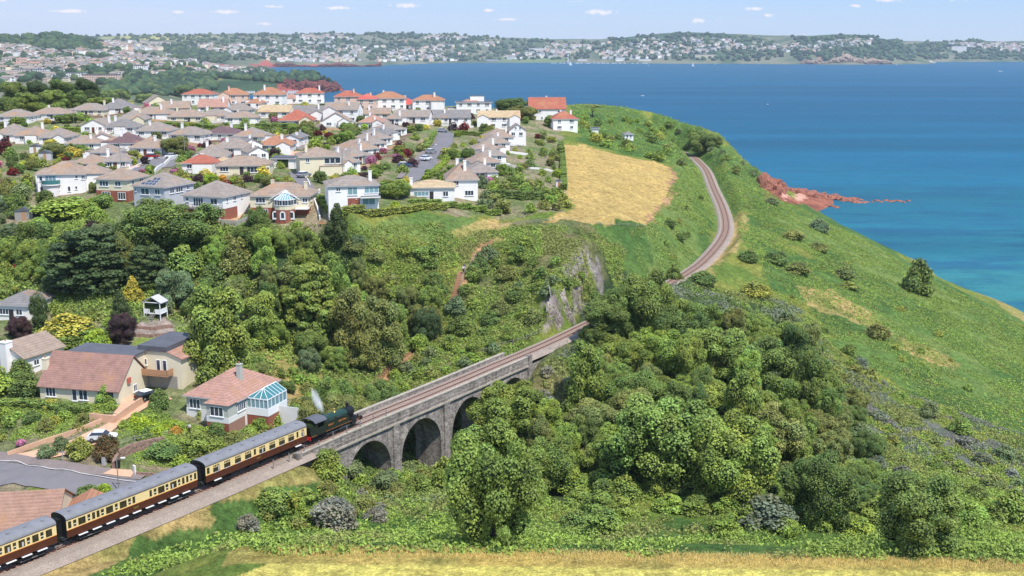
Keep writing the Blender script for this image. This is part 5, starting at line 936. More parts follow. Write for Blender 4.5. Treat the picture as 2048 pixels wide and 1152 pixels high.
# --- the tank engine
s0 = sD + .9; s1 = s0 + 11.4; r = onrails(s0, s1, 'steam_locomotive', 'dark green steam tank locomotive with a brass safety valve, hauling the carriages onto the viaduct', 'locomotive'); h = 5.7
MB().box(-h, h, -1.25, 1.25, 1.12, 1.3).obj('footplate', M['black'], r); MB().box(-h + .3, h - .3, -.6, .6, .6, 1.12).obj('frame', M['black'], r)
MB().box(-h - .12, -h, -1.28, 1.28, .88, 1.38).obj('rear_buffer_beam', M['red'], r); MB().box(h, h + .1, -1.28, 1.28, .88, 1.38).obj('front_buffer_beam', M['black'], r)
for e in (-1, 1):
    for sy in (-1, 1): MB().tube((e * h, sy * .87, 1.1), (e * (h + .5), sy * .87, 1.1), .1, n=10).tube((e * (h + .46), sy * .87, 1.1), (e * (h + .54), sy * .87, 1.1), .24, n=16).obj('buffer', M['black'] if e > 0 else M['red'], r)
bo = MB().tube((-1.6, 0, 2.45), (.6, 0, 2.45), .80, .80, 20).tube((.6, 0, 2.45), (3.3, 0, 2.4), .80, .68, 20).obj('boiler', M['boilerg'], r)
MB().prism([(-.78, 1.3), (.78, 1.3), (.8, 2.9), (.62, 3.22), (-.62, 3.22), (-.8, 2.9)], -2.6, -1.0, 'x').obj('firebox', M['boilerg'], r)
sb = MB().tube((3.3, 0, 2.4), (4.75, 0, 2.4), .76, .76, 20).tube((4.75, 0, 2.4), (4.83, 0, 2.4), .6, .5, 16).prism([(-.55, 1.3), (.55, 1.3), (.62, 2.2), (-.62, 2.2)], 3.4, 4.7, 'x').obj('smokebox', M['black'], r)
MB().lathe((4.0, 0, 3.0), [(.34, 0), (.25, .18), (.22, .6), (.27, .72), (.31, .74), (.3, .84), (.22, .84)], 16).obj('chimney', M['black'], sb); MB().lathe((4.0, 0, 3.72), [(.275, 0), (.325, .03), (.31, .12), (.2, .125)], 16).obj('chimney_cap', M['copper'], sb)
MB().lathe((1.0, 0, 3.12), [(.34, 0), (.26, .1), (.2, .35), (.21, .5), (.14, .62)], 16).obj('safety_valve', M['brass'], bo); MB().lathe((-1.9, .2, 3.2), [(.05, 0), (.05, .25), (.03, .32)], 8).obj('whistle', M['brass'], r)
for sy in (-1, 1):
    y0, y1 = sorted((sy * .78, sy * 1.28)); tk = MB(); b0 = len(tk.v)
    tk.v += [(-2.4, y0, 1.3), (-2.4, y1, 1.3), (3.0, y1, 1.3), (3.0, y0, 1.3), (-2.4, y0, 2.72), (-2.4, y1, 2.72), (1.2, y1, 2.72), (1.2, y0, 2.72), (3.0, y1, 2.2), (3.0, y0, 2.2)]
    tk.f += [(0, 3, 2, 1), (4, 5, 6, 7), (7, 6, 8, 9), (0, 1, 5, 4), (3, 9, 8, 2), (1, 2, 8, 6, 5), (0, 4, 7, 9, 3)]; to = tk.obj('side_tank', M['locog'], r)
    for word, x0, z0 in (('GREAT', -1.85, 1.95), ('WESTERN', .45, 1.95)):
        cu_ = bpy.data.curves.new('lettering', 'FONT'); cu_.body = word; cu_.size = .36; cu_.extrude = .004; cu_.space_character = 1.15; fo = bpy.data.objects.new('font', cu_); me = bpy.data.meshes.new_from_object(fo); bpy.data.objects.remove(fo); me.materials.clear(); me.materials.append(M['orange']); lo = link(bpy.data.objects.new('lettering', me)); lo.parent = to
        lo.location = (x0 if sy < 0 else -x0 + .6, sy * 1.29, z0); lo.rotation_euler = (PI / 2, 0, 0 if sy < 0 else PI)
    MB().lathe((.2, sy * 1.0, 2.72), [(.2, 0), (.2, .12), (.05, .16)], 12).obj('tank_filler', M['locog'], to)
    MB().tube((2.6, sy * 1.12, .62), (4.3, sy * 1.12, .62), .0001, n=3) if False else None
    MB().tube((3.45, sy * 1.05, .95), (4.45, sy * 1.05, .95), .33, n=16).box(3.5, 4.4, sy * 1.0 - .3, sy * 1.0 + .3, 1.0, 1.5).obj('cylinder', M['black'], r)
    MB().box(-1.9, 3.5, sy * .92 - .03, sy * .92 + .03, .6, .72).obj('coupling_rod', M['metal'], r); MB().box(1.0, 3.5, sy * 1.0 - .03, sy * 1.0 + .03, .75, .87).obj('connecting_rod', M['metal'], r)
    MB().box(4.75, 5.4, sy * .9 - .3, sy * .9 + .3, 1.3, 1.5).obj('step', M['black'], r); MB().tube((5.5, sy * .75, 1.3), (5.5, sy * .75, 1.75), .1, n=8).obj('lamp', M['pvc'] if sy > 0 else M['black'], r)
for x in (-1.9, .0, 1.9):
    for sy in (-1, 1): MB().tube((0, -.07, 0), (0, .07, 0), .70, n=24).tube((0, -.12, 0), (0, .12, 0), .14, n=10).obj('driving_wheel', M['black'], r).location = (x - .2 if x else x - .2, sy * .76, .71)
for x in (-4.4, 4.2): wheelset(r, x, .48, name='pony_wheel')
cb = MB(); cb.box(-4.3, -2.4, -1.3, -1.24, 1.3, 2.35).box(-4.3, -2.4, 1.24, 1.3, 1.3, 2.35).box(-4.3, -4.1, -1.3, -1.24, 2.35, 3.15).box(-2.75, -2.4, -1.3, -1.24, 2.35, 3.15).box(-4.3, -4.1, 1.24, 1.3, 2.35, 3.15).box(-2.75, -2.4, 1.24, 1.3, 2.35, 3.15).box(-2.46, -2.4, -1.24, 1.24, 1.3, 3.2).box(-4.3, -4.24, -1.24, 1.24, 1.3, 3.2); co = cb.obj('cab', M['locog'], r)
pr = [(-1.42, 3.12)] + [(-1.42 * math.cos(t), 3.12 + .56 * math.sin(t)) for t in np.linspace(.1, PI - .1, 11)] + [(1.42, 3.12)] + [(1.34 * math.cos(t), 3.08 + .52 * math.sin(t)) for t in np.linspace(.1, PI - .1, 11)]
MB().prism(pr, -4.75, -2.2, 'x').obj('cab_roof', M['flat'], r); MB().box(-4.2, -2.5, -1.2, 1.2, 1.3, 1.9).obj('cab_floor', M['black'], r)
bk = MB(); bk.box(-5.55, -4.3, -1.28, 1.28, 1.3, 2.75).prism([(-5.7, 2.1), (-5.55, 1.3), (-5.55, 2.75), (-5.75, 2.75)], -1.28, 1.28, 'y').obj('bunker', M['locog'], r)
co_ = MB(); rg = random.Random(3)
for i in range(60): x, y_ = rg.uniform(-5.4, -4.45), rg.uniform(-1.1, 1.1); q = rg.uniform(.1, .2); co_.box(x, x + q, y_, y_ + q, 2.7, 2.76 + q)
co_.obj('coal', M['core'], r); MB().box(-5.5, 5.5, -1.292, -1.285, 1.3, 1.33).obj('lining', M['orange'], r)
# smoke: a small drift of steam from the valves
sm = bpy.data.materials.new('steam'); sm.use_nodes = True; nt = sm.node_tree; nt.nodes.clear(); o_ = N(nt, 'ShaderNodeOutputMaterial'); pv = N(nt, 'ShaderNodeVolumePrincipled', i={'Color': (1, 1, 1, 1), 'Anisotropy': -0.3}); tcn = N(nt, 'ShaderNodeTexCoord')
ln_ = N(nt, 'ShaderNodeVectorMath', operation='LENGTH'); nt.links.new(tcn.outputs['Object'], ln_.inputs[0]); nn = N(nt, 'ShaderNodeTexNoise', i={'Scale': 1.8, 'Detail': 4.0}); nt.links.new(tcn.outputs['Object'], nn.inputs[0])
ma = N(nt, 'ShaderNodeMath', operation='MULTIPLY_ADD', i={1: 1.2, 2: -.6}); nt.links.new(nn.outputs[0], ma.inputs[0]); mb_ = N(nt, 'ShaderNodeMath', operation='ADD'); nt.links.new(ln_.outputs['Value'], mb_.inputs[0]); nt.links.new(ma.outputs[0], mb_.inputs[1])
mr_ = N(nt, 'ShaderNodeMapRange', i={'From Min': .95, 'From Max': .2, 'To Min': 0, 'To Max': 2.0}); nt.links.new(mb_.outputs[0], mr_.inputs[0]); nt.links.new(mr_.outputs[0], pv.inputs['Density']); nt.links.new(pv.outputs[0], o_.inputs['Volume'])
bm = bmesh.new(); bmesh.ops.create_icosphere(bm, subdivisions=3, radius=1); me = bpy.data.meshes.new('steam'); bm.to_mesh(me); bm.free(); me.materials.append(sm)
base_ = np.array((r.matrix_basis @ Vector((-1.9, .3, 3.6)))[:]) if False else None
bpy.context.view_layer.update(); p0 = r.matrix_world @ Vector((-1.9, .2, 3.9))
st = link(bpy.data.objects.new('smoke', me)); st.location = (p0.x - .35, p0.y + .2, p0.z + 1.6); st.scale = (.7, .7, 2.3); st.rotation_euler = (.1, -.35, 0); tag(st, 'puff of white steam rising from the locomotive', kind='stuff')
# posts and wires along the near side of the viaduct approach
fen = tag(empty('wire_fence', trk(-12, 3.0)), 'short grey posts of a wire fence on the near side of the locomotive', 'fence'); pm = MB().box(-.06, .06, -.06, .06, -.8, 1.1).obj('post', M['metal']); firstp = True
for i in range(9):
    o = pm if firstp else link(pm.copy()); firstp = False; p = trk(-22 + i * 3.1, 2.62); o.location = (p[0], p[1], 35.45 if i > 3 else 35.0); atworld(o, fen)
for dz in (.55, .95):
    wv = MB(); [wv.tube((*trk(-22 + i * 3.1, 2.62)[:2], (35.45 if i > 3 else 35.0) + dz), (*trk(-22 + (i + 1) * 3.1, 2.62)[:2], (35.45 if i > 2 else 35.0) + dz), .012, n=3) for i in range(8)]; atworld(wv.obj('wire', M['metal']), fen)

# ------------------------------------------------------------------ foliage prototypes
def leaves(cent, rad, n, size, rng, flat=0.0, up=.35, squash=1.0):
    """n small leaf faces spread over the outer part of every clump; cent (k,3), rad (k,)"""
    k = len(cent); wgt = rad ** 2; idx = rng.choice(k, n, p=wgt / wgt.sum())
    d = rng.normal(size=(n, 3)); d[:, 2] += up; d /= np.linalg.norm(d, axis=1)[:, None]
    r = rad[idx] * (1 - .35 * rng.random(n) ** 2); p = cent[idx] + d * r[:, None] * np.array([1, 1, squash])
    nrm = d * .9 + rng.normal(size=(n, 3)) * .55; nrm[:, 2] += flat; nrm /= np.linalg.norm(nrm, axis=1)[:, None]
    t = np.cross(nrm, rng.normal(size=(n, 3))); t /= np.linalg.norm(t, axis=1)[:, None]; b = np.cross(nrm, t)
    sz = size * (.6 + .8 * rng.random(n))[:, None]
    V = np.stack([p - t * sz * .5 - b * sz * .5, p + t * sz * .5 - b * sz * .5, p + t * sz * .5 + b * sz * .5, p - t * sz * .5 + b * sz * .5], 1).reshape(-1, 3)
    cs = (.72 + .5 * rng.random(k))[idx] * (.75 + .5 * rng.random(n)); hue = 1 + .18 * (rng.random(k)[idx] - .5)
    c = np.stack([cs * hue, cs, cs * (2 - hue) * .95], 1); c = np.repeat(c, 4, 0)
    return V, c, np.arange(n * 4).reshape(-1, 4)
def blob(cent, rad, rng, sub=1, sq=1.0):
    bm = bmesh.new(); bmesh.ops.create_icosphere(bm, subdivisions=sub, radius=1); v0 = np.array([v.co[:] for v in bm.verts]); f0 = np.array([[v.index for v in f.verts] for f in bm.faces]); bm.free()
    V = []; Fc = []
    for c, r in zip(cent, rad): Fc.append(f0 + len(V) * len(v0)); V.append(c + v0 * (r * (.9 + .2 * rng.random((len(v0), 1)))) * np.array([1, 1, sq]))
    return np.concatenate(V), np.concatenate(Fc)
def crownmesh(name, kind, seed, n, size):
    """every crown is 1 m wide and 1 m tall, base at z = 0, scaled per plant; returned as (leaf mesh, inner mesh)"""
    rng = np.random.default_rng(seed); C_ = []; R_ = []
    if kind == 'round':      # broad tree: clumps on an uneven dome
        ph = rng.random(3) * 6.3
        for i in range(84):
            a = rng.random() * 2 * PI; z = rng.random() ** .75; lob = 1 + .16 * math.sin(2 * a + ph[0]) + .12 * math.sin(3 * a + ph[1] + 4 * z); rr_ = math.sqrt(max(0, 1 - (1.6 * z - .72) ** 2 / 1.2)) * (.25 + .17 * rng.random()) * lob; C_.append((rr_ * math.cos(a), rr_ * math.sin(a), .08 + .76 * z)); R_.append(.055 + .095 * rng.random() ** 1.5)
        C_ += [(0, 0, .45), (.1, .05, .6), (-.1, 0, .35)]; R_ += [.25, .22, .25]
    elif kind == 'shrub':
        for i in range(26):
            a = rng.random() * 2 * PI; z = rng.random(); rr_ = math.sqrt(max(0, 1 - z * z)) * (.2 + .2 * rng.random()); C_.append((rr_ * math.cos(a), rr_ * math.sin(a), .1 + .62 * z)); R_.append(.12 + .11 * rng.random())
        C_.append((0, 0, .35)); R_.append(.33)
    elif kind == 'tall':     # narrow upright, many clumps
        for i in range(50):
            a = rng.random() * 2 * PI; z = rng.random(); rr_ = (.34 * (1 - .55 * z)) * (.8 + .4 * rng.random()); C_.append((rr_ * math.cos(a), rr_ * math.sin(a), .06 + .86 * z)); R_.append(.085 + .05 * rng.random())
        for z in (.2, .4, .6, .8): C_.append((0, 0, z)); R_.append(.26 * (1.15 - z * .7))
    elif kind == 'cone':     # conifer cone of fine foliage
        for i in range(60):
            a = rng.random() * 2 * PI; z = rng.random() ** 1.2; rr_ = .38 * (1 - z) + .03; C_.append((rr_ * math.cos(a), rr_ * math.sin(a), .05 + .88 * z)); R_.append(.10 * (1 - .6 * z) + .02)
        for z in (.15, .35, .55, .75): C_.append((0, 0, z)); R_.append(.36 * (1 - z) + .03)
    elif kind == 'column':
        for i in range(40):
            a = rng.random() * 2 * PI; z = rng.random(); rr_ = .36 * max(0.02, math.sin(PI * min(1, .25 + .75 * (1 - z)))) ** .8; C_.append((rr_ * math.cos(a), rr_ * math.sin(a), .08 + .84 * z)); R_.append(.12)
        for z in (.2, .4, .6, .8): C_.append((0, 0, z)); R_.append(.36 * max(.05, math.sin(PI * min(1, .25 + .75 * (1 - z)))) ** .8)
    elif kind == 'tier':     # cedar or cypress: level plates of foliage, wider below
        for lv in range(11):
            z = .08 + .08 * lv; m_ = 11 - lv // 2; rm = .43 * math.sqrt(max(.03, 1 - (max(0, z - .12) / .95) ** 1.6))
            for i in range(m_):
                a = 2 * PI * (i + rng.random() * .8) / m_ + lv; r_ = rm * (.62 + .42 * rng.random()); C_.append((r_ * math.cos(a), r_ * math.sin(a), z + .03 * rng.random())); R_.append(.085 + .05 * rng.random())
        for z in (.2, .4, .6, .78): C_.append((0, 0, z)); R_.append(.26 * (1.1 - z * .8))
    elif kind == 'hedge':    # 1 x 1 x 1 box of foliage
        for x in np.linspace(-.42, .42, 7):
            for y in (-.3, 0, .3):
                for z in (.2, .5, .78): C_.append((x, y + .04 * rng.normal(), z)); R_.append(.19)
    elif kind == 'pine':     # wind-shaped flat-topped pine
        for i in range(16): a = rng.random() * 2 * PI; r_ = .4 * math.sqrt(rng.random()); C_.append((r_ * math.cos(a), r_ * math.sin(a), .72 + .12 * rng.random())); R_.append(.09 + .04 * rng.random())
    elif kind == 'palm':
        for i in range(22):
            a = rng.random() * 2 * PI; e_ = rng.random() * 1.1
            for t in (.35, .6, .85): C_.append((.5 * t * math.cos(a) * math.cos(e_), .5 * t * math.sin(a) * math.cos(e_), .45 + .55 * t * math.sin(e_) - .25 * t * t)); R_.append(.045)
    C_ = np.array(C_); R_ = np.array(R_); sq = {'tier': .38, 'pine': .5}.get(kind, 1.0)
    V, c, f = leaves(C_, R_, n, size, rng, flat=.5 if kind in ('tier', 'pine') else .15, squash=sq)
    l = meshobj(name, V, f, M['leaf'], attr=c).data
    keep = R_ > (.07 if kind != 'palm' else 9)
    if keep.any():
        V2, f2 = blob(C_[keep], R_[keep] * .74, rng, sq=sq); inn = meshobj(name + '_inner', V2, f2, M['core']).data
    else: inn = None
    for o in [o for o in col.objects if o.name.startswith(name)]: bpy.data.objects.remove(o)
    return l, inn
PRO = {}
for kind, cnt, n, size in (('round', 6, 36000, .0135), ('shrub', 4, 5200, .036), ('tall', 2, 24000, .0155), ('cone', 2, 9000, .022), ('column', 1, 8000, .022), ('tier', 2, 20000, .02), ('hedge', 2, 3600, .05), ('pine', 1, 2500, .035), ('palm', 1, 900, .05)):
    PRO[kind] = [crownmesh('proto_' + kind + str(i), kind, 100 + i * 7 + len(kind), n, size) for i in range(cnt)]
_tr = MB(); _tr.tube((0, 0, -.12), (.01, .005, .35), .035, .022, 7); _tr.tube((.01, .005, .33), (.1, .04, .62), .02, .008, 5); _tr.tube((.01, .005, .33), (-.09, .05, .6), .018, .007, 5); _tr.tube((.01, .005, .35), (.01, -.07, .68), .02, .007, 5)
TRUNK = _tr.obj('trunk_proto', M['bark']).data; bpy.data.objects.remove(bpy.data.objects['trunk_proto'])
# colours of foliage
FC = {'mid': S(142, 162, 80, 1), 'bright': S(152, 176, 82, 1), 'yellow': S(168, 172, 84, 1), 'dark': S(122, 142, 76, 1), 'deep': S(90, 106, 64, 1), 'olive': S(144, 150, 86, 1), 'blue': S(130, 146, 102, 1), 'grey': S(134, 142, 116, 1), 'purple': S(92, 66, 76), 'gold': S(214, 200, 88, 1), 'red': S(140, 56, 60), 'pink': S(206, 132, 164, 1), 'orange': S(224, 168, 70, 1), 'lime': S(178, 200, 70), 'brown': S(124, 100, 66), 'lilac': S(140, 140, 128, 1), 'white': S(200, 205, 170)}
TINT = {'mid': 'mid green', 'bright': 'bright green', 'yellow': 'yellow-green', 'dark': 'dark green', 'deep': 'very dark green', 'olive': 'olive green', 'blue': 'blue-green', 'grey': 'grey-green', 'purple': 'purple-leaved', 'gold': 'golden', 'red': 'red-leaved', 'pink': 'pink-flowered', 'orange': 'orange-flowered', 'lime': 'lime green', 'brown': 'brownish', 'lilac': 'lilac-grey', 'white': 'white-flowered'}
FORM = {'round': 'round-crowned tree', 'shrub': 'bush', 'tall': 'tall bushy tree', 'cone': 'conical conifer', 'column': 'columnar cypress', 'tier': 'layered conifer', 'pine': 'flat-topped pine', 'palm': 'spiky palm', 'hedge': 'hedge'}
NAMES = {'round': 'broadleaf_tree', 'shrub': 'bush', 'tall': 'bushy_tree', 'cone': 'conifer_tree', 'column': 'cypress_tree', 'tier': 'cedar_tree', 'pine': 'pine_tree', 'palm': 'palm_tree', 'hedge': 'hedge'}
LM = {}    # landmark name -> screen position, for wording only
PLANTS = []
def plant(kind, x, y, wd, ht, colr_, z=None, label=None, group=None, rnd=None, rz=None, dep=None, sink=.04, area=None):
    rnd = random.random() if rnd is None else rnd; z = float(T(x, y)) if z is None else z
    l, inn = PRO[kind][int(rnd * 97) % len(PRO[kind])]; base = FC[colr_]; j = .86 + .28 * random.random(); h = 1 + .16 * (random.random() - .5)
    c = (base[0] * j * h, base[1] * j, base[2] * j * (2 - h), 1); rz = random.random() * 6.28 if rz is None else rz; dp = wd if dep is None else dep
    if kind in ('shrub', 'hedge'):
        root = bpy.data.objects.new(NAMES[kind], l); link(root); root.color = c
        root.location = (x, y, z - sink * ht); root.scale = (wd, dp, ht); root.rotation_euler = (0, 0, rz)
        if inn: q = bpy.data.objects.new('shade_core', inn); q.parent = root; link(q)  # added opaque blobs stop see-through; the plant's inner shade is in their colour
    else:
        root = empty(NAMES[kind], (x, y, z - sink * ht), rz); root.scale = (wd, dp, ht)
        q = bpy.data.objects.new('crown', l); q.parent = root; q.color = c; link(q)
        if inn: q2 = bpy.data.objects.new('shade_core', inn); q2.parent = q; link(q2)
        t = bpy.data.objects.new('trunk', TRUNK); t.parent = root; link(t)
    root['category'] = 'hedge' if kind == 'hedge' else ('bush' if kind == 'shrub' else 'tree')
    if label: root['label'] = label
    if group: root['group'] = group
    px, py = proj(x, y, z + ht * .5); k = ppm(x, y, z)
    PLANTS.append(dict(o=root, kind=kind, c=colr_, px=px, py=py, w=wd * k, h=ht * k, label=label, area=area)); return root
def ptree(kind, px, base, top, wpx, c, label=None, zl=0.0, **k):
    """a plant whose foot and top the photo shows at these picture heights"""
    h = hit(px, base)
    if h is None: return
    x, y, z = h; m = ppm(x, y, z); ang = TH + math.atan(((base + top) / 2 - 576) / F)
    ht = (base - top) / m / math.cos(ang); wd = wpx / m * 1.08
    y += wd * .25; z = float(T(x, y)) + zl; ht = max(ht - wd * .25 * math.tan(ang), ht * .55) * (1.04 if y < 190 else .9 if kind in ('round', 'tall') else .95)
    return plant(kind, x, y, wd, ht, c, z=z, label=label, **k)

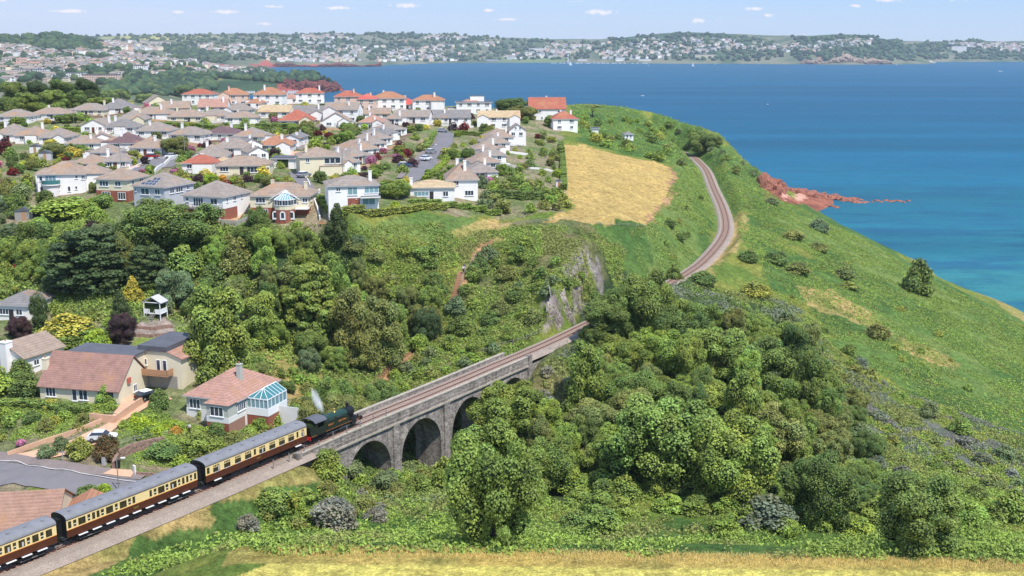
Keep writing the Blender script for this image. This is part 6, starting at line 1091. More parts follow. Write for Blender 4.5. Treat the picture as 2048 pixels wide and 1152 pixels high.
# ------------------------------------------------------------------ single trees the photo shows
TREES = [
 ('round', 985, 1092, 832, 215, 'mid', 'large light green tree standing in front of the third viaduct arch'),
 ('round', 1345, 1000, 790, 215, 'mid', 'broad tree filling the middle of the valley wood'),
 ('round', 1475, 1010, 815, 190, 'mid', 'big tree joined to the broad valley tree on its right side'),
 ('round', 1850, 1108, 930, 190, 'dark', 'round dark tree standing alone at the lower right above the yellow field'),
 ('round', 1650, 1062, 900, 140, 'dark', 'dark tree with a deep shadow beneath, left of the lone round tree'),
 ('round', 1192, 905, 812, 125, 'olive', 'olive green round tree in the hollow right of the viaduct'),
 ('round', 1105, 990, 870, 120, 'mid', 'light green tree tucked behind the large tree by the arches'),
 ('round', 1560, 930, 810, 150, 'olive', 'olive crown at the upper right of the broad valley trees'),
 ('round', 1290, 700, 530, 125, 'dark', 'dark tree at the head of the cutting beside the pale rock face'),
 ('round', 1350, 740, 600, 120, 'dark', 'dark tree on the slope below the bend of the railway'),
 ('round', 1430, 790, 640, 160, 'mid', 'spreading green tree in the upper valley wood'),
 ('round', 1510, 800, 655, 140, 'dark', 'dense tree near the top right edge of the valley wood'),
 ('tall', 1625, 850, 675, 90, 'dark', 'tall dark tree on the right edge of the valley wood'),
 ('tall', 1590, 760, 640, 80, 'dark', 'upright dark tree above the right edge of the wood'),
 ('round', 1285, 845, 730, 130, 'mid', 'green tree in the valley between olive tree and upper wood'),
 ('round', 1410, 850, 745, 150, 'mid', 'wide green tree in the centre of the valley wood'),
 ('round', 1520, 880, 770, 130, 'mid', 'green tree behind the olive crown in the valley wood'),
 ('round', 1210, 700, 620, 110, 'dark', 'grey-green tree overhanging the railway at the end of the viaduct straight'),
 ('round', 1250, 770, 665, 110, 'mid', 'green tree right of the railway past the viaduct'),
 ('round', 1650, 840, 760, 90, 'dark', 'small dark tree at the foot of the grassy headland slope'),
 ('shrub', 1515, 597, 557, 66, 'yellow', 'domed yellow-green gorse bush right of the railway bend'),
 ('shrub', 1578, 662, 615, 46, 'blue', 'lone dark bush on the open headland slope'),
 ('shrub', 1760, 680, 642, 52, 'olive', 'lone olive bush beside the dry grass streak'),
 ('shrub', 1838, 592, 503, 58, 'dark', 'tall dark wind-blown bush on the cliff edge against the sea'),
 ('shrub', 1350, 562, 520, 32, 'dark', 'dark bush where the railway disappears behind the trees'),
 ('shrub', 1408, 572, 540, 60, 'dark', 'low dark bush right beside the far track'),
 ('shrub', 1340, 455, 436, 26, 'dark', 'small bush on the grass between the tan field and the railway, upper one'),
 ('shrub', 1360, 482, 464, 24, 'dark', 'small bush on the grass between the tan field and the railway, lower one'),
 ('shrub', 1590, 482, 456, 50, 'olive', 'olive bush on the slope below the red cove'),
 ('shrub', 1640, 505, 480, 40, 'olive', 'olive bush on the slope near the cliff edge'),
 ('shrub', 1500, 525, 495, 44, 'dark', 'dark bush above the gorse dome'), ('shrub', 1555, 530, 500, 56, 'dark', 'dark bush in the row above the gorse dome'), ('shrub', 1600, 550, 520, 52, 'olive', 'olive bush at the right end of the row above the gorse dome'),
 ('shrub', 1690, 560, 530, 44, 'olive', 'olive bush in the open slope above the dry grass'), ('shrub', 1700, 580, 560, 40, 'yellow', 'yellow-green bush just above the dry grass streak'),
 ('shrub', 1640, 465, 430, 44, 'blue', 'blue-green bush on the cliff edge right of the red cove'), ('shrub', 1545, 410, 392, 28, 'blue', 'small bush just below the red cove'),
 ('round', 1408, 308, 255, 78, 'dark', 'dark dome-shaped tree on the cliff top above the railway'),
 ('pine', 1186, 235, 204, 38, 'olive', 'flat-topped pine on the skyline beside the sea'),
 ('round', 1020, 232, 190, 70, 'dark', 'tree between the white flat-roofed house and the orange-roofed house'), ('round', 1045, 240, 205, 60, 'olive', 'olive tree left of the orange-roofed house'),
 ('round', 1105, 255, 225, 36, 'mid', 'small tree in front of the orange-roofed house'),
 ('round', 325, 530, 398, 185, 'dark', 'huge round dark tree below the house with solar panels'),
 ('tier', 165, 600, 452, 165, 'deep', 'massive dark layered cypress above the bungalow gardens'),
 ('tier', 290, 582, 488, 84, 'deep', 'dark layered conifer right of the massive cypress'),
 ('round', 505, 530, 440, 90, 'dark', 'round blue-green tree below the house with the glass gable'),
 ('round', 602, 515, 452, 52, 'dark', 'small dark tree right of the blue-green round tree'),
 ('cone', 674, 512, 425, 66, 'deep', 'dark pointed conifer at the edge of the open meadow'),
 ('round', 715, 512, 480, 34, 'blue', 'small blue-green tree right of the dark pointed conifer'),
 ('tall', 425, 772, 565, 165, 'mid', 'tall ivy-covered tree behind the bungalow with the conservatory'),
 ('tall', 515, 700, 575, 105, 'mid', 'tall green tree just right of the ivy-covered one'),
 ('tier', 618, 700, 525, 115, 'mid', 'tiered light green cedar in the middle of the wood'),
 ('tall', 695, 745, 560, 120, 'olive', 'weeping olive tree right of the tiered cedar'),
 ('tall', 760, 740, 580, 110, 'olive', 'olive weeping tree beside the steps'),
 ('tall', 720, 745, 640, 80, 'olive', 'smaller olive tree in front of the weeping trees'),
 ('round', 850, 690, 605, 62, 'deep', 'very dark tree in the slope above the steps'),
 ('cone', 263, 610, 548, 48, 'gold', 'golden conical conifer beside the summerhouse'),
 ('cone', 238, 655, 572, 58, 'deep', 'dark conifer in front of the golden one'),
 ('round', 240, 690, 622, 62, 'purple', 'purple-leaved tree in the bungalow garden'),
 ('column', 77, 668, 588, 38, 'deep', 'dark columnar cypress at the left'),
 ('shrub', 130, 688, 624, 108, 'gold', 'wide golden layered conifer beside the columnar cypress'),
 ('round', 345, 622, 525, 82, 'blue', 'grey-green tree behind the summerhouse'),
 ('round', 35, 680, 625, 52, 'purple', 'purple tree left of the columnar cypress'),
 ('shrub', 190, 705, 650, 60, 'lime', 'lime-yellow clipped hedge end beside the purple tree'),
 ('shrub', 115, 440, 395, 125, 'bright', 'wide rounded bright bush below the white house with the curved balcony'),
 ('cone', 35, 435, 380, 56, 'dark', 'dark bushy conifer left of the wide rounded bush'),
 ('round', 785, 400, 352, 72, 'mid', 'round green tree beside the white house at the foot of the street'),
 ('round', 75, 560, 480, 80, 'mid', 'green tree at the left edge above the lawn'), ('shrub', 28, 550, 528, 34, 'red', 'dark red bush by the lawn at the left edge'),
 ('shrub', 180, 470, 440, 34, 'purple', 'purple bush below the brick and cream house'), ('shrub', 220, 470, 450, 24, 'red', 'dark red bush right of the purple one'),
 ('round', 345, 310, 270, 64, 'olive', 'grey-olive tree among the bungalows'), ('round', 110, 318, 278, 62, 'olive', 'grey-green tree left of the golden tree'),
 ('shrub', 140, 315, 290, 46, 'gold', 'golden tree above the house with the curved balcony'), ('round', 225, 332, 312, 32, 'mid', 'small green tree by the estate road'), ('shrub', 262, 330, 312, 24, 'lime', 'lime green ball bush by the estate road'),
 ('round', 133, 248, 222, 50, 'mid', 'green tree between two grey-roofed bungalows at the upper left'), ('shrub', 92, 248, 234, 18, 'gold', 'golden ball bush at the upper left'), ('round', 32, 248, 232, 36, 'mid', 'green tree beside the leftmost bungalow'),
 ('tall', 45, 232, 178, 74, 'mid', 'mid green tree in front of the leftmost big dark trees'), ('tall', 100, 230, 176, 74, 'mid', 'mid green tree in front of the middle big dark trees'), ('tall', 145, 226, 172, 66, 'dark', 'dark tree in front of the rightmost big dark tree'), ('round', 195, 222, 188, 60, 'mid', 'green tree at the right foot of the big dark trees'), ('round', 285, 206, 184, 40, 'mid', 'green tree left of the cream gabled bungalow'), ('tall', 20, 222, 158, 84, 'dark', 'leftmost of the big dark trees above the bungalows'), ('tall', 70, 218, 152, 80, 'deep', 'second of the big dark trees above the bungalows'), ('tall', 118, 218, 152, 76, 'dark', 'third of the big dark trees above the bungalows'),
 ('tall', 165, 216, 146, 80, 'deep', 'rightmost and tallest of the big dark trees above the bungalows'), ('round', 225, 205, 172, 52, 'mid', 'green tree right of the big dark trees'),
 ('round', 365, 196, 166, 52, 'dark', 'dark tree beyond the red-roofed house'), ('round', 345, 190, 172, 40, 'mid', 'green tree behind the red-roofed house'),
 ('shrub', 210, 925, 870, 56, 'brown', 'rusty brown bush in front of the white car'), ('shrub', 155, 920, 872, 52, 'yellow', 'yellow-green bush left of the rusty one'), ('shrub', 90, 918, 890, 42, 'blue', 'blue-green bush at the driveway mouth'), ('shrub', 118, 905, 870, 34, 'blue', 'blue-green bush behind the driveway mouth bush'), ('shrub', 40, 895, 880, 22, 'pink', 'pink hydrangea at the driveway mouth'),
 ('shrub', 320, 920, 885, 76, 'dark', 'dark clipped hedge by the gateway beside the railway'), ('shrub', 385, 915, 868, 70, 'mid', 'green bush between the stone wall and the train'), ('shrub', 365, 905, 880, 60, 'bright', 'bright bush beside the stone terrace wall'),
 ('shrub', 316, 822, 775, 42, 'dark', 'dark bush beside the black car'), ('shrub', 208, 808, 765, 44, 'bright', 'leafy climber bush at the corner of the red-roofed bungalow'), ('shrub', 45, 800, 745, 66, 'dark', 'dark bush at the left end of the red-roofed bungalow'), ('shrub', 35, 765, 715, 50, 'dark', 'dark bush below the white chimney house'),
 ('shrub', 88, 865, 838, 34, 'olive', 'olive bush in the front garden rockery'), ('shrub', 60, 850, 822, 40, 'dark', 'dark ball bush in the front garden'), ('shrub', 350, 870, 850, 26, 'orange', 'orange-flowered bush beside the garden steps'), ('shrub', 400, 838, 808, 26, 'yellow', 'yellow climber at the bungalow steps'),
 ('shrub', 172, 1000, 970, 56, 'dark', 'dark clipped bush between the road and the train'), ('shrub', 207, 992, 966, 30, 'lime', 'lime green ball bush between the road and the train'),
 ('shrub', 655, 960, 890, 70, 'mid', 'green bush growing against the near end of the viaduct parapet'),
 ('shrub', 660, 1060, 985, 100, 'lilac', 'lilac-grey bush on the bank below the viaduct'), ('shrub', 545, 1035, 980, 80, 'mid', 'green bush on the bank left of the lilac-grey one'), ('palm', 575, 1030, 975, 50, 'yellow', 'pampas grass clump on the bank'),
 ('shrub', 1540, 1055, 985, 110, 'grey', 'grey-green bush at the foot of the valley trees'), ('shrub', 890, 985, 900, 60, 'mid', 'green bush against the pier right of the second arch'), ('round', 1015, 900, 770, 160, 'mid', 'green tree crown in front of the fourth arch'),
 ('shrub', 770, 985, 940, 60, 'blue', 'blue-green bush at the foot of the first pier'), ('shrub', 835, 990, 945, 60, 'mid', 'green bush at the foot of the second arch'), ('shrub', 700, 960, 920, 60, 'blue', 'pale bush in the first arch'),
 ('shrub', 395, 365, 345, 24, 'purple', 'purple bush below the red-roofed white bungalow'), ('shrub', 423, 362, 342, 22, 'orange', 'left of two orange ball bushes in front of the cream bungalow'), ('shrub', 444, 366, 346, 18, 'orange', 'right of two orange ball bushes in front of the cream bungalow'), ('shrub', 465, 368, 350, 20, 'lime', 'lime ball bush right of the orange ball bushes'), ('shrub', 370, 366, 345, 30, 'yellow', 'yellow-green bush left of the purple bush'),
 ('shrub', 668, 362, 345, 24, 'gold', 'golden bush in front of the house with three big windows'), ('shrub', 790, 418, 400, 20, 'lime', 'lime ball bush by the yellow hedge'), ('shrub', 706, 422, 405, 22, 'white', 'white-flowered bush in front of the house with the side chimney'), ('shrub', 1128, 415, 378, 28, 'yellow', 'tall yellow clipped bush at the corner of the tan field'),
 ('shrub', 585, 422, 405, 26, 'red', 'red flowering bush by the arched door'),
 ('palm', 30, 590, 568, 20, 'yellow', 'spiky palm at the left edge'),
]

# ------------------------------------------------------------------ fill planting by area
def free(x, y, r_):
    if float(T(x, y)) < .6: return False
    for fx, fy, ca, sa, hw_, hd in FOOT:
        dx, dy = x - fx, y - fy
        if abs(dx * ca + dy * sa) < hw_ + r_ * .55 and abs(-dx * sa + dy * ca) < hd + r_ * .55: return False
    for pl in AVOID:
        if inpoly(np.array([x]), np.array([y]), pl)[0]: return False
    return True
AVOID = [wpoly(p) for p in (ROAD_A, ROAD_B, [(245, 352), (262, 340), (300, 325), (350, 310), (352, 330), (268, 360)], [(575, 340), (605, 340), (640, 388), (600, 388)], [(70, 903), (20, 912), (100, 918), (205, 890), (262, 845), (300, 818), (350, 805), (300, 785), (215, 850)], [(930, 530), (960, 490), (1000, 470), (970, 520), (935, 575), (905, 612), (895, 612), (910, 570)], [(725, 780), (770, 735), (815, 705), (840, 700), (800, 740), (735, 790)], [(255, 700), (355, 700), (350, 645), (290, 630), (262, 660)], [(1120, 288), (1160, 288), (1358, 350), (1290, 452), (1100, 446), (1150, 420)])]
def td(x, y): a, s_, g = trkdist(np.array([x]), np.array([y])); return float(a[0]), float(s_[0]), float(g[0])
def scatter(poly, n, kinds, cols, wd, ratio, area, group, minpx=0, gap=.62, tmin=4.2):
    xs = [p[0] for p in poly]; ys = [p[1] for p in poly]; got = []; tries = 0
    while len(got) < n and tries < n * 40:
        tries += 1; px = random.uniform(min(xs), max(xs)); py = random.uniform(min(ys), max(ys))
        if not inpoly(np.array([px]), np.array([py]), poly)[0]: continue
        h = hit(px, py)
        if not h or h[1] > 900: continue
        x, y, z = h; w_ = random.uniform(*wd)
        if not free(x, y, w_ / 2): continue
        if any((x - a) ** 2 + (y - b) ** 2 < ((w_ + c) / 2 * gap) ** 2 for a, b, c in got): continue
        d, s_, g = td(x, y)
        if d < tmin + w_ / 2: continue
        k = random.choice(kinds); got.append((x, y, w_)); plant(k, x, y, w_, w_ * random.uniform(*ratio) * (1.5 if k == 'tall' else 1.3 if k == 'cone' else 1), random.choice(cols), area=area, group=group)
for t in TREES: ptree(*t[:6], label=t[6])
G3 = ['mid', 'mid', 'dark', 'olive']
scatter([(1180, 660), (1300, 630), (1380, 660), (1500, 680), (1640, 740), (1700, 880), (1500, 960), (1200, 960), (1060, 930), (1180, 800)], 70, ['round', 'round', 'round', 'tall'], ['mid', 'mid', 'olive', 'bright', 'dark', 'mid'], (6, 11), (.75, 1.0), 'in the valley wood', 'trees of the valley wood')
scatter([(1060, 760), (1180, 700), (1230, 800), (1080, 860)], 14, ['shrub'], ['olive', 'grey', 'mid', 'blue', 'lilac'], (3, 5.5), (.6, .8), 'on the slope right of the viaduct', 'bushes right of the viaduct')
scatter([(1600, 800), (1720, 800), (1760, 960), (1700, 1040), (1560, 1000)], 10, ['round'], ['mid', 'olive', 'dark'], (5, 8), (.75, .95), 'at the right edge of the valley wood', 'trees at the edge of the valley wood')
scatter([(860, 1000), (1100, 900), (1700, 960), (2048, 980), (2048, 1060), (900, 1080)], 60, ['shrub'], ['mid', 'bright', 'olive', 'mid', 'mid', 'dark', 'bright'], (3.5, 6.5), (.55, .8), 'along the bottom of the valley', 'bushes along the valley bottom')
scatter([(1660, 760), (1720, 720), (1900, 850), (2048, 900), (2048, 1000), (1800, 960), (1680, 900)], 34, ['shrub'], ['lilac', 'grey', 'olive', 'mid', 'mid', 'blue', 'olive'], (2.5, 5), (.5, .75), 'on the scrubby lower headland slope', 'bushes on the lower headland slope')
scatter([(1560, 690), (1640, 640), (1720, 700), (1700, 800), (1620, 760)], 10, ['shrub'], ['olive', 'mid', 'dark'], (2, 4), (.6, .8), 'at the upper edge of the valley wood', 'bushes at the wood edge')
scatter([(-20, 530), (250, 520), (440, 500), (620, 500), (690, 560), (800, 590), (880, 620), (860, 700), (640, 760), (380, 640), (380, 560), (-20, 560)], 70, ['round', 'round', 'tall', 'shrub'], ['mid', 'mid', 'olive', 'dark', 'bright', 'blue'], (4.5, 8), (.75, 1.05), 'in the wood between the gardens and the steps', 'trees of the wood below the front row')
scatter([(700, 500), (860, 490), (910, 540), (880, 600), (760, 570)], 11, ['shrub'], ['mid', 'olive', 'dark'], (3, 5), (.5, .7), 'on the meadow slope left of the path', 'bushes left of the path')
scatter([(960, 520), (1080, 480), (1150, 560), (1120, 640), (1040, 700), (900, 700), (900, 640)], 30, ['shrub'], ['mid', 'olive', 'dark', 'mid', 'dark', 'blue'], (2.8, 5.5), (.6, .85), 'on the hillside between the path and the rock face', 'bushes on the hillside above the viaduct')
scatter([(740, 790), (860, 700), (1010, 690), (1000, 715), (860, 760), (740, 815)], 20, ['shrub'], ['mid', 'bright', 'olive', 'blue'], (2.5, 4.5), (.6, .8), 'just behind the viaduct parapet', 'bushes behind the parapet', tmin=3.4)
scatter([(1150, 225), (1300, 245), (1400, 300), (1360, 335), (1160, 280)], 34, ['shrub'], ['mid', 'dark', 'olive', 'yellow', 'bright'], (3.5, 6.5), (.6, .8), 'in the clifftop scrub above the tan field', 'bushes of the clifftop scrub')
scatter([(1330, 250), (1400, 260), (1440, 300), (1530, 345), (1520, 370), (1420, 330), (1400, 320)], 18, ['shrub'], ['olive', 'mid', 'dark', 'blue'], (3, 6), (.6, .8), 'along the cliff edge beside the far track', 'bushes along the cliff edge')
for px, py in ((1172, 585), (1180, 596), (1168, 600), (1192, 612), (1200, 606), (1150, 572), (1162, 560)):
    h = hit(px, py); plant('shrub', h[0], h[1], 2.6, 2.2, random.choice(['mid', 'olive', 'dark']), area='crags', group='bushes between the crags')
scatter([(1500, 430), (1640, 470), (1860, 620), (1960, 800), (1600, 640)], 14, ['shrub'], ['olive', 'mid', 'yellow'], (1.5, 3), (.5, .7), 'on the open headland slope', 'small bushes on the open headland')
scatter([(1370, 360), (1400, 380), (1430, 480), (1340, 560), (1300, 500), (1340, 460)], 9, ['shrub'], ['olive', 'mid', 'dark'], (1.5, 3), (.6, .8), 'between the tan field and the far track', 'small bushes beside the far track')
scatter([(-20, 215), (420, 200), (1120, 240), (1120, 370), (960, 380), (640, 380), (300, 380), (-20, 400)], 400, ['shrub', 'shrub', 'round'], ['mid', 'mid', 'mid', 'dark', 'bright', 'dark', 'olive', 'yellow', 'gold', 'purple', 'red', 'pink', 'lime', 'olive'], (2, 4.6), (.65, .95), 'in the gardens of the estate', 'garden bushes of the estate', gap=.75)
scatter([(960, 360), (1110, 370), (1120, 430), (960, 425)], 22, ['shrub'], ['mid', 'dark', 'blue', 'bright', 'olive'], (3, 5), (.7, .95), 'in the gardens beside the tan field', 'garden bushes beside the tan field')
scatter([(540, 255), (700, 262), (760, 290), (640, 300), (560, 285)], 14, ['shrub', 'round'], ['mid', 'dark', 'bright', 'olive'], (4, 6.5), (.7, .9), 'in the green patch in the middle of the estate', 'trees in the middle of the estate')
scatter([(-20, 380), (110, 380), (260, 430), (240, 480), (-20, 540)], 24, ['shrub', 'round'], ['mid', 'dark', 'olive', 'blue', 'bright'], (3.5, 6), (.7, .95), 'in the gardens below the curved-balcony house', 'garden trees at the left')
scatter([(200, 430), (460, 455), (640, 450), (660, 480), (480, 490), (200, 470)], 26, ['shrub'], ['mid', 'dark', 'olive', 'bright', 'mid'], (2, 3.4), (.6, .8), 'below the front row houses', 'bushes below the front row')
for s_, o_, wd_ in ((-2, -7, 7), (5, -9, 8), (12, -8, 8), (19, -8, 8), (26, -8, 7), (33, -7, 6), (9, -14, 9), (22, -14, 9)): q = trk(s_, o_); plant('round', q[0], q[1], wd_, wd_ * 1.1, random.choice(['mid', 'dark', 'olive']), area='behind', group='trees hugging the far side of the viaduct')
for s_ in range(-6, 42, 3):
    q = trk(s_, 4.2 + random.random() * 2.4); w_ = random.uniform(2.6, 4.2); plant('shrub', q[0], q[1], w_, w_ * .75, random.choice(['mid', 'mid', 'olive', 'dark', 'bright']), area='feet', group='bushes at the foot of the viaduct')
scatter([(-20, 560), (220, 560), (260, 700), (60, 700), (-20, 600)], 16, ['shrub'], ['mid', 'dark', 'olive', 'bright'], (2, 4.5), (.6, .9), 'in the gardens behind the bungalows', 'garden bushes behind the bungalows')
scatter([(-20, 800), (230, 815), (200, 850), (90, 880), (-20, 890)], 22, ['shrub'], ['mid', 'dark', 'olive', 'bright', 'yellow'], (1.4, 3), (.6, .8), 'in the front garden of the red-roofed bungalow', 'bushes of the front garden')
scatter([(235, 850), (300, 820), (335, 830), (360, 870), (280, 895)], 18, ['shrub'], ['bright', 'mid', 'dark', 'lime'], (1.4, 2.6), (.5, .7), 'between the driveway and the garden steps', 'bushes beside the driveway')
scatter([(400, 880), (470, 860), (590, 810), (640, 790), (640, 770), (730, 790), (600, 835), (500, 880), (410, 915), (330, 940)], 26, ['shrub'], ['mid', 'bright', 'dark', 'olive'], (2, 3.6), (.6, .85), 'along the far side of the train', 'bushes along the far side of the railway', tmin=2.6)
scatter([(460, 750), (560, 740), (640, 720), (680, 780), (600, 800)], 12, ['shrub', 'round'], ['mid', 'dark', 'olive', 'bright'], (2.4, 4.4), (.7, .95), 'around the dry lawn behind the bungalow', 'bushes around the dry lawn')
scatter([(420, 1020), (560, 975), (700, 960), (840, 1000), (860, 1040), (600, 1060), (440, 1060)], 20, ['shrub'], ['mid', 'olive', 'mid', 'bright', 'lilac'], (2, 3.8), (.5, .75), 'on the railway bank', 'bushes on the railway bank', tmin=6)
scatter([(-420, 230), (-20, 210), (-20, 800), (-420, 800)], 70, ['round', 'shrub', 'shrub'], ['mid', 'dark', 'olive', 'bright'], (4, 8), (.7, .95), 'beyond the left edge', 'trees beyond the left edge')
# the smallest bushes, past what one would count, become one mass
def mass(name, pls, label, nl=650, k=2.0):
    VV = []; CC = []; rg = np.random.default_rng(4)
    for p in pls:
        o = p['o']; me = o.data; nv_ = len(me.vertices); V = np.empty(nv_ * 3, np.float32); me.vertices.foreach_get('co', V); V = V.reshape(-1, 4, 3); c = np.empty(nv_ * 4, np.float32); me.color_attributes['Col'].data.foreach_get('color', c); c = c.reshape(-1, 4, 4)[:, :, :3]
        i = rg.choice(len(V), min(nl, len(V)), replace=False); V = V[i]; c = c[i]; m_ = V.mean(1, keepdims=True); V = m_ + (V - m_) * k; sx, sy, sz = o.scale; a = o.rotation_euler.z; V = V * np.array([sx, sy, sz]); x = V[..., 0] * math.cos(a) - V[..., 1] * math.sin(a); y = V[..., 0] * math.sin(a) + V[..., 1] * math.cos(a)
        V = np.stack([x + o.location.x, y + o.location.y, V[..., 2] + o.location.z], -1); VV.append(V.reshape(-1, 3)); CC.append((c * np.array(o.color[:3])).reshape(-1, 3))
        for ch in list(o.children): bpy.data.objects.remove(ch)
        bpy.data.objects.remove(o); PLANTS.remove(p)
    VV = np.concatenate(VV); tag(meshobj(name, VV, np.arange(len(VV)).reshape(-1, 4), M['cover'], attr=np.concatenate(CC)), label, kind='stuff')
_b = sorted([p for p in PLANTS if p['kind'] == 'shrub' and not p['label']], key=lambda p: -p['w'] * p['h']); _nl = sum(1 for p in PLANTS if p['kind'] == 'shrub' and p['label'])
mass('shrubbery', _b[max(0, 285 - _nl):], 'small bushes filling the gardens, slopes and clifftop')
# hedges
def hedge(pts, hgt, th, c, label):
    L = [hit(*p) for p in pts]; root = None; segs = []
    for a, b in zip(L, L[1:]):
        a = np.array(a[:2]); b = np.array(b[:2]); ln_ = np.linalg.norm(b - a); k = max(1, int(round(ln_ / 4)))
        for i in range(k): segs.append((a + (b - a) * i / k, a + (b - a) * (i + 1) / k))
    mid_ = segs[len(segs) // 2][0]; root = tag(empty('hedge', (mid_[0], mid_[1], float(T(*mid_)))), label, 'hedge')
    for p, q in segs:
        m_ = (p + q) / 2; d = q - p; l, inn = PRO['hedge'][random.randrange(2)]; o = link(bpy.data.objects.new('hedge_section', l)); o.color = FC[c]
        o.location = (m_[0] - root.location.x, m_[1] - root.location.y, float(T(*m_)) - root.location.z - .15); o.rotation_euler = (0, 0, math.atan2(d[1], d[0])); o.scale = (np.linalg.norm(d) * 1.08, th, hgt * 1.05); o.parent = root
        z = link(bpy.data.objects.new('shade_core', inn)); z.parent = o  # added dark filler, inner shade of the hedge put into its colour
    PLANTS.append(dict(o=root, kind='hedge', c=c, px=L[0][0], py=L[0][1], w=50, h=10, label=label, area=None))
hedge([(690, 433), (760, 430), (830, 422), (890, 420)], 1.6, 1.8, 'yellow', 'long yellow-topped clipped hedge between the meadow and the front row')
hedge([(640, 400), (665, 430), (690, 440)], 1.8, 2, 'bright', 'bright hedge running down right of the glass gable house'); hedge([(980, 395), (1040, 400), (1110, 402)], 2.2, 1.6, 'dark', 'dark clipped hedge in the gardens beside the tan field'); hedge([(1000, 378), (1060, 384), (1115, 388)], 1.6, 1.4, 'bright', 'bright hedge behind the dark clipped one')
hedge([(820, 405), (880, 412), (940, 418), (1000, 430)], 1.4, 1.6, 'bright', 'low green hedge below the low tan-roofed house'); hedge([(1122, 290), (1126, 330), (1128, 380)], 2.0, 2, 'mid', 'field-edge hedge between the gardens and the tan field')
hedge([(515, 258), (560, 256), (600, 262)], 2.2, 3, 'mid', 'green hedge in front of the red-roofed bungalow row'); hedge([(330, 252), (400, 256), (520, 262)], 1.8, 2.5, 'bright', 'long bright hedge across the middle of the estate'); hedge([(118, 262), (160, 264)], 1.6, 2, 'lime', 'lime clipped hedge at the upper left')
hedge([(640, 215), (680, 215), (720, 224)], 2.0, 3, 'dark', 'dark hedge below the skyline red roofs'); hedge([(870, 268), (862, 285), (850, 300)], 1.4, 2, 'bright', 'hedge along the left kerb of the street'); hedge([(918, 268), (950, 272), (985, 270)], 1.6, 2, 'mid', 'hedge right of the top of the street')
hedge([(905, 300), (890, 325), (870, 345), (850, 360)], 1.1, 2, 'lime', 'yellow-green border along the right kerb of the street'); hedge([(-10, 815), (60, 815), (140, 822), (170, 828)], 1.4, 2.2, 'mid', 'wide clipped hedge in front of the red-roofed bungalow'); hedge([(0, 780), (30, 776)], 1.6, 2, 'bright', 'hedge at the left edge by the red-roofed bungalow')
hedge([(78, 790), (150, 797), (230, 803)], .1, .1, 'mid', 'x') if False else None
hedge([(60, 712), (110, 700), (160, 690), (190, 672)], 2.2, 2.4, 'mid', 'hedge climbing behind the red-roofed bungalow'); hedge([(330, 610), (300, 585), (320, 570)], 1.6, 2, 'bright', 'hedge behind the summerhouse')

# --- low ground cover: tufts of bracken and bramble everywhere on rough ground
def cover(name, poly, n, size, hgt, cols, label, seed, tmin=4.0, slope=None):
    rng = np.random.default_rng(seed); pp = wpoly(poly); xs = [p[0] for p in pp]; ys = [p[1] for p in pp]; X = rng.uniform(min(xs), max(xs), n * 4); Y = rng.uniform(min(ys), max(ys), n * 4)
    k = inpoly(X, Y, pp) & (T(X, Y) > 1.0); X = X[k]; Y = Y[k]; den = fbm(X / 7, Y / 7, seed, 3); k = den > .30 + .25 * rng.random(len(X)); X = X[k][:n]; Y = Y[k][:n]
    a, s_, g = trkdist(X, Y); k = (a > tmin) & ((tmin < 0) | ~((s_ > -20) & (s_ < 46) & (a < 3.2))); X = X[k]; Y = Y[k]
    for fx, fy, ca, sa, hw_, hd in FOOT:
        dx, dy = X - fx, Y - fy; k = ~((np.abs(dx * ca + dy * sa) < hw_) & (np.abs(-dx * sa + dy * ca) < hd)); X = X[k]; Y = Y[k]
    for pl in AVOID: k = ~inpoly(X, Y, pl); X = X[k]; Y = Y[k]
    m = len(X); Z = T(X, Y); lf = 9; tot = m * lf
    cx = np.repeat(X, lf); cy_ = np.repeat(Y, lf); cz_ = np.repeat(Z, lf); R = np.repeat(size * (.5 + rng.random(m)), lf); hh = np.repeat(hgt * (.4 + .9 * rng.random(m)) * (.5 + fbm(X / 5, Y / 5, seed + 3, 2)), lf)
    d = rng.normal(size=(tot, 3)); d[:, 2] = np.abs(d[:, 2]) + .2; d /= np.linalg.norm(d, axis=1)[:, None]
    p = np.stack([cx, cy_, cz_ - .1], 1) + d * np.stack([R, R, hh], 1); nr_ = d + rng.normal(size=(tot, 3)) * .5; nr_ /= np.linalg.norm(nr_, axis=1)[:, None]
    t = np.cross(nr_, rng.normal(size=(tot, 3))); t /= np.linalg.norm(t, axis=1)[:, None]; b = np.cross(nr_, t); s2 = (size * .22 * (.6 + .8 * rng.random(tot)))[:, None]
    V = np.stack([p - t * s2 - b * s2 * .6, p + t * s2 - b * s2 * .6, p + t * s2 + b * s2 * .6, p - t * s2 + b * s2 * .6], 1).reshape(-1, 3)
    pick = np.clip((fbm(X / 9, Y / 9, seed + 8, 4) - .35) / .3 * len(cols) + rng.normal(size=m) * .35, 0, len(cols) - 1).astype(int); base = np.array([FC[c][:3] for c in cols])[pick] * (.75 + .5 * rng.random(m))[:, None]
    c = np.repeat(np.repeat(base, lf, 0) * (.8 + .4 * rng.random(tot))[:, None], 4, 0)
    tag(meshobj(name, V, np.arange(tot * 4).reshape(-1, 4), M['cover'], attr=c), label, kind='stuff')
cover('undergrowth', [(900, 450), (1150, 450), (1250, 500), (1240, 600), (1130, 660), (1010, 720), (740, 820), (640, 800), (700, 470)], 16000, .55, .8, ['mid', 'olive', 'mid', 'dark', 'bright', 'olive'], 'bramble and bracken over the hillside above the viaduct', 51)
cover('undergrowth', [(660, 880), (800, 860), (1060, 760), (1060, 900), (900, 1010), (680, 990)], 6000, .5, .8, ['mid', 'olive', 'blue', 'mid', 'dark'], 'undergrowth around the feet of the viaduct', 62, tmin=-1)
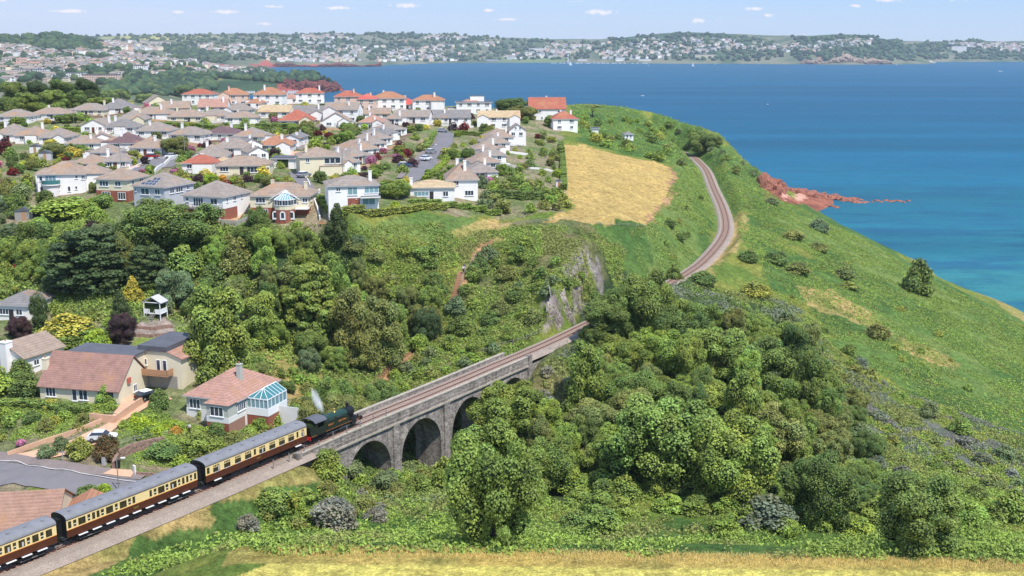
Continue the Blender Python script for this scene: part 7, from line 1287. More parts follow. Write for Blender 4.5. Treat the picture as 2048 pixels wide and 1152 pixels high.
cover('undergrowth', [(640, 900), (900, 960), (1400, 900), (1700, 850), (2150, 950), (2150, 1128), (900, 1106), (560, 1112), (200, 1150), (480, 1000)], 26000, .55, .8, ['mid', 'bright', 'bright', 'mid', 'bright', 'olive'], 'bracken and nettles along the valley bottom', 52, tmin=7.5)
cover('undergrowth', [(1060, 700), (1250, 600), (1600, 620), (1750, 800), (1700, 960), (1000, 900)], 15000, .6, .9, ['olive', 'mid', 'dark', 'grey'], 'brambles under the valley wood', 53)
cover('undergrowth', [(1620, 660), (1760, 760), (2150, 900), (2150, 1020), (1660, 960), (1600, 800)], 14000, .5, .7, ['olive', 'mid', 'grey', 'lilac', 'olive', 'yellow', 'mid'], 'mixed scrub over the lower headland slope', 54)
cover('undergrowth', [(1140, 210), (1300, 235), (1460, 262), (1540, 350), (1520, 390), (1440, 340), (1350, 330), (1160, 285)], 9000, .8, .9, ['mid', 'olive', 'dark', 'bright'], 'scrub along the clifftop', 55)
cover('bracken', [(1400, 330), (1560, 400), (1700, 465), (1880, 570), (2150, 690), (2150, 930), (1850, 810), (1680, 700), (1540, 590), (1480, 470), (1290, 560), (1260, 470)], 42000, .5, .42, ['mid', 'bright', 'olive', 'mid', 'dark', 'mid'], 'green bracken over the open headland slope', 56)
cover('undergrowth', [(-20, 460), (640, 440), (700, 500), (900, 640), (640, 800), (380, 700), (-20, 600)], 15000, .7, 1.0, ['mid', 'olive', 'dark', 'mid'], 'undergrowth beneath the wood below the front row', 57)
cover('undergrowth', [(-20, 200), (420, 200), (1125, 240), (1125, 440), (640, 440), (-20, 480)], 16000, .5, .5, ['mid', 'bright', 'olive', 'yellow', 'mid'], 'small plants filling the estate gardens', 58)
cover('undergrowth', [(-20, 790), (230, 810), (190, 870), (-20, 900)], 3500, .35, .4, ['mid', 'bright', 'olive', 'brown'], 'small plants in the front garden', 59); cover('undergrowth', [(235, 860), (300, 820), (345, 840), (470, 880), (380, 930), (270, 930), (240, 900)], 4500, .35, .45, ['bright', 'mid', 'lime', 'mid'], 'leafy beds between the driveway and the railway', 60, tmin=2.8)
cover('undergrowth', [(340, 880), (560, 820), (640, 760), (740, 790), (600, 850), (340, 950)], 5000, .5, .7, ['mid', 'bright', 'olive'], 'undergrowth beside the railway fence', 61, tmin=2.6)
# the tall dry grass along the edge of the yellow field
rng = np.random.default_rng(5); m = 26000; X = rng.uniform(-34, 62, m); Y = 109.8 - X * .02 - 2.2 * rng.random(m) ** 1.2 + rng.normal(size=m) * .3; k = X > -30 + (Y - 95) * .4; X = X[k]; Y = Y[k]; m = len(X); Z = T(X, Y); a = rng.random(m) * PI; w_ = .04; h_ = .12 + .2 * rng.random(m); lx_, ly_ = rng.normal(size=(2, m)) * .08
V = np.stack([np.stack([X - np.cos(a) * w_, Y - np.sin(a) * w_, Z - .05], 1), np.stack([X + np.cos(a) * w_, Y + np.sin(a) * w_, Z - .05], 1), np.stack([X + lx_, Y + ly_, Z + h_], 1)], 1).reshape(-1, 3)
c = np.repeat(np.array(S(228, 204, 132, 1)[:3]) * (.85 + .3 * rng.random(m))[:, None], 3, 0); tag(meshobj('tall_grass', V, np.arange(m * 3).reshape(-1, 3), M['cover'], attr=c), 'tall dry grass along the edge of the yellow field', kind='stuff')

# ------------------------------------------------------------------ the far shore: towns, woods, cliffs
def farhits(poly, n, rng, yr=(900, 8000), jit=0):
    xs = [p[0] for p in poly]; ys = [p[1] for p in poly]; out = []; t = 0
    while len(out) < n and t < n * 4:
        t += 1; px = rng.uniform(min(xs), max(xs)); py = rng.uniform(min(ys), max(ys))
        if not inpoly(np.array([px]), np.array([py]), poly)[0]: continue
        h = hit(px, py, 900)
        if h and h[2] > 1.2 and yr[0] < h[1] < yr[1]: out.append((px, py) + h)
    return out
def fhouse(mb_w, mb_r, x, y, z, w_, d_, h_, rz, pitch=.5, flat=False):
    c_, s_ = math.cos(rz), math.sin(rz); b0 = len(mb_w.v); mb_w.box(-w_ / 2, w_ / 2, -d_ / 2, d_ / 2, -3, h_); mb_w.v[b0:] = [(x + a * c_ - b * s_, y + a * s_ + b * c_, z + c) for a, b, c in mb_w.v[b0:]]
    b1 = len(mb_r.v)
    if flat: mb_r.box(-w_ / 2 - .2, w_ / 2 + .2, -d_ / 2 - .2, d_ / 2 + .2, h_, h_ + .5)
    else: roofgeo(mb_r, -w_ / 2, w_ / 2, -d_ / 2, d_ / 2, h_, 'hip' if rz > 0 else 'gable', pitch, .4)
    mb_r.v[b1:] = [(x + a * c_ - b * s_, y + a * s_ + b * c_, z + c) for a, b, c in mb_r.v[b1:]]
rng = random.Random(11)
TOWN = [([(0, 92), (60, 96), (215, 104), (330, 112), (440, 130), (420, 142), (250, 145), (140, 132), (0, 112)], 520), ([(0, 112), (140, 132), (250, 145), (230, 160), (0, 168)], 170), ([(190, 82), (340, 88), (330, 100), (210, 100)], 130), ([(340, 92), (450, 88), (560, 80), (700, 76), (720, 100), (700, 124), (560, 124), (460, 112)], 420),
        ([(700, 96), (860, 92), (1000, 86), (1180, 92), (1180, 112), (960, 122), (760, 124), (700, 120)], 520), ([(860, 72), (940, 76), (930, 82), (850, 78)], 50), ([(1180, 90), (1300, 76), (1480, 80), (1560, 90), (1560, 100), (1400, 112), (1200, 122)], 260), ([(1570, 92), (1680, 82), (1750, 80), (1740, 90), (1640, 104), (1560, 104)], 130), ([(1900, 88), (2048, 88), (2048, 104), (1960, 98)], 110), ([(270, 142), (430, 132), (560, 142), (430, 152), (290, 152)], 60), ([(600, 72), (690, 72), (690, 78), (600, 78)], 60)]
items = []
for poly, n in TOWN:
    for h in farhits(poly, int(n * 1.8), rng):
        if float(fbm(np.array(h[2] / 130), np.array(h[3] / 200), 61, 3)) > .36 + .2 * rng.random(): items.append(h)
items.sort(key=lambda h: h[3]); IND = items[:215]; REST = items[215:]
FW_ = []; protos = []
for i in range(6):
    a = MB(); b = MB(); w_ = [11, 9, 14, 10, 18, 8][i]; fhouse(a, b, 0, 0, 0, w_, [8, 7, 8, 9, 9, 7][i], [5.2, 5.0, 5.6, 7.5, 8.5, 3][i], .001 if i % 2 else 0.0)
    n0 = len(a.v); wm = a.obj('wall', M['wallc']); rm = b.obj('roof', M['tile']); wins = MB()
    for fl in range(2 if i < 4 else 3):
        for k in range(3): wins.box(-w_ / 2 + w_ * (k + .3) / 3, -w_ / 2 + w_ * (k + .75) / 3, -[8, 7, 8, 9, 9, 7][i] / 2 - .06, -[8, 7, 8, 9, 9, 7][i] / 2 + .1, .9 + fl * 2.5, 2.1 + fl * 2.5)
    wn = wins.obj('window_row', M['glass']); protos.append((wm.data, rm.data, wn.data)); [bpy.data.objects.remove(o) for o in (wm, rm, wn)]
ROOFS = ['br', 'gb', 'gy', 'gb', 'gy', 'gb', 'pk']; FARH = []
for (px, py, x, y, z) in IND:
    wm, rm, wn = protos[rng.randrange(6)]; wc = rng.choice(['w', 'w', 'c', 'p']); rc = rng.choice(ROOFS); o = link(bpy.data.objects.new('distant_house', wm)); o.location = (x, y, z); o.rotation_euler = (0, 0, rng.uniform(-.6, .6)); o.color = WC[wc]; s_ = rng.uniform(.9, 1.35); o.scale = (s_, s_, s_)
    r_ = link(bpy.data.objects.new('roof', rm)); r_.parent = o; r_.color = RC[rc]; w2 = link(bpy.data.objects.new('window_row', wn)); w2.parent = o
    o['category'] = 'house'; FARH.append(dict(o=o, px=px, py=py, rc=rc, wc=wc))
a = MB(); b = MB(); ca = []; cb = []
for (px, py, x, y, z) in REST:
    w_ = rng.uniform(9, 17) * (1.45 if y > 4000 else 1.0); n0, n1 = len(a.v), len(b.v); fhouse(a, b, x, y, z, w_, rng.uniform(7, 10), rng.uniform(6, 10) * (1.25 if y > 4000 else 1.0), rng.uniform(-.7, .7), .32); wc = WC[rng.choice(['w', 'w', 'c', 'p', 'g'])]; rc = RC[rng.choice(ROOFS)]
    k = rng.uniform(.85, 1.1); ca += [(wc[0] * k, wc[1] * k, wc[2] * k)] * (len(a.v) - n0); cb += [rc[:3]] * (len(b.v) - n1)
o = meshobj('distant_houses', a.v + b.v, a.f + [tuple(i + len(a.v) for i in f) for f in b.f], M['farwall'], attr=np.array(ca + cb)); tag(o, 'houses packed over the hills of the towns across the bay', kind='stuff')
# larger buildings of the seafront, each with floors of windows
BIG = [(1075, 105, 60, 22, 'w', 'pair of white hotel blocks highest on the far hillside'), (1110, 106, 46, 18, 'w', 'white hotel block right of the highest pair'), (1145, 106, 70, 14, 'c', 'long cream terrace on the far hillside'), (1022, 104, 40, 14, 'c', 'cream hotel left of the highest white blocks'), (1165, 122, 46, 9, 'w', 'low white building by the far harbour'), (985, 122, 60, 8, 'g', 'long low pavilion with a green roof on the far beach'),
       (1255, 120, 110, 12, 'w', 'long white seafront building below the wooded hill'), (1200, 104, 50, 12, 'c', 'pale terrace above the far harbour'), (1412, 117, 100, 18, 'c', 'large cream hotel block near the water in the middle of the far shore'), (1400, 103, 50, 14, 'w', 'white block just above the large cream hotel'), (1422, 101, 36, 14, 'w', 'second white block above the large cream hotel'), (1918, 105, 76, 32, 'w', 'big white slab-like hotel at the far right'),
       (1730, 112, 28, 12, 'c', 'cream villa on the far cliff'), (1650, 94, 44, 14, 'w', 'white hotel on the far headland'), (280, 146, 26, 15, 'w', 'white tower-like flats near the left town'), (200, 164, 60, 12, 'p', 'pink terrace of flats behind the dark trees'), (150, 160, 30, 12, 'w', 'white block of flats left of the pink terrace'), (1290, 122, 60, 9, 'w', 'low white seafront building right of the long one'), (805, 84, 46, 14, 'p', 'pale pink school-like block on the far hilltop'), (60, 150, 60, 10, 'w', 'white terrace at the far left of the town'), (440, 147, 30, 8, 'p', 'red-roofed hotel above the near headland')]
for (px, py, W, hh, wc, lab) in BIG:
    h = hit(px, py, 900) or wy(px, py, 5600); x, y, z = h; r = tag(empty('hotel', (x, y, max(z, 1))), lab, 'hotel'); o = MB().box(-W / 2, W / 2, 0, 14, -6, hh).obj('wall', M['wallc'], r); o.color = WC[wc]; MB().box(-W / 2 - .5, W / 2 + .5, -.5, 14.5, hh, hh + .8).obj('roof', M['flat'], r)
    nf = max(2, int(hh / 3)); nw = max(4, int(W / 4))
    for fl in range(nf):
        wq = MB()
        for k in range(nw): wq.box(-W / 2 + W * (k + .25) / nw, -W / 2 + W * (k + .75) / nw, -.15, .2, 1 + fl * hh / nf, 1 + fl * hh / nf + hh / nf * .45)
        wq.obj('window_row', M['glass'], r)
# beach huts below the near headland
k = 0
for (x0, x1) in ((415, 445), (465, 478), (485, 510), (515, 540), (546, 570), (575, 598)):
    n = max(2, int((x1 - x0) / 4))
    for i in range(n):
        px = x0 + (x1 - x0) * (i + .5) / n; x, y, z = wz(px, 2130 + (px - 415) * .25, 2.2); q = MB().box(-1.6, 1.6, 0, 3, -2.5, 2.4).obj('beach_hut', M['white']); q.location = (x, y, z)
        MB().prism([(-1.8, 2.4), (1.8, 2.4), (0, 3.4)], -.2, 3.2, 'y').obj('roof', M['fascia'], q); tag(q, 'white beach hut in the row on the beach left of the red headland', 'beach hut', 'beach huts in a row'); k += 1
# rows of far trees: every clump is small, they read as woods and hedges
def canopy(name, polys, label, seed, size=(5, 10)):
    rng = np.random.default_rng(seed); pr = random.Random(seed); C_ = []; 
    for poly, n in polys: C_ += [(h[2], h[3], h[4]) for h in farhits(poly, n, pr)]
    C_ = np.array(C_); R_ = rng.uniform(*size, len(C_)) * np.where(C_[:, 1] > 4000, 1.25, 1.0); bm = bmesh.new(); bmesh.ops.create_icosphere(bm, subdivisions=2, radius=1); v0 = np.array([v.co[:] for v in bm.verts]); f0 = np.array([[v.index for v in f.verts] for f in bm.faces]); bm.free()
    V = C_[:, None] + v0[None] * (R_[:, None, None] * (.72 + .56 * rng.random((len(C_), len(v0), 1)))) * np.array([1, 1, .85]) + np.array([0, 0, .45]) * R_[:, None, None]
    Fc = (f0[None] + (np.arange(len(C_)) * len(v0))[:, None, None]).reshape(-1, 3); base = np.array([S(66, 92, 60)[:3], S(52, 76, 52)[:3], S(82, 100, 62)[:3], S(44, 64, 48)[:3]])[rng.integers(0, 4, len(C_))]
    c = np.repeat(base[:, None], len(v0), 1) * (.75 + .5 * rng.random((len(C_), len(v0), 1))); tag(meshobj(name, V.reshape(-1, 3), Fc, M['farwall'], attr=c.reshape(-1, 3)), label, kind='stuff')
canopy('distant_wood', [([(0, 72), (100, 66), (200, 84), (215, 103), (130, 102), (0, 94)], 420), ([(320, 98), (390, 97), (450, 112), (448, 126), (360, 118)], 220), ([(500, 138), (600, 138), (678, 150), (670, 160), (560, 166), (430, 156)], 220), ([(240, 155), (430, 150), (430, 180), (300, 180)], 260), ([(200, 165), (300, 168), (430, 178), (420, 192), (210, 190)], 160), ([(0, 96), (440, 118), (430, 150), (0, 168)], 420), ([(-420, 84), (0, 80), (0, 190), (-420, 240)], 420),
   ([(190, 72), (700, 68), (720, 122), (460, 120), (300, 96)], 650), ([(700, 68), (930, 70), (1180, 88), (1180, 120), (740, 124)], 620), ([(1180, 90), (1300, 74), (1380, 68), (1500, 74), (1570, 92), (1560, 122), (1200, 120)], 560), ([(1560, 96), (1620, 76), (1740, 74), (1830, 104), (1830, 122), (1600, 122)], 480), ([(1830, 90), (1900, 86), (2048, 88), (2048, 120), (1840, 118)], 330)], 'woods and garden trees over the far hills', 71)
# skyline trees of the far ridge
canopy('distant_wood', [([(a - 18, b - 1), (a + 18, b - 1), (a + 18, b + 5), (a - 18, b + 5)], 14) for a, b, _ in SKY if 0 < a < 2048], 'trees along the far skyline', 72, (5, 9))
# trees on the red headland, large enough to tell apart
for i, (px, w_) in enumerate([(590, 12), (602, 10), (612, 14), (622, 12), (634, 15), (646, 12), (656, 12), (665, 10)]):
    x, y, z = wz(px, 2320, 33); z = float(T(x, y)); plant('round', x, y, w_, w_ * .9, 'deep', z=z, label='dark tree on top of the red headland', group='trees on the red headland')
# boats
def boat(px, py, L, label, sail=False, name='boat'):
    x, y, z = pix(px, py, 0); r = tag(empty(name, (x, y, 0), rng.uniform(-.5, .5)), label, 'boat'); h = MB(); n = 9; sec = []
    for i in range(n):
        t = i / (n - 1); wv = .17 * L * max(0, math.sin(PI * min(1, .35 + .65 * t))) ** .6 if t < 1 else .01; wv = max(wv, .02); xx = (t - .5) * L; sh = L * .1 * (1 + .4 * t * t); sec.append([(xx, -wv, sh), (xx, -wv * .6, -.1), (xx, wv * .6, -.1), (xx, wv, sh)])
    for s_ in sec: h.v += s_
    for i in range(n - 1):
        for j in range(3): a = i * 4 + j; h.f.append((a, a + 1, a + 5, a + 4))
        a = i * 4; h.f.append((a + 3, a, a + 4, a + 7))
    h.f += [(0, 3, 2, 1)]; h.obj('hull', M['carw'], r); MB().prism([(-L * .18, L * .1), (L * .15, L * .1), (L * .08, L * .24), (-L * .16, L * .26)], -L * .1, L * .1, 'y').obj('cabin', M['white'], r)
    if sail: MB().tube((0, 0, 0), (0, 0, L * 1.35), L * .012, n=6).obj('mast', M['metal'], r); MB().prism([(-L * .42, L * .25), (-.02 * L, L * .25), (-.02 * L, L * 1.3)], -.04, .04, 'y').obj('sail', M['pvc'], r); MB().prism([(L * .03, L * .2), (L * .42, L * .16), (L * .03, L * 1.05)], -.03, .03, 'y').obj('jib', M['pvc'], r)
for a in [(1386, 133, 12, 'sailing boat with a white sail off the middle of the far shore', True), (1285, 192, 7, 'small white motor boat alone in the bay'), (1535, 209, 4, 'tiny white boat in the right of the bay'), (1141, 131, 14, 'yacht off the far harbour', True), (1297, 131, 10, 'small white boat near the far seafront'), (1862, 126, 40, 'white ferry-like boat close to the far right shore'), (2000, 144, 16, 'long low boat at the far right of the bay'), (1793, 130, 10, 'small boat off the far wooded cliff'), (650, 183, 9, 'white boat moored below the red headland'), (755, 194, 4, 'tiny white boat left in the bay'), (1430, 129, 8, 'small boat right of the sailing boat'), (1580, 394, 3, 'x')][:11]: boat(*a)
for i in range(26):
    px = 1105 + i * 7.5 + rng.uniform(-3, 3); x, y, z = pix(px, 126.6 + rng.uniform(0, .6), 0); q = tag(MB().prism([(-6, 1.5), (-5, -.2), (5, -.2), (7, 1.8)], -1.8, 1.8, 'y').obj('moored_boat', M['carw']), 'white yacht moored in the row off the far harbour', 'boat', 'boats moored off the far harbour'); q.location = (x, y, 0); MB().tube((0, 0, 0), (0, 0, 14), .25, n=4).obj('mast', M['carw'], q)
x, y, z = wy(1136, 124, 5560); q = tag(empty('wheel_tower', (x, y, 1)), 'tall white mast-like tower by the far harbour', 'tower'); MB().tube((0, 0, 0), (0, 0, 44), 2.4, 1.2, 8).obj('shaft', M['carw'], q); MB().lathe((0, 0, 30), [(2, 0), (5, 2), (5, 4), (2, 5)], 12).obj('platform', M['carw'], q)
# rocks of the cove and the reef
def rock(px, py, w_, h_, label, group='rocks of the reef', z=0):
    x, y, zz = pix(px, py, z); bm = bmesh.new(); bmesh.ops.create_icosphere(bm, subdivisions=3, radius=1); sd = rng.random() * 99
    for v in bm.verts:
        c = v.co; f = 1 + .5 * (float(vnoise(np.array(c.x * 1.7 + sd), np.array(c.y * 1.7 + c.z * 2.1), 3)) - .5) + .35 * (float(vnoise(np.array(c.x * 4 + sd), np.array(c.y * 4 + c.z * 5), 4)) - .5); v.co = Vector((c.x * w_ / 2 * f, c.y * w_ / 2 * .8 * f, c.z * h_ * f))
    me = bpy.data.meshes.new('rock'); bm.to_mesh(me); bm.free(); me.materials.append(M['redrock']); o = link(bpy.data.objects.new('rock', me)); o.location = (x, y, z); tag(o, label, 'rock', group)
for i in range(22):
    t = i / 21; px = 1610 + 120 * t; rock(px, 392 + 12 * t + rng.uniform(-3, 3), rng.uniform(6, 11) * (1.15 - t * .6), rng.uniform(2.6, 4) * (1.2 - t), 'red rock in the reef running out from the cove')
for i in range(9): rock(1745 + i * 9, 402 + rng.uniform(-2, 4), rng.uniform(2, 5), .8, 'low rock awash beyond the end of the reef', 'rocks awash beyond the reef')
for i in range(5): rock(1640 + i * 8, 414 + rng.uniform(-2, 3), 3.5, 1.0, 'low dark rock in the shallows south of the reef', 'rocks in the shallows')
def cliff(name, pts, z0, z1, mtl, label, amp=2.0, n=90, rows=22, lean=.35):
    """a craggy rock face standing along a line on the ground"""
    L = catmull(np.array([p[:2] for p in pts]), 12); idx = np.linspace(0, len(L) - 1, n); P = np.stack([np.interp(idx, range(len(L)), L[:, k]) for k in (0, 1)], 1); V = []; 
    for i in range(n):
        d = P[min(i + 1, n - 1)] - P[max(i - 1, 0)]; d /= np.linalg.norm(d); nn = np.array([-d[1], d[0]])
        top = float(z1(i / (n - 1))); 
        for j in range(rows):
            t = j / (rows - 1); q = (float(fbm(np.array(P[i][0] * .35 + t * 1.1), np.array(P[i][1] * .35 + t * 2.3), 5, 4)) - .5) * amp * 2 + (float(vnoise(np.array(i * .9), np.array(t * 11.), 8)) - .5) * amp * 1.1; p = P[i] + nn * (q * math.sin(PI * min(1, t * 1.15 + .1)) + lean * t * (top - z0)); V.append((p[0], p[1], z0 + (top - z0) * t))
    Fc = [(i * rows + j, (i + 1) * rows + j, (i + 1) * rows + j + 1, i * rows + j + 1) for i in range(n - 1) for j in range(rows - 1)]
    return tag(meshobj(name, V, Fc, mtl), label, 'rock face')
pts = [trk(s_, -4.1 - .3 * math.sin(s_)) for s_ in np.linspace(58, 84, 10)]
for n_, (u0, u1, zz, lab) in enumerate(((65, 75, 6.5, 'pale grey crags of the railway cutting, lower left part beside the track'), (76, 91, 9.5, 'pale grey crags of the railway cutting, upper right part below the brown hilltop'))):
    pts = [trk(s_, -3.7 - n_ * 1.0 - .5 * math.sin(s_)) for s_ in np.linspace(u0, u1, 8)]
    cliff('rock_outcrop', pts, RZ - 1, lambda t: RZ + 1 + zz * max(0.02, math.sin(PI * (.12 + .76 * t))) ** .8 + .7 * math.sin(t * 17 + n_) + .35 * math.sin(t * 41), M['rock'], lab, amp=1.15, n=130, rows=44, lean=.3)
pts = [pix(1524, 395, 2), pix(1545, 400, 2), pix(1570, 394, 2), pix(1600, 388, 1), pix(1640, 392, .5)]
for px, py, w_, h_ in ((1530, 376, 9, 6), (1537, 384, 9, 5), (1546, 378, 9, 5), (1556, 381, 8, 4), (1568, 383, 8, 3.5), (1582, 385, 8, 3), (1597, 387, 8, 3)):
    h = hit(px, py); rock(px, py, w_, h_, 'red crag at the head of the cove above the pink beach', 'red crags of the cove', max(h[2] - 1.5, 0))
cliff('red_cliff', [wz(560, 2225, 0), wz(600, 2200, 0), wz(640, 2215, 0), wz(672, 2260, 0), wz(684, 2330, 0)], -1, lambda t: 23 - 8 * t ** 2 + 2.5 * math.sin(t * 23) + 1.5 * math.sin(t * 61), M['farred'], 'red rock cliff of the wooded headland', amp=9, n=120, rows=26, lean=.5)
cliff('red_cliff', [wz(545, 4600, 0), wz(620, 4560, 0), wz(700, 4610, 0), wz(765, 4680, 0)], -1, lambda t: 11 + 5 * math.sin(t * 14) + 2 * math.sin(t * 47), M['farred'], 'low red cliff on the far shore left', amp=18, n=120, lean=.6)
cliff('pale_cliff', [wz(1600, 5230, 0), wz(1650, 5160, 0), wz(1700, 5140, 0), wz(1745, 5130, 0), wz(1790, 5200, 0)], -1, lambda t: 10 + 24 * math.sin(PI * t) ** 2 + 9 * math.sin(t * 17) + 4 * math.sin(t * 43), mat('pale_cliff', S(164, 142, 126), noise=[(.03, .6, 1.3), (.2, .7, 1.2)]), 'pale ochre cliff below the far wooded headland', amp=24, n=120, lean=.7)

# ------------------------------------------------------------------ cars
def car(px, py, yaw, paint, label, name='parked_car', group=None):
    x, y, z = hit(px, py); r = tag(empty(name, (x, y, z + .3), yaw), label, 'car', group); W = .86
    low = [(-2.1, .35), (-2.12, .75), (-1.95, .92), (-1.1, .98), (1.05, .95), (1.95, .8), (2.1, .6), (2.08, .32)]
    MB().prism(low, -W, W, 'y').obj('body', M['carw'] if paint == 'w' else M['card'], r); b = r.children[-1]; b.color = {'k': S(28, 28, 32), 's': S(150, 155, 160), 'b': S(60, 80, 120), 'w': S(240, 240, 240), 'r': S(150, 40, 40)}[paint]
    cab = MB(); t = .14
    for y0, y1 in ((-1, 1),): cab.v += [(-1.75, -W + .04, .94), (1.0, -W + .04, .94), (.35, -W + t, 1.42), (-1.2, -W + t, 1.42), (-1.75, W - .04, .94), (1.0, W - .04, .94), (.35, W - t, 1.42), (-1.2, W - t, 1.42)]
    cab.f += [(0, 1, 2, 3), (7, 6, 5, 4), (1, 5, 6, 2), (4, 0, 3, 7)]; cab.obj('windows', M['glass'], r)
    MB().prism([(-1.22, 1.415), (.37, 1.415), (.3, 1.47), (-1.15, 1.47)], -W + t - .02, W - t + .02, 'y').obj('roof', M['carw'] if paint == 'w' else M['card'], r); r.children[-1].color = b.color
    for wx in (-1.3, 1.3):
        for sy in (-1, 1):
            wq = MB().tube((0, -.1, 0), (0, .1, 0), .31, n=16).obj('wheel', M['tyre'], r); wq.location = (wx, sy * (W - .06), .31); MB().tube((0, sy * .1, 0), (0, sy * .115, 0), .19, n=12).obj('rim', M['metal'], wq)
    for sy in (-1, 1): MB().box(2.02, 2.1, sy * .62 - .14, sy * .62 + .14, .58, .7).obj('headlight', M['pvc'], r); MB().box(-2.13, -2.06, sy * .62 - .12, sy * .62 + .12, .66, .8).obj('tail_light', M['red'], r)
    FOOT.append((x, y, math.cos(yaw), math.sin(yaw), 2.2, 1.1)); return r
car(205, 884, .08, 'w', 'white car parked on the drive by the rusty brown bush'); car(297, 800, .95, 'k', 'black car parked outside the garage of the red-roofed bungalow')
car(852, 322, 1.0, 'w', 'white car parked on the left kerb of the street, nearer of two'); car(862, 308, 1.0, 's', 'silver car parked on the left kerb of the street, farther of two'); car(810, 336, .3, 'b', 'dark blue car on a drive left of the street'); car(885, 265, .2, 's', 'silver car at the top of the street'); car(345, 318, .1, 'w', 'white car parked by the estate road'); car(305, 318, .2, 'r', 'red car on a drive off the estate road')
car(608, 356, 1.0, 's', 'silver car on the steep garage drive'); car(600, 266, .1, 'w', 'white car between the middle estate bungalows')
# ------------------------------------------------------------------ lamps and poles
def lamp(px, py, hgt, label, arm=True, name='street_lamp', cat='street lamp'):
    x, y, z = hit(px, py); r = tag(empty(name, (x, y, z)), label, cat); MB().tube((0, 0, -.5), (0, 0, hgt), .09, .06, 8).obj('pole', M['metal' if arm else 'greywood'], r)
    if arm: MB().tube((0, 0, hgt - .05), (.9, -.3, hgt + .15), .04, n=6).obj('arm', M['metal'], r); MB().box(.7, 1.3, -.42, -.18, hgt + .08, hgt + .24).obj('lamp_head', M['pvc'], r)
    else: MB().box(-.6, .6, -.05, .05, hgt - .5, hgt - .38).obj('crossarm', M['greywood'], r)
lamp(866, 330, 6, 'street lamp on the left side of the street'); lamp(149, 262, 7, 'street lamp among the upper left bungalows'); lamp(243, 352, 9, 'wooden pole beside the estate road', False, 'utility_pole', 'utility pole'); lamp(408, 292, 8, 'wooden pole behind the long bright hedge', False, 'utility_pole', 'utility pole'); lamp(686, 362, 8, 'grey lamp post right of the house with three big windows'); lamp(126, 925, 2, 'short grey sign post by the driveway hedge', False, 'sign_post', 'post'); lamp(238, 985, 5, 'dark lamp post between the road and the train'); lamp(370, 312, 7, 'wooden pole left of the bright red bungalow roof', False, 'utility_pole', 'utility pole'); lamp(548, 300, 7, 'wooden pole beside the orange roof in the middle of the estate', False, 'utility_pole', 'utility pole'); lamp(902, 275, 6, 'street lamp at the top of the street')
# --- steps of the hillside path
def steps(pts, w_, label, n, m=M['wood']):
    L = [hit(*p) for p in pts]; A_ = catmull(np.array([p[:2] for p in L]), 10) if len(L) > 2 else np.array([L[0][:2], L[1][:2]]); r = tag(empty('path_steps', L[0]), label, 'steps'); mb = MB()
    cum = np.concatenate([[0], np.cumsum(np.linalg.norm(np.diff(A_, axis=0), axis=1))])
    for i in range(n):
        s_ = cum[-1] * i / (n - 1); x = np.interp(s_, cum, A_[:, 0]); y = np.interp(s_, cum, A_[:, 1]); x2 = np.interp(s_ + .3, cum, A_[:, 0]) - np.interp(s_ - .3, cum, A_[:, 0]); y2 = np.interp(s_ + .3, cum, A_[:, 1]) - np.interp(s_ - .3, cum, A_[:, 1]); a = math.atan2(y2, x2); z = float(T(x, y)); o = MB().box(-.12, .12, -w_ / 2, w_ / 2, -.2, .22).obj('step', m, r); o.location = (x - L[0][0], y - L[0][1], z - L[0][2]); o.rotation_euler = (0, 0, a)
steps([(900, 612), (915, 575), (925, 545)], 1.5, 'wooden steps of the path climbing below the walkers', 26); steps([(735, 772), (765, 745), (790, 728)], 1.6, 'wooden path steps behind the viaduct, lower flight', 16); steps([(800, 715), (815, 706)], 1.6, 'wooden path steps behind the viaduct, upper flight', 6); steps([(418, 850), (424, 832)], 1.2, 'stone garden steps beside the sage-walled bungalow', 7, M['rubble'])
def railing(pts, hgt, m, label, name='railing', every=1.8):
    L = [hit(*p) for p in pts]; r = tag(empty(name, L[0]), label, 'railing' if name == 'railing' else 'fence'); A_ = np.array(L); cum = np.concatenate([[0], np.cumsum(np.linalg.norm(np.diff(A_[:, :2], axis=0), axis=1))]); n = max(2, int(cum[-1] / every)); P = []
    for i in range(n + 1): s_ = cum[-1] * i / n; x = np.interp(s_, cum, A_[:, 0]); y = np.interp(s_, cum, A_[:, 1]); P.append((x - L[0][0], y - L[0][1], float(T(x, y)) - L[0][2]))
    for p in P: MB().box(p[0] - .05, p[0] + .05, p[1] - .05, p[1] + .05, p[2] - .3, p[2] + hgt).obj('post', m, r)
    for dz in (hgt - .1, hgt * .5):
        q = MB(); [q.tube((a[0], a[1], a[2] + dz), (b[0], b[1], b[2] + dz), .03, n=4) for a, b in zip(P, P[1:])]; q.obj('rail', m, r)
railing([(240, 892), (300, 878), (355, 868)], .9, M['greywood'], 'wooden handrail above the stone terrace wall'); railing([(180, 838), (235, 838), (262, 822), (290, 806)], .9, M['black'], 'thin black railing along the peach retaining wall'); railing([(918, 590), (932, 545), (950, 515)], .9, M['greywood'], 'wooden handrail beside the hillside steps')
railing([(880, 742), (950, 712), (1020, 690), (1080, 668)], 1.0, M['greywood'], 'grey post fence behind the far parapet', 'post_fence', 2.5); railing([(1000, 455), (1080, 446), (1200, 452), (1290, 456)], .9, M['greywood'], 'wire fence along the lower edge of the tan field', 'field_fence', 4.5); railing([(1075, 712), (1110, 700), (1135, 690)], 1.0, M['greywood'], 'short post fence on the near side of the track past the viaduct', 'post_fence', 2.2)
x, y, z = hit(618, 735)
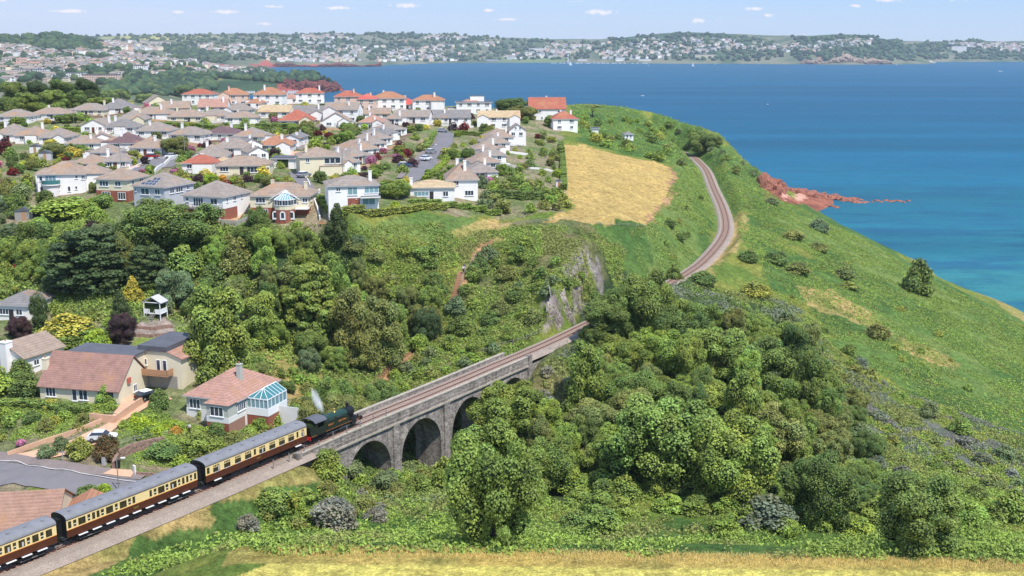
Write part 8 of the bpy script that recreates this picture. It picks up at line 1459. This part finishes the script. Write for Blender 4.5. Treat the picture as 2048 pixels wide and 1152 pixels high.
for (px, py, lab) in ((617, 738, 'white garden swing frame, left one, on the dry lawn'), (604, 742, 'white garden pole on the dry lawn')):
    x, y, z = hit(px, py); q = tag(empty('garden_arch' if px > 610 else 'garden_pole', (x, y, z)), lab, 'garden arch' if px > 610 else 'pole'); b = MB()
    if px > 610:
        for k in (-1, 1):
            for t in range(8): a0_, a1_ = PI * t / 8, PI * (t + 1) / 8; b.tube((k * .9 + .8 * math.cos(a0_), 0, 2.2 * math.sin(a0_)), (k * .9 + .8 * math.cos(a1_), 0, 2.2 * math.sin(a1_)), .05, n=5)
        b.obj('hoop', M['pvc'], q)
    else: b.tube((0, 0, -.3), (0, 0, 2.6), .08, n=6).obj('pole', M['pvc'], q); MB().lathe((0, 0, 0), [(.3, 0), (.3, .25), (.1, .3)], 8).obj('base', M['greywood'], q)
# garden furniture on terraces
def table(px, py, lab, c='pvc'):
    x, y, z = hit(px, py); q = tag(empty('garden_table', (x, y, z + .25)), lab, 'garden table'); MB().lathe((0, 0, .68), [(.01, 0), (.6, 0), (.6, .05), (.01, .05)], 16).obj('tabletop', M[c], q)
    for a in range(3): MB().tube((.4 * math.cos(a * 2.1), .4 * math.sin(a * 2.1), 0), (.2 * math.cos(a * 2.1), .2 * math.sin(a * 2.1), .7), .03, n=5).obj('leg', M[c], q)
table(502, 442, 'round white garden table left of the glass gable house'); table(445, 448, 'grey garden table on the terrace below the long balcony', 'greywood')
# bins, bench
x, y, z = hit(236, 938); q = tag(empty('wheelie_bin', (x, y, z + .2)), 'black bin beside the white gate pillar', 'bin'); MB().prism([(-.25, 0), (.25, 0), (.32, 1.0), (-.3, 1.0)], -.28, .28, 'y').obj('body', M['black'], q); MB().box(-.34, .34, -.32, .32, 1.0, 1.07).obj('lid', M['black'], q)
x, y, z = hit(645, 452); q = tag(empty('garden_bench', (x, y, z)), 'red-brown wooden bench below the bright hedge', 'bench'); MB().box(-.8, .8, 0, .5, .42, .48).obj('seat', M['wood'], q); MB().box(-.8, .8, .48, .54, .5, .95).obj('backrest', M['wood'], q)
for a in (-.7, .7):
    for b in (.05, .45): MB().box(a - .04, a + .04, b - .04, b + .04, 0, .42).obj('leg', M['wood'], q)
# a lichen-free line of stones beside the ballast
# ------------------------------------------------------------------ people
def person(px, py, hgt, yaw, top, bottom, label, stride=.22, z=None):
    x, y, zz = hit(px, py); z = zz if z is None else z; s_ = hgt / 1.75
    J = [(0, 0, .95), (0, 0, 1.15), (0, 0, 1.38), (0, 0, 1.50), (0, .01, 1.60), (0, .02, 1.70), (-.09, 0, .92), (-.10, stride * .5, .50), (-.10, stride, .09), (-.10, stride + .14, .05), (.09, 0, .92), (.10, -stride * .3, .50), (.10, -stride, .09), (.10, -stride + .14, .05), (-.19, 0, 1.40), (-.25, -.06, 1.14), (-.24, .08, .92), (.19, 0, 1.40), (.25, .05, 1.14), (.26, .2, .95)]
    Rr = [.135, .125, .15, .06, .095, .09, .10, .07, .045, .035, .10, .07, .045, .035, .06, .045, .035, .06, .045, .035]; Ed = [(0, 1), (1, 2), (2, 3), (3, 4), (4, 5), (0, 6), (6, 7), (7, 8), (8, 9), (0, 10), (10, 11), (11, 12), (12, 13), (2, 14), (14, 15), (15, 16), (2, 17), (17, 18), (18, 19)]
    me = bpy.data.meshes.new('person'); me.from_pydata([(a * s_, b * s_, c * s_) for a, b, c in J], Ed, []); me.update(); o = link(bpy.data.objects.new('person', me)); o.location = (x, y, z + .02); o.rotation_euler = (0, 0, yaw)
    m1 = o.modifiers.new('s', 'SKIN'); 
    for i, v in enumerate(me.skin_vertices[0].data): v.radius = (Rr[i] * s_, Rr[i] * s_); v.use_root = i == 0
    o.modifiers.new('d', 'SUBSURF').levels = 1; o.modifiers[-1].render_levels = 2; me.materials.append(M['skin']); tag(o, label, 'person')
    def cl_(name, J2, E2, R2, c):
        m_ = bpy.data.meshes.new(name); m_.from_pydata([(a * s_, b * s_, c_ * s_) for a, b, c_ in J2], E2, []); m_.update(); q = link(bpy.data.objects.new(name, m_)); q.parent = o; q.color = c; q.modifiers.new('s', 'SKIN')
        for i, v in enumerate(m_.skin_vertices[0].data): v.radius = (R2[i] * s_, R2[i] * s_); v.use_root = i == 0
        q.modifiers.new('d', 'SUBSURF').render_levels = 2; m_.materials.append(M['cloth'])
    cl_('shirt', [J[0], J[1], J[2], J[14], J[15], J[17], J[18]], [(0, 1), (1, 2), (2, 3), (3, 4), (2, 5), (5, 6)], [.15, .145, .17, .08, .065, .08, .065], top)
    cl_('trousers', [(0, 0, .98), J[6], J[7], J[8], J[10], J[11], J[12]], [(0, 1), (1, 2), (2, 3), (0, 4), (4, 5), (5, 6)], [.15, .12, .085, .06, .12, .085, .06], bottom)
    hr = MB().lathe((0, .0, 1.66 * s_), [(.10 * s_, -.02), (.108 * s_, .05 * s_), (.08 * s_, .11 * s_), (.02, .13 * s_)], 12).obj('hair', M['cloth'], o); hr.color = S(60, 45, 35)
    MB().tube((0, -.09 * s_, 1.63 * s_), (0, -.125 * s_, 1.61 * s_), .016, .012, 6).obj('nose', M['skin'], o)
person(927, 548, 1.8, 2.9, S(225, 225, 230), S(70, 80, 110), 'walker in a pale top with a grey rucksack climbing the hillside steps'); q = MB().box(-.16, .16, -.34, -.14, 1.0, 1.45).obj('rucksack', M['cloth'], bpy.data.objects['person']); q.color = S(90, 100, 130)
person(930, 542, 1.75, 2.9, S(80, 90, 120), S(190, 170, 150), 'walker in dark blue just ahead of the one in the pale top'); person(380, 868, 1.78, 2.4, S(245, 245, 245), S(30, 30, 34), 'person in a white shirt and black trousers standing by the garden steps', .05)

# ------------------------------------------------------------------ wording of the planting and the houses
for hgt in HOUSES:
    pass
LMK = {'the golden conifer': (263, 580), 'the summerhouse': (305, 620), 'the massive cypress': (165, 530), 'the huge round dark tree': (325, 465), 'the house with solar panels': (310, 370), 'the long balcony house': (425, 400), 'the glass gable house': (560, 400), 'the side chimney house': (700, 380), 'the foot of the street': (820, 360), 'the top of the street': (885, 265), 'the steep brown roof': (925, 360), 'the bright red bungalow roof': (398, 310), 'the three big windows house': (640, 320), 'the curved balcony house': (130, 350),
       'the tiered cedar': (618, 600), 'the ivy-covered tree': (425, 660), 'the dark pointed conifer': (674, 470), 'the hillside walkers': (928, 535), 'the rock face': (1190, 600), 'the fourth arch': (1022, 765), 'the second arch': (840, 890), 'the first arch': (735, 930), 'the locomotive': (665, 845), 'the leading carriage': (510, 900), 'the middle carriage': (265, 990), 'the sage-walled bungalow': (430, 790), 'the black car': (297, 790), 'the white car': (205, 877), 'the red-roofed bungalow': (160, 750), 'the driveway mouth': (70, 900),
       'the broad chimney house': (25, 700), 'the tan field corner': (1110, 440), 'the top of the tan field': (1180, 285), 'the railway bend': (1470, 440), 'the far end of the track': (1400, 320), 'the red cove': (1550, 385), 'the clifftop dome tree': (1408, 280), 'the gorse dome': (1515, 577), 'the dry grass streak': (1700, 620), 'the wind-blown cliff bush': (1838, 550), 'the lone round tree': (1850, 1010), 'the large tree by the arches': (985, 950), 'the broad valley trees': (1400, 900), 'the olive round tree': (1192, 850), 'the head of the cutting': (1290, 600), 'the orange-roofed house': (1095, 215), 'the white flat-roofed house': (948, 215), 'the skyline red roofs': (720, 205), 'the tan gabled roof': (548, 220), 'the leftmost big dark trees': (60, 190), 'the rightmost big dark tree': (165, 180), 'the clifftop summerhouse': (1258, 270), 'the pink-walled red roof': (467, 200), 'the lower right corner': (2000, 1060), 'the dry grass slope end': (1915, 735)}
LMN = list(LMK); LMP = np.array([LMK[k] for k in LMN], float)
def where(px, py):
    d = np.hypot((LMP[:, 0] - px), (LMP[:, 1] - py) * 1.3); i = int(np.argmin(d)); dx = px - LMP[i][0]; dy = py - LMP[i][1]
    rel = ('right of' if dx > 0 else 'left of') if abs(dx) > abs(dy) * 1.2 else ('below' if dy > 0 else 'above')
    return ('just ' if d[i] < 28 else 'well ' if d[i] > 110 else '') + rel + ' ' + LMN[i]
ORD = ['leftmost', 'second', 'third', 'fourth', 'fifth', 'sixth', 'seventh', 'eighth', 'ninth', 'tenth']
def dedupe(items):      # items: dict(o, px, text)
    from collections import defaultdict
    g = defaultdict(list)
    for it in items: g[it['text']].append(it)
    for t, L in g.items():
        if len(L) == 1: L[0]['o']['label'] = t; continue
        L.sort(key=lambda i: i['px'])
        for k, it in enumerate(L):
            k = min(k, 9); pre = 'leftmost' if k == 0 else 'rightmost' if it is L[-1] else ORD[k] + ' from left'; it['o']['label'] = pre + ' ' + t
items = []
for p in PLANTS:
    if p['label']: continue
    big = p['w']; sz = 'tiny' if big < 16 else 'small' if big < 34 else 'medium' if big < 62 else 'large'
    items.append(dict(o=p['o'], px=p['px'], text='%s %s %s %s' % (sz, TINT[p['c']], FORM[p['kind']], where(p['px'], p['py']))))
dedupe(items); items = []
for p in HOUSES:
    if p['label']: continue
    items.append(dict(o=p['o'], px=p['px'], text='%s %s with %s %s roof %s' % (WN[p['wc']], 'bungalow' if p['ns'] == 1 else 'house', RN[p['rc']], 'hipped' if p['roof'] == 'hip' else 'gabled', where(p['px'], p['py'])))); p['o']['group'] = 'houses of the estate'
dedupe(items); items = []
for o2, hh in GARD: o2['label'] = ('low garden wall in front of the ' + hh['o']['label'].replace('just ', ''))
for o2, hh in GARD:
    w_ = o2['label'].split(); o2['label'] = ' '.join(w_[:16]) if len(w_) > 16 else o2['label']
FLM = {'the pink terrace of flats': (200, 158), 'the white tower-like flats': (280, 140), 'the white terrace at the far left': (60, 146), 'the wooded hill': (105, 85), 'the red headland': (620, 165), 'the small far wood': (400, 110), 'the big dark trees': (100, 172), 'the green slope behind the beach': (330, 168), 'the far left edge': (0, 120), 'the far hilltop fields': (260, 78)}
for p in FARH:
    k = min(FLM, key=lambda q: math.hypot(FLM[q][0] - p['px'], (FLM[q][1] - p['py']) * 2)); dx = p['px'] - FLM[k][0]; dy = (p['py'] - FLM[k][1]) * 2; rel = ('right of' if dx > 0 else 'left of') if abs(dx) > abs(dy) else ('below' if dy > 0 else 'above')
    p['o']['label'] = 'distant %s house with %s roof %s%s' % (WN[p['wc']], RN[p['rc']].split()[-1], rel + ' ', k); p['o']['group'] = 'distant houses across the bay'
bpy.data.objects['house.003']['label'] = 'white house with a long balcony over a brick ground floor'
print('plants', len(PLANTS), 'houses', len(HOUSES), 'objects', len(bpy.data.objects))

# ------------------------------------------------------------------ the air
hm = bpy.data.materials.new('haze'); hm.use_nodes = True; nt = hm.node_tree; nt.nodes.clear(); o_ = N(nt, 'ShaderNodeOutputMaterial'); pv = N(nt, 'ShaderNodeVolumePrincipled', i={'Color': (.82, .9, 1.0, 1), 'Density': 4.8e-5, 'Anisotropy': 0.1}); nt.links.new(pv.outputs[0], o_.inputs['Volume'])
hz = MB().box(-9000, 9000, -400, 9600, -60, 215).obj('haze', hm); tag(hz, 'pale blue haze over the bay', kind='stuff')
